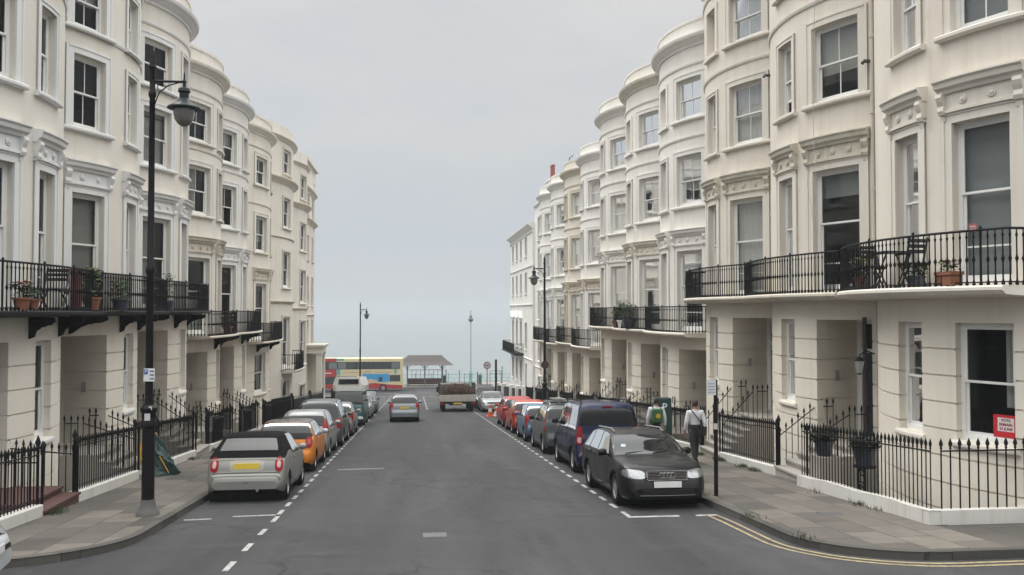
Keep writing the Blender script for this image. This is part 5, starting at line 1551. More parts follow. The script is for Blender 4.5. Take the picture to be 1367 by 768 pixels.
# dark grey people carrier with tall red lamps and roof bars
top = [(0, .52), (.03, .62), (.07, .70), (.10, .95), (.17, 1.18), (.34, 1.50), (.50, 1.60), (1.0, 1.64), (1.9, 1.63), (2.3, 1.55), (3.0, 1.16), (3.2, 1.07), (3.7, .96), (3.95, .80), (4.06, .58), (4.10, .45)]
c = Car(4.10, 1.75, top, [(0, 1.05), (2, 1.02), (3.0, .96), (3.6, .85), (4.1, .55)], (.66, 3.28), .32, tum=.25, tail=.25, taper=(.86, .74))
r = make_car('parked_car', 'dark grey people carrier with tall red tail lamps and silver roof bars', 'car', c, 0, [(.45, 1.05, .55, 1.05), (1.12, 1.88, 1.12, 1.88), (1.96, 2.9, 1.94, 2.32)], (3.04, 2.36), (.165, .36, VAN_GLASS),
    dict(rgb=(.075, .082, .085), tail=[(.12, .25, .36, .48, 4.7, 7.6), (.10, .24, .13, .26, 4.15, 4.7, CLEAR_LAMP), (.07, .22, .1, .24, 3.5, 4.15)], mirror=PLASTIC), mirrors=(2.62, 1.1), plate=(.80, YPLATE), doors=(1.08, 1.92, 2.8), handles=(1.25, 2.1), group=GR, bumper=[(False, .34, .46, .9, PLASTIC)])
m = MB()
for sg in (1, -1): m.tube([(.6, sg * .58, 1.60), (.7, sg * .58, 1.68), (2.0, sg * .58, 1.68), (2.15, sg * .57, 1.60)], .018, 6)
for x in (1.0, 1.75): m.box((x, 0, 1.72), (.09, 1.30, .04))
m.box((1.4, .1, 1.79), (1.5, .16, .06)); m.box((1.4, .3, 1.79), (1.5, .12, .05))
m.build('roof_bars', ALLOY, r); r['L'] = 4.10; place(r, 5.10, 30.2, 1)
hatch_car('small blue hatchback between the people carrier and the orange red car', (.09, .15, .23), 5.05, 35.1, 1, (3.7, 5.2, .02), L=3.55, W=1.62, H=1.46, group=GR)
hatch_car('orange red hatchback ahead of the small blue one', (.38, .060, .030), 5.08, 39.7, 1, (3.7, 5.4, .02), L=3.8, W=1.68, H=1.48, group=GR, metal=.2)
hatch_car('red hatchback farthest of the two red ones, next to the traffic cones', (.34, .035, .035), 5.12, 44.3, 1, (3.7, 5.4, .02), L=3.9, W=1.69, H=1.5, group=GR, metal=.2)
# silver saloon facing us
top = [(0, .50), (.04, .66), (.09, .84), (.20, .93), (.75, .98), (.95, 1.05), (1.5, 1.33), (1.75, 1.37), (2.3, 1.36), (2.55, 1.28), (3.15, .97), (3.3, .92), (3.9, .83), (4.2, .70), (4.36, .52), (4.4, .42)]
c = Car(4.4, 1.72, top, [(0, .85), (2, .90), (3.1, .86), (3.8, .76), (4.4, .5)], (.85, 3.5), .31, tum=.38, tail=.3, taper=(.84, .72))
r = make_car('parked_car', 'silver low car facing up the street beside the traffic cones', 'car', c, 0, [(1.12, 1.72, 1.42, 1.72), (1.8, 2.92, 1.8, 2.42)], (3.18, 2.50), (.92, 1.45), dict(rgb=(.34, .35, .365), decals=[('headlight', 'front', CLEAR_LAMP, (.63, .62, .17, .06, .012, 2.6, 20, 4, .1))]), mirrors=(2.72, .96), fplate=(.52, WPLATE), doors=(1.75, 2.9), handles=(1.95,), group=GR, grille=(.58, .68, .45), bumper=[(True, .34, .46, .6, PLASTIC)])
r['L'] = 4.4; place(r, 5.3, 60.2, -1)
c = estate(4.6, 1.85, 1.72)
r = make_car('parked_car', 'dark tall estate car facing us behind the silver low car', 'car', c, 0, [(.45, 1.15, .62, 1.15), (1.2, 2.0, 1.2, 1.98), (2.08, 3.1, 2.06, 2.6)], (3.38, 2.68), (.155, .50), dict(rgb=(.03, .033, .036), decals=[('headlight', 'front', CLEAR_LAMP, (.68, .72, .17, .09))]), mirrors=(2.85, 1.1), fplate=(.52, WPLATE), doors=(1.18, 2.04), group=GR, grille=(.6, .74, .5))
m = MB(); m.box((2.3, 0, 1.74), (.08, 1.3, .05)); m.box((1.3, 0, 1.74), (.08, 1.3, .05)); m.build('roof_bars', ALLOY, r)
r['L'] = 4.6; place(r, 5.25, 66.0, -1)
for k, (y, rgb, lab) in enumerate(((72.5, (.035, .037, .04), 'black hatchback parked below the end building'), (78, (.06, .065, .075), 'dark blue grey hatchback near the seaward end of the right kerb'), (84, (.03, .03, .033), 'farthest black hatchback by the right kerb'))):
    hatch_car(lab, rgb, 5.2, y, -1, (3.7, 5.2, .02), group=GR)
# white car in the side street, only its bonnet in the picture
r, c = hatch_car('white car whose bonnet shows at the near corner of the left pavement', (.58, .60, .62), 0, 0, 1, (3.7, 5.2, .02), L=3.9, H=1.45)
r.matrix_world = Matrix.Translation((-7.18, 11.35, gz(11.35))) @ Matrix.Rotation(radians(8), 4, 'Z') @ Matrix.Translation((-1.95, 0, 0))
# ------------------------------------------------------------------ camper van, tipper truck, bus
def rbox(name, mat, parent, a, b, r=.05, seg=3):
    m = MB(); m.box2(a, b); o = m.build(name, mat, parent, smooth=45); bevel(o, r, seg, 30); return o
def flat_wheel(parent, x, y, R, w, sg, rim='disc'): wheel(parent, x, y, R, w, sg, rim)

# green camper van with a white high roof, facing up the street
GREEN = paint('teal_van_paint', (.032, .088, .092), .1, .3)
CREAMW = paint('white_van_paint', (.60, .60, .57), 0, .35)
top = [(0, .62), (.05, .9), (.10, 1.1), (.20, 1.62), (.42, 1.88), (.8, 1.93), (3.2, 1.93), (3.7, 1.86), (4.0, 1.62), (4.28, 1.12), (4.36, .95), (4.40, .6), (4.42, .42)]
c = Car(4.42, 1.74, top, [(0, 1.12), (3.9, 1.12), (4.3, 1.0), (4.42, .55)], (.95, 3.35), .33, tum=.13, tail=.22, nose=.26, taper=(.88, .84))
r = make_car('camper_van', 'green camper van with a tall white roof pod, parked facing us on the left', 'van', c, 0, [(.5, 1.6, .55, 1.6), (1.7, 2.8, 1.7, 2.8), (2.9, 3.85, 2.9, 3.7)], (4.22, 3.86), (.14, .28), dict(rgb=(.032, .088, .092), decals=[('headlight', 'front', CLEAR_LAMP, (.62, .80, .10, .10, .014, 2))]), mirrors=(3.95, 1.35), fplate=(.52, WPLATE), doors=(2.86, 3.9), group=GL, metal=.1, rim='disc')
m = MB()
for x0, x1, z0, z1, w0, w1 in ((.15, 3.78, 1.80, 2.08, .82, .85), (.22, 3.72, 2.08, 2.52, .85, .70), ):
    rows = []
    for (xa, xb, w, z) in ((x0 - .02, x1 + .02, w0, z0), (x0, x1, w1, z1)):
        rows.append([(xa, -w, z), (xb - .22, -w, z), (xb, -w * .8, z), (xb, w * .8, z), (xb - .22, w, z), (xa, w, z)])
    m.grid(rows, close_u=True)
m.f.append([m.vert(p) for p in ((.22, -.70, 2.52), (3.50, -.70, 2.52), (3.72, -.56, 2.52), (3.72, .56, 2.52), (3.50, .70, 2.52), (.22, .70, 2.52))])
bevel(m.build('roof_pod', CREAMW, r, smooth=40), .05, 3, 25)
m = MB(); m.box((3.772, 0, 2.29), (.02, 1.02, .24), Matrix.Rotation(radians(-3), 3, 'Y')); bevel(m.build('roof_window', CAR_GLASS, r), .008)
m = MB(); m.box2((4.38, -.80, .36), (4.50, .80, .50)); bevel(m.build('front_bumper', CREAMW, r), .04, 3)
m = MB(); ex = 4.375
m.tube([(ex + .012, .13 * cos(a), 1.02 + .13 * sin(a)) for a in [2 * pi * k / 24 for k in range(25)]], .012, 6)
for a, b in (((-.07, .10), (-.025, -.02)), ((-.025, -.02), (0, .05)), ((0, .05), (.025, -.02)), ((.025, -.02), (.07, .10)), ((-.10, .05), (-.045, -.10)), ((-.045, -.10), (0, -.01)), ((0, -.01), (.045, -.10)), ((.045, -.10), (.10, .05))):
    m.tube([(ex + .012, a[0], 1.02 + a[1]), (ex + .012, b[0], 1.02 + b[1])], .010, 5)
m.build('round_emblem', CHROME, r)
r['L'] = 4.42; place(r, -3.45, 46.9, -1)

# tipper truck with a load of brush
r = empty('tipper_truck', (0, 0, 0), 'white tipper truck loaded with brown brushwood, driving towards the sea', 'truck')
TRUCKW = plain('dirty_white_paint', (.42, .40, .36), .55, 0, .25, 3)
RUST = plain('rusty_steel', (.14, .075, .05), .8, 0, .4, 5)
m = MB(); m.box2((.05, -.95, .55), (3.9, .95, .68)); m.box2((3.0, -.4, .35), (5.6, .4, .7)); m.build('chassis', DARK, r)
m = MB()
m.box2((0, -1.14, .70), (.07, 1.14, 1.16)); 
for i in range(7): m.box2((-.02, -1.1 + i * .36, .72), (0, -1.1 + i * .36 + .05, 1.14))
bevel(m.build('tailgate', TRUCKW, r), .012)
m = MB(); m.box2((.07, -1.14, .68), (3.6, 1.14, .74))
for sg in (1, -1): m.box2((.072, sg * 1.14, .742), (3.6, sg * 1.08, 1.15))
m.build('load_bed', TRUCKW, r)
m = MB()
for sg in (1, -1):
    for x in (.04, 1.2, 2.4, 3.56): m.box2((x, sg * 1.075, 1.16), (x + .05, sg * 1.125, 1.98))
    for z in (1.35, 1.55, 1.75, 1.95): m.tube([(.06, sg * 1.1, z), (3.6, sg * 1.1, z)], .014, 4)
    for i in range(24): m.tube([(.06 + i * .15, sg * 1.1, 1.16), (.06 + i * .15, sg * 1.1, 1.95)], .006, 3)
for z in (1.98,): m.tube([(.06, -1.1, z), (.06, 1.1, z)], .02, 5)
m.build('cage', GREY_IRON, r)
m = MB(); m.box2((3.75, -.98, .55), (5.5, .98, 1.92)); bevel(m.build('cab', plain('cab_grey', (.16, .16, .155), .5, 0, .15, 3), r), .12, 4)
m = MB(); m.box2((3.74, -.7, 1.4), (3.752, .7, 1.8)); m.build('cab_rear_window', CAR_GLASS, r)
for sg in (1, -1):
    m = MB(); m.box2((4.7, sg * 1.0, 1.25), (4.82, sg * 1.22, 1.65)); bevel(m.build('wing_mirror', PLASTIC, r), .02)
    m = MB(); m.box2((-.015, sg * .98 - .16, .50), (.05, sg * .98 + .1, .62)); bevel(m.build('tail_light', RED_LAMP, r), .01)
for x in (.95, 4.6):
    for sg in (1, -1): flat_wheel(r, x, sg * .88, .38, .26 if x < 2 else .2, sg)
m = MB(); m.box2((-.01, -.26, .52), (.01, .26, .63)); m.build('number_plate', YPLATE, r)
BRUSH = plain('brushwood', (.10, .062, .042), .9, 0, .5, 9); rl = random.Random(4)
load = MB()
for k in range(900):
    x = rl.uniform(.15, 3.4); y = rl.uniform(-1.0, 1.0); z = 1.0 + rl.random() * (.85 - .35 * abs(y) ** 2) * (1 if k % 3 else .6)
    L = rl.uniform(.3, .9); a = rl.gauss(0, .8); e = rl.gauss(0, .22)
    d = Vector((sin(a) * cos(e) * .6, cos(a) * cos(e), sin(e))).normalized() * L / 2
    p = Vector((x, y * .86, z)); load.tube([p - d, p + Vector((0, 0, rl.gauss(0, .04))), p + d], rl.uniform(.006, .022), 4, cap=False)
lo = load.build('brushwood_load', BRUSH, None); tag(lo, 'heap of brown cut brushwood loaded on the tipper truck', 'brushwood', kind='stuff')
lf = MB()
for k in range(500):
    x = rl.uniform(.1, 3.4); y = rl.uniform(-1.0, 1.0); z = .8 + rl.random() * .9; a = rl.uniform(0, pi); w = rl.uniform(.03, .09)
    M = Matrix.Rotation(a, 3, 'Z') @ Matrix.Rotation(rl.uniform(-1, 1), 3, 'X')
    lf.face([tuple(M @ Vector(q) * w + Vector((x, y * .9, z))) for q in ((-1, 0, 0), (0, -.5, 0), (1, 0, 0), (0, .5, .1))])
lq = lf.build('cut_greenery', plain('dull_cut_leaf', (.055, .06, .03), .8, 0, .5, 9), None); tag(lq, 'dull green cuttings mixed in the truck load', 'cuttings', kind='stuff')
core = MB(); core.box2((.3, -.95, .76), (3.5, .95, 1.25)); core.build('load_core', BRUSH, lo)
r['L'] = 5.5; place(r, 2.88, 62.1, 1); r.matrix_world = r.matrix_world @ Matrix.Diagonal((1, 1.1, 1, 1))
for o in (lo, lq): o.matrix_world = r.matrix_world.copy()

# double-decker bus crossing the end of the street
r = empty('bus', (0, 0, 0), 'cream and red double-decker bus crossing the end of the street', 'bus')
BC = plain('bus_cream', (.60, .53, .33), .35, 0, .06, 2, coat=.4); BR = plain('bus_red', (.36, .03, .035), .35, 0, .08, 2, coat=.4); BT = plain('bus_teal', (.10, .36, .34), .35, 0, .08, 2)
BB = plain('bus_ad_blue', (.04, .28, .55), .4, 0, .12, 2); DKW = glass('bus_glass', (.05, .06, .065), .02)
DKW2 = glass('bus_glass_pale', (.15, .17, .18), .02); Lb, Hb = 10.9, 4.38
def P_(x0, x1, z0, z1, name, mat, y=-1.255, th=.02, bv=0):
    m = MB(); m.box2((x0, y, z0), (x1, y + th, z1)); o = m.build(name, mat, r)
    if bv: bevel(o, bv)
    return o
m = MB(); m.box2((0, -1.25, .34), (Lb, 1.25, Hb)); bevel(m.build('body', BC, r), .14, 4)
# street side faces -y in this frame (front of the bus at +x)
P_(.02, 2.25, .42, 4.16, 'rear_panel', BR, -1.262)
P_(2.25, 3.2, 4.05, 4.34, 'roof_band', BT, -1.262); P_(0.1, 2.25, 4.05, 4.37, 'roof_band', BR, -1.266)
P_(2.25, 2.75, 2.15, 2.95, 'teal_band', BT, -1.262); P_(9.75, 10.05, 2.3, 2.95, 'teal_band', BT, -1.262)
m = MB(); m.prism([(2.3, .36), (10.85, .36), (10.85, .80), (8.8, .92), (7.2, 1.12), (5.5, .98), (2.3, .80)], 'y', -1.266, -1.25); m.build('skirt', BR, r)
for (x0, x1) in [(.2, 1.2), (1.25, 2.3), (2.42, 3.5), (3.58, 4.66), (4.74, 5.82), (5.9, 6.98), (7.06, 8.14), (8.22, 9.3), (9.38, 10.45)]:
    P_(x0, x1, 2.98, 3.82, 'upper_window', DKW if int(x0 * 10) % 3 else DKW2, -1.275, .02, .006)
P_(.15, 10.5, 2.93, 3.9, 'upper_window_band', PLASTIC, -1.268, .015)
P_(.15, 2.3, 1.0, 1.95, 'lower_window', DKW, -1.275); P_(2.35, 4.9, 1.25, 2.05, 'lower_window', DKW, -1.268)
P_(5.6, 9.1, 1.25, 2.30, 'advert', BB, -1.268)
m = MB(); m.prism([(5.7, 1.25), (7.6, 1.25), (7.4, 1.5), (6.8, 1.65), (6.2, 1.55), (5.9, 1.8)], 'y', -1.274, -1.262); m.build('advert_picture', plain('ad_sand', (.55, .45, .28), .5, 0, .3, 2), r)
P_(7.75, 8.2, 1.3, 1.9, 'cab_window', DKW, -1.277); P_(9.15, 10.55, 1.3, 2.15, 'driver_window', DKW, -1.272, .02, .01)
m = MB(); m.box2((Lb - .06, -1.05, 1.0), (Lb + .012, 1.05, 2.3)); m.box2((Lb - .06, -1.05, 2.95), (Lb + .012, 1.05, 3.85)); m.build('front_window', DKW, r)
P_(3.0, 5.6, 2.46, 2.52, 'lettering_line', plain('gold_brown', (.25, .16, .08), .6), -1.262, .014); P_(7.2, 9.4, 2.50, 2.56, 'lettering_line', plain('gold_brown', (.25, .16, .08), .6), -1.262, .014)
m = MB(); m.tube([(6.3 + .42 * cos(a), -1.264, 2.28 + .34 * sin(a)) for a in [pi * k / 10 for k in range(11)]], .04, 6); m.build('arched_crest', plain('gold_brown', (.25, .16, .08), .6), r)
P_(.5, 1.6, 2.40, 2.50, 'lettering_line', WHITE_PAINT, -1.270, .014)
for x in (2.6, 8.3):
    for sg in (1, -1): wheel(r, x, sg * 1.15, .48, .28, sg, 'disc')
    m = MB(); m.lathe([(.58, -1.272), (.58, -1.0), (0, -1.0)], (x, 0, .5), 24, Matrix(((1, 0, 0), (0, 0, 1), (0, 1, 0))), cap=False); m.build('wheel_arch', DARK, r)
Mx = Matrix.Translation((-12.55, 116.4, gz(117))); r.matrix_world = Mx
# ------------------------------------------------------------------ lamps, signs, shelter, sea-front railing
LAMP_BLACK = plain('lamp_black', (.007, .006, .008), .5, 0, .25, 6, spec=.2)
LAMP_GREEN = plain('lamp_green_black', (.012, .022, .023), .45, 0, .25, 6, spec=.25)
LAMP_GLASS = plain('lamp_globe', (.15, .145, .135), .15, 0, .25, 6, coat=.4)
def street_lamp(label, x, y, H, arm, base=True, extra=None):
    """cast-iron column with a bracket arm (towards +x or -x) and a hanging hat-shaped lantern"""
    z = gz(y) + PAVE
    r = empty('street_lamp', (x, y, z), label, 'street lamp', 'street lamps with hanging lanterns')
    m = MB()
    m.lathe([(.21, -.02), (.21, .05), (.17, .10), (.135, .22), (.125, .30)], (x, y, z), 16); m.build('footing', plain('lamp_footing', (.10, .098, .095), .85, 0, .3, 8), r, smooth=40)
    m = MB()
    m.lathe([(.115, .28), (.115, 1.62), (.15, 1.66), (.15, 1.74), (.125, 1.78), (.125, 1.90), (.15, 1.94), (.15, 2.0), (.085, 2.06), (.07, 2.2), (.065, 4.5), (.085, 4.54), (.085, 4.62), (.062, 4.66), (.052, H - 1.0), (.07, H - .97), (.07, H - .90), (.05, H - .86), (.05, H - .45), (.075, H - .42), (.05, H - .34), (.06, H - .2), (.02, H - .08), (.0, H)], (x, y, z), 14)
    m.build('column', LAMP_BLACK, r, smooth=40)
    zt = z + H - .68; xe = x + arm
    m = MB(); m.tube([(x, y, zt), (xe, y, zt)], .024, 8)
    m.lathe([(.02, -.02), (.05, .0), (.02, .05), (.015, .14), (.0, .22)], (xe, y, zt), 8)
    s = 1 if arm > 0 else -1
    m.tube([(x + s * .04, y, zt - .45), (x + s * .12, y, zt - .22), (x + s * .28, y, zt - .08), (xe - s * .08, y, zt - .01)], .013, 5)
    m.tube([(x + s * (.16 + .07 * cos(a)), y, zt - .11 + .06 * sin(a)) for a in [q * .5 for q in range(14)]], .010, 5)
    m.build('bracket', LAMP_BLACK, r, smooth=40)
    m = MB()
    m.lathe([(.0, -.02), (.03, -.03), (.03, -.10), (.10, -.13), (.115, -.19), (.085, -.22), (.085, -.32), (.12, -.36), (.15, -.40), (.30, -.49), (.305, -.515), (.20, -.51), (.0, -.50)], (xe, y, zt), 24)
    lan = m.build('lantern', LAMP_GREEN, r, smooth=40)
    m = MB(); m.lathe([(.19, -.515), (.195, -.60), (.17, -.72), (.12, -.80), (.05, -.85), (.0, -.86)], (xe, y, zt), 20, cap=False); m.build('globe', LAMP_GLASS, lan, smooth=60)
    return r, z
r, z = street_lamp('tall black street lamp nearest on the left, with a small white parking plate', -4.96, 16.84, 8.84, .58)
m = MB(); m.box((-4.93, 16.735, z + 2.62), (.20, .012, .24)); pl = m.build('parking_plate', plain('plate_white', (.60, .62, .64), .4), r)
m = MB(); m.box((-4.99, 16.727, z + 2.68), (.07, .006, .09)); m.build('plate_symbol', plain('plate_blue', (.03, .08, .28), .4), pl)
text_obj('plate_letter', 'P', .09, plain('plate_white', (.60, .62, .64), .4), Matrix.Translation((-4.99, 16.722, z + 2.68)) @ Matrix.Rotation(pi / 2, 4, 'X'), pl)
m = MB()
for k in range(3): m.box((-4.88, 16.727, z + 2.55 + k * .07), (.075, .006, .018))
m.build('plate_lines', PLASTIC, pl)
m = MB(); m.box((-4.95, 16.715, z + 1.84), (.10, .012, .13)); m.box((-4.90, 16.72, z + 2.00), (.06, .012, .07)); m.build('stickers', plain('paper_sticker', (.50, .49, .5), .7, 0, .2, 30), r)
r, z = street_lamp('black street lamp with a round sign halfway down the right side', 6.5, 43.28, 8.5, -.54)
m = MB(); m.lathe([(.20, -.01), (.20, .01)], (6.5, 43.14, z + 2.95), 20, Matrix.Rotation(pi / 2, 3, 'X')); m.build('round_sign', plain('sign_back', (.05, .035, .035), .5), r)
street_lamp('slim dark street lamp far down the left kerb in front of the bus', -4.9, 77.8, 8.9, .55)

# parking sign post on the right
z = gz(17.52) + PAVE
r = empty('sign_post', (6.25, 17.52, z), 'thin black post with a white parking plate beside the black estate car', 'sign post')
m = MB(); m.tube([(6.25, 17.52, z - .02), (6.25, 17.52, z + 2.42)], .042, 10); m.build('post', LAMP_BLACK, r, smooth=40)
m = MB(); m.box((6.14, 17.47, z + 2.26), (.20, .012, .32)); pl = m.build('parking_plate', plain('plate_white', (.60, .62, .64), .4), r)
m = MB()
for k in range(4): m.box((6.14, 17.462, z + 2.16 + k * .06), (.14, .005, .014))
m.build('plate_lines', plain('plate_grey', (.25, .27, .33), .5), pl)
m = MB(); m.box((6.23, 17.475, z + 1.45), (.08, .012, .12)); m.build('stickers', plain('paper_sticker', (.50, .49, .5), .7, 0, .2, 30), r)

def post(label, x, y, h, rad=.05, disc=None, mat=LAMP_BLACK):
    z = gz(y) + PAVE; r = empty('sign_post', (x, y, z), label, 'sign post')
    m = MB(); m.tube([(x, y, z - .02), (x, y, z + h)], rad, 8); m.build('post', mat, r, smooth=40)
    if disc:
        m = MB(); m.lathe([(disc, -.012), (disc, .012)], (x, y - .07, z + h - disc), 24, Matrix.Rotation(pi / 2, 3, 'X')); m.build('disc', plain('red_border', (.22, .05, .05), .5), r)
        m = MB(); m.lathe([(disc * .74, -.012), (disc * .74, .012)], (x, y - .078, z + h - disc), 24, Matrix.Rotation(pi / 2, 3, 'X')); m.build('disc_face', plain('sign_grey', (.33, .33, .35), .5), r)
        m = MB(); m.box((x, y - .095, z + h - disc), (disc * .9, .01, disc * .28)); m.build('disc_bar', plain('sign_dark', (.08, .07, .08), .5), r)
    return r
post('round traffic sign on a grey pole by the sea-front railing', 10.0, 121.0, 3.35, .06, .52, GREY_IRON)
post('dark narrow post in front of the end building', 6.6, 71.0, 3.6, .09)
post('short dark sign post near the far end of the right kerb', 6.5, 91, 2.6, .05)

# sea-front shelter
zp = gz(120) + PAVE
r = empty('seafront_shelter', (1.3, 122, zp), 'open sea-front shelter with a brown hipped roof on iron posts', 'shelter')
ROOFB = plain('shelter_roof', (.065, .056, .052), .7, 0, .12, 3)
m = MB(); x0, x1, y0_, y1_ = -2.6, 5.2, 119.9, 124.6; ze, zr = 2.95, 4.25
E_ = [(x0, y0_, zp + ze), (x1, y0_, zp + ze), (x1, y1_, zp + ze), (x0, y1_, zp + ze)]
T_ = [(x0 + 1.55, y0_ + 1.5, zp + zr), (x1 - 1.55, y0_ + 1.5, zp + zr), (x1 - 1.55, y1_ - 1.5, zp + zr), (x0 + 1.55, y1_ - 1.5, zp + zr)]
mid = [tuple(lerp(a[k], b[k], .42) - (.10 if k == 2 else 0) for k in range(3)) for a, b in zip(E_, T_)]
m.grid([E_, mid, T_], close_u=True); m.face(T_); m.face(E_[::-1])
m.build('roof', ROOFB, r)
SHG = plain('shelter_paint', (.12, .15, .15), .5, 0, .15, 5)
for x in (-1.15, 1.3, 3.75):
    for y in (120.5, 124.0):
        m = MB(); m.lathe([(.13, -.02), (.13, .12), (.075, .2), (.065, 2.3), (.11, 2.4), (.065, 2.5), (.08, 3.0)], (x, y, zp), 10)
        for s in (-1, 1): m.tube([(x, y, zp + 2.4), (x + s * .25, y, zp + 2.6), (x + s * .5, y, zp + 2.93)], .03, 5)
        m.build('post', SHG, r, smooth=40)
m = MB(); m.box2((-1.1, 122.2, zp + .9), (3.7, 122.26, zp + .95)); m.box2((-1.1, 122.2, zp + 2.15), (3.7, 122.26, zp + 2.22))
for x in frange(-1.1, 3.7, .6): m.box2((x - .025, 122.21, zp + .95), (x + .025, 122.25, zp + 2.15))
m.build('screen_frame', SHG, r)
m = MB(); m.box2((-1.1, 121.4, zp + .42), (3.7, 122.1, zp + .50)); m.box2((-1.1, 122.1, zp + .2), (3.7, 122.18, zp + 1.0)); m.build('bench', plain('bench_brown', (.10, .05, .04), .6, 0, .2, 6), r)
m = MB()
for x in (-1.0, 1.3, 3.6): m.box2((x - .06, 121.5, zp), (x + .06, 122.1, zp + .42))
m.build('bench_leg', SHG, r)

# turquoise railing
TUR = plain('turquoise_paint', (.14, .30, .28), .5, 0, .2, 4)
r = empty('seafront_railing', (0, 127.6, zp), 'turquoise sea-front railing along the promenade edge', 'railing')
m = MB(); P0 = -60
for x in frange(-60, 60, 2.4):
    m.lathe([(.09, 0), (.09, .12), (.055, .18), (.05, 1.15), (.085, 1.2), (.06, 1.28), (.02, 1.36)], (x, 127.6, zp), 8)
m.build('posts', TUR, r, smooth=40)
m = MB()
for h, q in ((1.12, .035), (.62, .022), (.16, .022)): m.tube([(-60, 127.6, zp + h), (60, 127.6, zp + h)], q, 6)
for i in range(150):
    x = -60 + i * .8
    m.tube([(x, 127.6, zp + .16), (x + .4, 127.6, zp + 1.1), (x + .8, 127.6, zp + .16)], .012, 4, cap=False)
m.build('rails', TUR, r)

# tall ornate sea-front lamp and small things beside it
def seafront_lamp(label, x, y, H):
    r = empty('seafront_lamp', (x, y, zp), label, 'street lamp')
    m = MB(); m.lathe([(.32, -.02), (.32, .3), (.22, .45), (.22, 1.5), (.28, 1.56), (.20, 1.7), (.14, 1.9)], (x, y, zp), 12); m.build('base', TUR, r, smooth=40)
    m = MB(); m.lathe([(.12, 1.9), (.085, H - 1.9), (.13, H - 1.85), (.08, H - 1.7)], (x, y, zp), 12); m.build('column', plain('pale_column', (.42, .43, .43), .5, 0, .1, 3), r, smooth=40)
    m = MB(); m.lathe([(.08, H - 1.7), (.30, H - 1.55), (.36, H - 1.35), (.30, H - 1.2), (.20, H - 1.1), (.22, H - .9), (.12, H - .75), (.05, H - .6), (.03, H - .25), (.10, H - .18), (.0, H - .0)], (x, y, zp), 14); m.build('lantern', plain('lantern_grey', (.16, .165, .16), .5, 0, .2, 5), r, smooth=40)
seafront_lamp('tall pale ornate lamp column standing on the promenade by the railing', 7.85, 123.4, 10.6)
def bollard(label, x, y, h, w, mat, name, cat, cap=None):
    m = MB(); m.lathe([(w, 0), (w, h * .8), (w * 1.15, h * .82), (w * 1.1, h * .9), (w * .5, h)], (x, y, zp), 10); tag(m.build(name, mat, smooth=40), label, cat)
bollard('dark green litter bin on the promenade behind the truck', 2.9 + 1.2, 124.2, 1.3, .28, plain('bin_green', (.02, .09, .075), .5), 'litter_bin', 'bin')
bollard('green litter bin beside the round traffic sign', 9.2, 123.6, 1.4, .25, plain('bin_green', (.02, .09, .075), .5), 'litter_bin', 'bin')
for k, (x, h, lab) in enumerate(((4.3, 2.2, 'dark promenade post left of the tall pale lamp'), (6.2, 2.1, 'dark promenade post just left of the tall pale lamp base'), (12.3, 2.6, 'dark promenade post beside the crossbar frame'), (14.3, 1.9, 'dark promenade post near the end building corner'))):
    m = MB(); m.lathe([(.10, 0), (.10, .2), (.06, .3), (.055, h - .3), (.10, h - .25), (.04, h)], (x, 122.8, zp), 8); tag(m.build('promenade_post', SHG, smooth=40), lab, 'post')
m = MB(); m.tube([(10.6, 123.2, zp), (10.6, 123.2, zp + 1.9), (12.2, 123.2, zp + 1.9)], .05, 6); m.tube([(10.6, 123.2, zp + 1.5), (12.2, 123.2, zp + 1.5)], .04, 6); m.tube([(12.2, 123.2, zp), (12.2, 123.2, zp + 1.9)], .05, 6); tag(m.build('crossbar_frame', SHG), 'dark frame with two crossbars on the promenade right of the round sign', 'frame')

# ticket machine
x, y = 8.1, 27.9; z = gz(y) + PAVE
r = empty('ticket_machine', (x, y, z), 'dark green parking ticket machine with a white letter P by the railing', 'ticket machine')
TM = plain('machine_green', (.008, .045, .042), .4, 0, .15, 5, coat=.3)
m = MB(); m.box2((x - .30, y - .18, z), (x + .30, y + .18, z + 1.72)); bevel(m.build('cabinet', TM, r), .05, 3)
m = MB(); m.box2((x - .26, y - .195, z + .25), (x + .02, y - .18, z + 1.12)); m.build('front_panel', plain('machine_panel', (.26, .30, .31), .4, .3, .2, 6), r)
m = MB(); m.box2((x - .12, y - .192, z + 1.22), (x + .22, y - .18, z + 1.62)); sg_ = m.build('sign_panel', TM, r)
text_obj('letter', 'P', .34, plain('letter_white', (.62, .70, .74), .5), Matrix.Translation((x + .05, y - .198, z + 1.42)) @ Matrix.Rotation(pi / 2, 4, 'X'), r, bold=.006)

# traffic cones
ORANGE = plain('cone_orange', (.55, .085, .02), .5, 0, .15, 6); CW = plain('cone_white', (.62, .62, .60), .5)
for k, (x, y, lab, mat) in enumerate(((4.55, 52.7, 'orange traffic cone nearest the road line', ORANGE), (4.95, 52.9, 'pale weathered traffic cone between two orange ones', CW), (5.3, 52.6, 'orange traffic cone closest to the kerb', ORANGE))):
    z = gz(y) - .018
    r = empty('traffic_cone', (x, y, z), lab, 'traffic cone', 'traffic cones')
    m = MB(); m.box2((x - .24, y - .24, z), (x + .24, y + .24, z + .06)); m.lathe([(.17, .05), (.04, .72), (.03, .72)], (x, y, z), 14); m.build('body', mat, r, smooth=40)
    m = MB(); m.lathe([(.122, .32), (.086, .52)], (x, y, z), 14, cap=False); m.lathe([(.126, .33), (.084, .51)], (x, y, z), 14, cap=False); m.build('band', CW if mat is ORANGE else ORANGE, r, smooth=40)

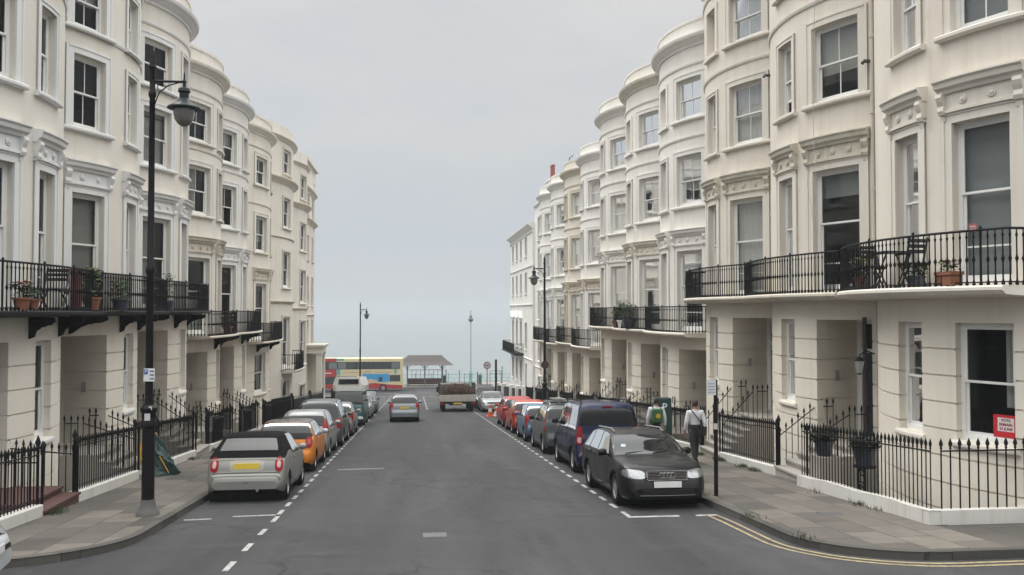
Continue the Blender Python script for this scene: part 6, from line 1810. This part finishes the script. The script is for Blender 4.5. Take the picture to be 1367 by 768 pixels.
# green sack with yellow edging against the lamp's railing
def sack():
    z = gz(23.6) + PAVE; cx, cy = -6.62, 23.5
    m = MB(); R_ = random.Random(3); rows = []
    for j in range(19):
        t = j / 18; zz = t * 1.12
        row = []
        for i in range(32):
            a = 2 * pi * i / 32
            rad = lerp(.42, .11, t ** 1.1) * (1 + .16 * sin(a * 3 + j * .5) + .10 * sin(a * 7 + j * 1.1) + R_.uniform(-.09, .09))
            row.append((cx - .24 * t * t + rad * cos(a), cy + rad * .85 * sin(a) - .05 * t, z + zz + .03 * sin(a * 5 + j)))
        rows.append(row)
    m.grid(rows, close_u=True); m.f.append([m.vert(p) for p in rows[-1]])
    o = m.build('garden_sack', plain('sack_green', (.012, .042, .038), .55, 0, .35, 7, bump=.3), None, smooth=25)
    tag(o, 'crumpled dark green sack with yellow edging slumped behind the street lamp', 'sack')
    y = MB(); off = -.10
    y.tube([(cx - .45, cy - .30, z + .1), (cx - .44, cy - .32, z + .4), (cx - .42, cy - .27, z + .7), (cx - .36, cy - .15, z + .95), (cx - .28, cy - .05, z + 1.05)], [.03, .045, .05, .06, .07], 6)
    y.tube([(cx - .36, cy - .1, z + .98), (cx - .26, cy, z + 1.14), (cx - .12, cy + .04, z + 1.02)], [.05, .09, .06], 7)
    y.tube([(cx + .28, cy - .24, z + .1), (cx + .16, cy - .28, z + .35), (cx + .02, cy - .26, z + .6)], .016, 5)
    y.build('yellow_edging', plain('sack_yellow', (.50, .28, .03), .6, 0, .3, 9), o)
sack()
# ------------------------------------------------------------------ things on the fronts and balconies
def plant_pot(label, x, y, z, r, h, mat, leaf, lh, n, flowers=None, square=False, group=None, cat='plant pot', spread=1.0):
    root = empty('plant_pot', (x, y, z), label, cat, group)
    m = MB()
    if square: m.box2((x - r, y - r * 1.9, z), (x + r, y + r * 1.9, z + h)); m.box2((x - r - .02, y - r * 1.9 - .02, z + h - .06), (x + r + .02, y + r * 1.9 + .02, z + h + .002))
    else: m.lathe([(r * .72, 0), (r * .95, h * .82), (r * 1.08, h * .84), (r * 1.08, h), (r * .9, h), (r * .88, h * .9), (0, h * .9)], (x, y, z), 16)
    m.build('pot', mat, root, smooth=40)
    f = MB(); q = random.Random(int(x * 100 + y * 10))
    for _ in range(n):
        a = q.uniform(0, 2 * pi); rad = r * spread * sqrt(q.random()) * 1.25; hh = q.random() ** .7 * lh
        p = Vector((x + rad * cos(a), y + rad * sin(a) * (1.7 if square else 1), z + h + hh - .03))
        M = Matrix.Rotation(q.uniform(0, 2 * pi), 3, 'Z') @ Matrix.Rotation(q.uniform(-1.1, 1.1), 3, 'X'); w = q.uniform(.03, .075)
        f.face([tuple(M @ (Vector(c) * w) + p) for c in ((-1, 0, 0), (-.2, -.45, .1), (1, 0, 0), (-.2, .45, .1))])
    for _ in range(max(3, n // 18)):
        a = q.uniform(0, 2 * pi); rad = r * .8 * q.random()
        f.tube([(x + rad * .3 * cos(a), y + rad * .3 * sin(a), z + h - .06), (x + rad * cos(a), y + rad * sin(a), z + h + lh * .8)], .005, 3, cap=False)
    f.build('foliage', leaf, root)
    if flowers:
        g_ = MB()
        for _ in range(14):
            a = q.uniform(0, 2 * pi); rad = r * q.random() * 1.2
            g_.lathe([(0, -.02), (.025, 0), (0, .02)], (x + rad * cos(a), y + rad * sin(a) * (1.7 if square else 1), z + h + lh * q.uniform(.5, 1)), 5)
        g_.build('flowers', flowers, root)
    return root
PINKF = plain('pink_flowers', (.50, .12, .16), .7, 0, .3, 30); YELF = plain('yellow_flowers', (.5, .36, .05), .7, 0, .3, 30)
BLUEPOT = plain('blue_black_pot', (.022, .028, .045), .4, 0, .3, 8, coat=.3)
BG = 'plant pots on the balconies'
zf = 3.18; DARKLEAF = plain('very_dark_leaf', (.014, .022, .012), .7, 0, .5, 14)
plant_pot('square terracotta planter with pink flowers on the corner balcony', 9.42, 14.35, zf + .02, .115, .24, TERRACOTTA, LEAF, .24, 90, PINKF, True, BG)
plant_pot('round terracotta pot of yellow flowers at the far end of the corner balcony', 9.35, 17.3, zf + .02, .14, .26, TERRACOTTA, LEAF, .45, 170, YELF, False, BG)
plant_pot('low dark pot with trailing leaves under the folding table', 9.40, 15.35, zf + .02, .17, .2, BLUEPOT, LEAF2, .25, 90, None, False, BG)
# folding table and chairs in dark slatted wood
WOODD = plain('dark_slat_wood', (.022, .018, .017), .6, 0, .3, 10)
def folding(name, label, x, y, z, w, h, top=True, back=False, cat='table', yaw=0):
    r = empty(name, (x, y, z), label, cat, 'folding furniture on the corner balcony')
    t = MB()
    for i in range(6): t.box((x, y - w / 2 + w * (i + .5) / 6, z + h), (w, w / 6 * .7, .025))
    t.box((x - w * .42, y, z + h - .03), (.03, w, .03)); t.box((x + w * .42, y, z + h - .03), (.03, w, .03))
    t.build('seat' if back else 'top', WOODD, r)
    for sx in (-1, 1):
        for k in (1, -1):
            l = MB(); l.tube([(x + sx * w * .4, y - k * w * .42, z), (x + sx * w * .4, y + k * w * .42, z + h - .02)], .02, 6); l.build('leg', WOODD, r)
    if back:
        b = MB(); yb = y + w * .46 * back
        for sx in (-1, 1): b.tube([(x + sx * w * .42, y, z + h - .1), (x + sx * w * .42, yb, z + h + .48)], .02, 6)
        for q in (.22, .32, .42): b.box((x, lerp(y, yb, (q + .1) / .58), z + h + q), (w * .86, .02, .07))
        b.build('backrest', WOODD, r)
    return r
folding('folding_table', 'dark slatted folding table on the corner balcony', 9.42, 16.2, zf + .01, .62, .72)
folding('folding_chair', 'dark folding chair on the near side of the folding table', 9.42, 15.45, zf + .01, .42, .46, back=-1, cat='chair')
folding('folding_chair', 'dark folding chair on the far side of the folding table', 9.42, 16.95, zf + .01, .42, .46, back=1, cat='chair')
# other balcony pots
for x, y, z, lab, mt, r_, h_, lh, n, fl in (
    (9.40, 37.3, 1.97, 'big blue pot with a bushy shrub at the near end of the pale terrace balcony', BLUEPOT, .30, .4, .7, 260, None),
    (9.38, 38.5, 1.97, 'tall bushy balcony plant with a pale pot on the pale terrace', WHITE_PAINT, .26, .35, .95, 260, None),
    (9.38, 39.6, 1.97, 'trailing green plant next to the tall bushy one on the pale terrace balcony', TERRACOTTA, .24, .3, .55, 200, YELF),
    (9.5, 44.5, 1.97, 'small balcony plant near the end of the pale terrace balcony', TERRACOTTA, .2, .3, .4, 110, PINKF),
    (-7.72, 17.95, 2.77, 'small terracotta pot on the ivory balcony at the left edge', TERRACOTTA, .16, .24, .35, 120, PINKF),
    (-7.72, 18.4, 2.77, 'second terracotta pot beside the small one on the ivory balcony', TERRACOTTA, .15, .22, .25, 90, None),
    (-7.7, 21.6, 2.77, 'pot with a leafy climber behind the balcony screen', TERRACOTTA, .2, .3, .75, 200, YELF),
    (-7.7, 23.6, 2.77, 'bushy fern pot on the second ivory balcony', BLUEPOT, .22, .3, .5, 170, None),
    (-7.68, 28.0, 2.77, 'tall thin plant on the ivory balcony behind the lamp post', BLUEPOT, .16, .3, .9, 120, None),
    (-7.7, 36.6, 1.8, 'leafy pot on the buff balcony under the lantern', TERRACOTTA, .2, .3, .5, 120, PINKF)):
    plant_pot(lab, x, y, z, r_, h_, mt, LEAF if n > 150 else LEAF2, lh, n, fl, False, BG)
folding('folding_chair', 'dark armchair on the ivory balcony beside a red planter', -7.75, 19.55, 2.77, .55, .44, back=1, cat='chair')
m = MB(); m.box((-7.7, 20.6, 3.62), (.2, .28, .10)); m.box((-7.7, 20.6, 3.2), (.16, .22, .78)); tag(m.build('plant_stand', plain('faded_red', (.14, .05, .045), .7, 0, .2, 6)), 'faded red plant stand on the ivory balcony', 'plant stand')
# pots by the door of the second cream house
thr = 3.18 - 3.62
plant_pot('blue black tub with a dark shrub on a block beside the stone steps', 9.05, 18.4, gz(18.4) + .82, .21, .34, BLUEPOT, DARKLEAF, .26, 420, None, False, 'tubs by the front door', spread=1.1)
plant_pot('blue black tub with a dark shrub on a scrolled stand behind the corner railing', 8.97, 16.5, gz(16.5) + .80, .22, .36, BLUEPOT, DARKLEAF, .22, 420, None, False, 'tubs by the front door', spread=1.1)

m = MB(); m.box2((8.82, 18.12, gz(18.4) - 2.6), (9.32, 18.62, gz(18.4) + .82)); tag(m.build('stone_block', STEP_STONE), 'square stone block carrying a plant tub beside the steps', 'block')
m = MB(); m.lathe([(.22, 0), (.22, .03)], (8.97, 16.5, gz(16.5) + .77), 14); m.tube([(8.97, 16.5, gz(16.5) - 2.6), (8.97, 16.5, gz(16.5) + .78)], .03, 8); tag(m.build('tub_stand', BLACK_IRON), 'black iron stand under the plant tub behind the corner railing', 'stand')
# poster in the ground-floor window of the corner house
F0 = houses[0][1]
def on_window(F, u0, u1, z, depth=.16):
    o = dict(u0=u0, u1=u1); a, b = frame_of(F, o); X = (b - a).normalized(); n = F.nrm((u0 + u1) / 2); N = Vector((-F.side * n[0], n[1], 0)); N = (N - X * N.dot(X)).normalized()
    return a, b, X, N
wu = (.60, 1.62)
a, b, X, N = on_window(F0, *wu, 0)
def panel(name, mat, a, X, N, s0, s1, z0, z1, d0, d1, parent=None):
    m = MB(); R = Matrix((X, N, Vector((0, 0, 1)))).transposed(); c = a + X * ((s0 + s1) / 2) + N * ((d0 + d1) / 2); c.z = (z0 + z1) / 2
    m.box(c, (s1 - s0, abs(d1 - d0), z1 - z0), R); return m.build(name, mat, parent)
RED = plain('poster_red', (.50, .02, .03), .5, 0, .06); PW = plain('poster_white', (.66, .62, .62), .6)
zw = 3.18 - 2.80
ps = panel('window_poster', RED, a, X, N, .10, .52, zw + .12, zw + .52, .016, .024)
tag(ps, 'red and white referendum poster in the lower corner of the big corner window', 'poster')
panel('poster_panel', PW, a, X, N, .14, .44, zw + .23, zw + .47, .025, .028, ps)
W_ = (b - a).length
for i, line in enumerate(('VOTE', 'REMAIN', '23 JUNE')):
    c = a + X * .29 + N * .030; c.z = zw + .425 - i * .075
    # reading direction: from far to near as seen from the street
    Rm = Matrix((-X, Vector((0, 0, 1)), N)).transposed().to_4x4()
    text_obj('lettering', line, .068, plain('poster_text', (.25, .02, .04), .6), Matrix.Translation(c) @ Rm, ps, .0015, .002)
ps2 = panel('window_card', plain('faded_pink_card', (.40, .14, .14), .6, 0, .1, 20), a, X, N, .78, .94, 3.18 + 1.02, 3.18 + 1.17, .016, .022)
tag(ps2, 'small pinkish card standing in the first floor window of the corner house', 'card')
for k in range(2): panel('card_lines', PW, a, X, N, .80, .92, 3.18 + 1.06 + k * .05, 3.18 + 1.075 + k * .05, .0225, .024, ps2)

# number 13 on the pier of the pale house
F3 = houses[3][1]; u = 1.95; p = Vector(F3.pt(u, .012, 1.95 - 2.62)); n = F3.nrm(u); N3 = Vector((-n[0], n[1], 0)); X3 = Vector((n[1], n[0], 0))
Rm = Matrix((-X3, Vector((0, 0, 1)), N3)).transposed().to_4x4()
t13 = text_obj('house_number', '13', .34, plain('number_black', (.03, .03, .03), .6), Matrix.Translation(p) @ Rm, houses[3][0], .004, .004)

# wall lantern by the first door, telephone cable, overflow pipe end
F1 = houses[1][1]
r = empty('wall_lantern', (10.35, 18.98, 1.55), 'black wall lantern on a curled bracket beside the first recessed door', 'wall lantern')
m = MB(); m.tube([(10.6, 19.0, 1.75), (10.4, 18.99, 1.82), (10.22, 18.98, 1.72)], .018, 6); m.build('bracket', BLACK_IRON, r)
m = MB(); m.lathe([(.0, .14), (.05, .10), (.13, .04), (.13, .02)], (10.22, 18.98, 1.57), 6); m.build('cap', BLACK_IRON, r)
m = MB(); m.lathe([(.075, -.26), (.05, -.29), (.0, -.31)], (10.22, 18.98, 1.57), 6); m.build('finial', BLACK_IRON, r)
m = MB(); m.lathe([(.12, .02), (.072, -.26)], (10.22, 18.98, 1.57), 6, cap=False); m.build('glass', plain('lantern_pane', (.28, .29, .28), .2, 0, .1, coat=.4), r)
m = MB(); pts = []
for k in range(30):
    t = k / 29; z = lerp(14.0, 6.6, t); pts.append((9.82 + .05 * sin(t * 5), 20.05 + .25 * sin(t * 2.4), z))
m.tube(pts, .009, 4)
e = pts[-1]
m.tube([e] + [(e[0] + .02 * sin(q), e[1] + .35 * sin(q * pi / 12) * (1 if q < 8 else .8), e[2] - 1.5 * (1 - cos(q * pi / 12)) / 2 * 1.1) for q in range(1, 12)], .009, 4)
m.tube([e] + [(e[0] + .015 * sin(q), e[1] - .10 * sin(q * pi / 12), e[2] - 1.5 * (1 - cos(q * pi / 12)) / 2 * 1.15) for q in range(1, 12)], .009, 4)
tag(m.build('loose_cable', plain('pale_cable', (.45, .44, .42), .6)), 'pale loose cable hanging in a loop down the second cream house', 'cable')
for x, y, z, lab in ((10.55, 19.0, 8.6, 'grey overflow spout between the two nearest cream houses'), (10.5, 24.62, 9.8, 'grey overflow spout beside the net curtained house')):
    m = MB(); m.tube([(x + .15, y, z), (x - .12, y, z), (x - .17, y, z - .06)], .045, 8); tag(m.build('overflow_spout', GREY_IRON), lab, 'spout')
# ------------------------------------------------------------------ the two men walking away up the right pavement
def skin_mesh(name, verts, edges, radii, mat, parent, root=0, sub=2):
    me = bpy.data.meshes.new(name); me.from_pydata(verts, edges, [])
    o = bpy.data.objects.new(name, me); COL.objects.link(o); o.parent = parent
    sk = o.modifiers.new('skin', 'SKIN'); sk.use_smooth_shade = True
    lay = me.skin_vertices[0].data if me.skin_vertices else None
    if lay is None:
        bpy.context.view_layer.objects.active = o
        bm = bmesh.new(); bm.from_mesh(me); bm.verts.layers.skin.verify(); bm.to_mesh(me); bm.free(); lay = me.skin_vertices[0].data
    for i, r in enumerate(radii):
        lay[i].radius = (r, r) if not hasattr(r, '__len__') else r
        lay[i].use_root = i == root
    sd = o.modifiers.new('sub', 'SUBSURF'); sd.levels = sub; sd.render_levels = sub
    me.materials.append(mat); return o
SKIN = plain('skin', (.40, .23, .16), .6, 0, .1, 8); SHIRT = plain('white_shirt', (.62, .62, .66), .8, 0, .06, 5, bump=.2)
TROUSER = plain('dark_trousers', (.022, .021, .023), .85, 0, .2, 6); HAIR = plain('dark_brown_hair', (.025, .014, .010), .7, 0, .3, 30); SHOE = plain('black_shoe', (.012, .012, .012), .4)
def man(label, x, y, H, yaw, stride=.16, lean=0.0, arms=(.05, -.12)):
    """a standing or striding figure seen from behind; +y is ahead of him"""
    z0 = gz(y) + PAVE; k = H / 1.78
    root = empty('person', (0, 0, 0), label, 'person', 'men walking on the right pavement')
    V, E, R = [], [], []
    def v(p, r, link=None):
        V.append((p[0] * k, p[1] * k, p[2] * k)); R.append(tuple(q * k for q in r) if hasattr(r, '__len__') else r * k)
        if link is not None: E.append((link, len(V) - 1))
        return len(V) - 1
    pel = v((0, 0, .96), (.145, .105)); wb = v((0, .005, 1.03), (.14, .102), pel); w_ = v((0, .01, 1.10), (.135, .10), wb); ch = v((0, .0, 1.30), (.165, .115), w_); nb = v((0, -.01, 1.46), (.10, .085), ch)
    nk = v((0, .0, 1.53), .055, nb); hd = v((0, .02, 1.62), (.072, .085), nk); tp = v((0, .015, 1.715), (.065, .078), hd)
    joints = {}
    for s in (-1, 1):
        sh = v((s * .19, -.01, 1.43), .062, nb); ya = arms[0] if s < 0 else arms[1]
        el = v((s * .255, ya * .6 - .03, 1.14), .044, sh); wr = v((s * .265, ya + .05, .90), .030, el)
        pm_ = v((s * .262, ya + .075, .83), (.040, .022), wr)
        for q in range(4):
            off = (q - 1.5) * .019
            f1 = v((s * .262 + .0, ya + .085 + off, .775 - .004 * abs(q - 1.2)), .0095, pm_); v((s * .254, ya + .092 + off, .735 + .006 * abs(q - 1.2)), .008, f1)
        th = v((s * .245, ya + .12, .82), .011, pm_); v((s * .235, ya + .13, .785), .009, th)
        st = stride * s
        hp = v((s * .09, 0, .90), .088, pel); kn = v((s * .095, st * .55 + .04, .50), .060, hp); an = v((s * .095, st - .02, .09), .040, kn); toe = v((s * .105, st + .15, .035), .033, an)
        joints[s] = (sh, el, wr, hp, kn, an, toe)
    slim = {pel, wb, w_, ch, nb} | {j[i] for j in joints.values() for i in (0, 1, 3, 4)}
    body = skin_mesh('body', V, E, [(tuple(q * .70 for q in r) if hasattr(r, '__len__') else r * .70) if i in slim else r for i, r in enumerate(R)], SKIN, root)
    # head details
    hz_ = 1.64 * k
    m = MB(); hx = 0
    m.lathe([(0, .105), (.045, .098), (.075, .07), (.088, .03), (.09, -.01), (.08, -.05)], (0, .0, 1.665 * k), 16, Matrix.Diagonal((.92 * k, 1.06 * k, 1.1 * k)), cap=False)
    m.v = [(a, b - .015, c) for a, b, c in m.v]; m.build('hair', HAIR, root, smooth=70)
    m = MB()
    for s in (-1, 1): m.lathe([(0, -.03), (.012, -.02), (.016, 0), (.012, .02), (0, .03)], (s * .083 * k, .02 * k, 1.63 * k), 8)
    m.build('ears', SKIN, root, smooth=60)
    m = MB(); m.lathe([(0, -.03), (.014, -.015), (.006, .03)], (0, .108 * k, 1.625 * k), 8, cap=False)
    m.build('nose', SKIN, root, smooth=60)
    m = MB()
    for s in (-1, 1): m.lathe([(0, -.008), (.010, 0), (0, .008)], (s * .032 * k, .098 * k, 1.655 * k), 8)
    m.build('eyes', DARK, root); m = MB(); m.box((0, .10 * k, 1.585 * k), (.045, .012, .008)); m.build('mouth', plain('lips', (.25, .09, .08), .6), root)
    # shirt: torso and sleeves, trousers: hips and legs, shoes
    def sub(ids, grow, names, mat, extra=()):
        mp = {i: n for n, i in enumerate(ids)}
        ee = [(mp[a], mp[b]) for a, b in E if a in mp and b in mp]
        return skin_mesh(names, [V[i] for i in ids], ee, [tuple(q + grow for q in R[i]) if hasattr(R[i], '__len__') else R[i] + grow for i in ids], mat, root)
    ja, jb = joints[-1], joints[1]
    sub([pel, wb, w_, ch, nb, ja[0], ja[1], ja[2], jb[0], jb[1], jb[2]], .022, 'shirt', SHIRT)
    sub([wb, pel, ja[3], ja[4], ja[5], jb[3], jb[4], jb[5]], .022, 'trousers', TROUSER)
    for j in (ja, jb):
        p, q = Vector(V[j[5]]), Vector(V[j[6]]); m = MB()
        m.tube([p + Vector((0, -.07, -.055)), p + Vector((0, 0, -.035)), (p + q) / 2 + Vector((0, 0, -.005)), q + Vector((0, .03, .0))], [.045, .058, .05, .032], 10)
        m.v = [(a, b, max(c, 0.0)) for a, b, c in m.v]; m.build('shoe', SHOE, root, smooth=60)
    m = MB(); m.lathe([(.158, -.075), (.166, -.03), (.166, .03), (.160, .06)], (0, .004, 1.03 * k), 20, Matrix.Diagonal((1, .76, 1)), cap=False); m.build('belt', TROUSER, root, smooth=60)
    m = MB(); m.lathe([(.066, .0), (.075, .02), (.07, .045)], (0, -.002, 1.475 * k), 14, Matrix.Diagonal((1, 1.05, 1)), cap=False); m.build('collar', SHIRT, root, smooth=60)
    return root, k, Matrix.Translation((x, y, z0)) @ Matrix.Rotation(yaw, 4, 'Z')
root, k, M = man('man in a white shirt and dark trousers with a dark strap across his back', 7.88, 23.79, 1.78, radians(4), .20)
bag = MB(); pts = []
for i in range(13):
    t = i / 12; pts.append((lerp(-.13, .20, t), -.145 - .035 * sin(t * pi), lerp(1.47, 1.02, t)))
bag.tube(pts, .014, 5); bag.tube([(-.13, -.145, 1.47), (-.12, 0, 1.50), (-.08, .13, 1.42), (.16, .15, 1.06)], .014, 5)
st = bag.build('shoulder_strap', plain('dark_webbing', (.02, .02, .025), .8), None)
m = MB(); m.box((.24, -.02, .92), (.10, .32, .26), Matrix.Rotation(radians(6), 3, 'X')); bevel(m.build('bag', plain('dark_bag', (.025, .024, .026), .7, 0, .2, 8), st), .03, 3)
tag(st, 'dark shoulder bag on a strap worn by the man nearer to us', 'bag'); st.name = 'shoulder_bag'
root.matrix_world = M; st.matrix_world = M
root, k, M = man('man in a white shirt half hidden behind the ticket machine, wearing a green rucksack', 7.55, 26.6, 1.76, radians(-6), .12)
m = MB(); m.box((0, -.22, 1.22), (.34, .17, .44)); bg = m.build('rucksack', plain('rucksack_green', (.035, .11, .035), .7, 0, .25, 6), None); bevel(bg, .06, 4)
tag(bg, 'green rucksack with a yellow patch on the back of the farther man', 'rucksack')
m = MB(); m.lathe([(.075, -.004), (.075, .004)], (.01, -.31, 1.22), 14, Matrix.Rotation(pi / 2, 3, 'X')); m.build('yellow_patch', plain('yellow_patch', (.50, .38, .03), .6), bg)
m = MB()
for s in (-1, 1): m.tube([(s * .12, -.17, 1.42), (s * .13, -.02, 1.52), (s * .13, .12, 1.40), (s * .13, .10, 1.15), (s * .13, -.14, 1.04)], .018, 5)
m.build('strap', plain('dark_webbing', (.02, .02, .025), .8), bg)
root.matrix_world = M; bg.matrix_world = M
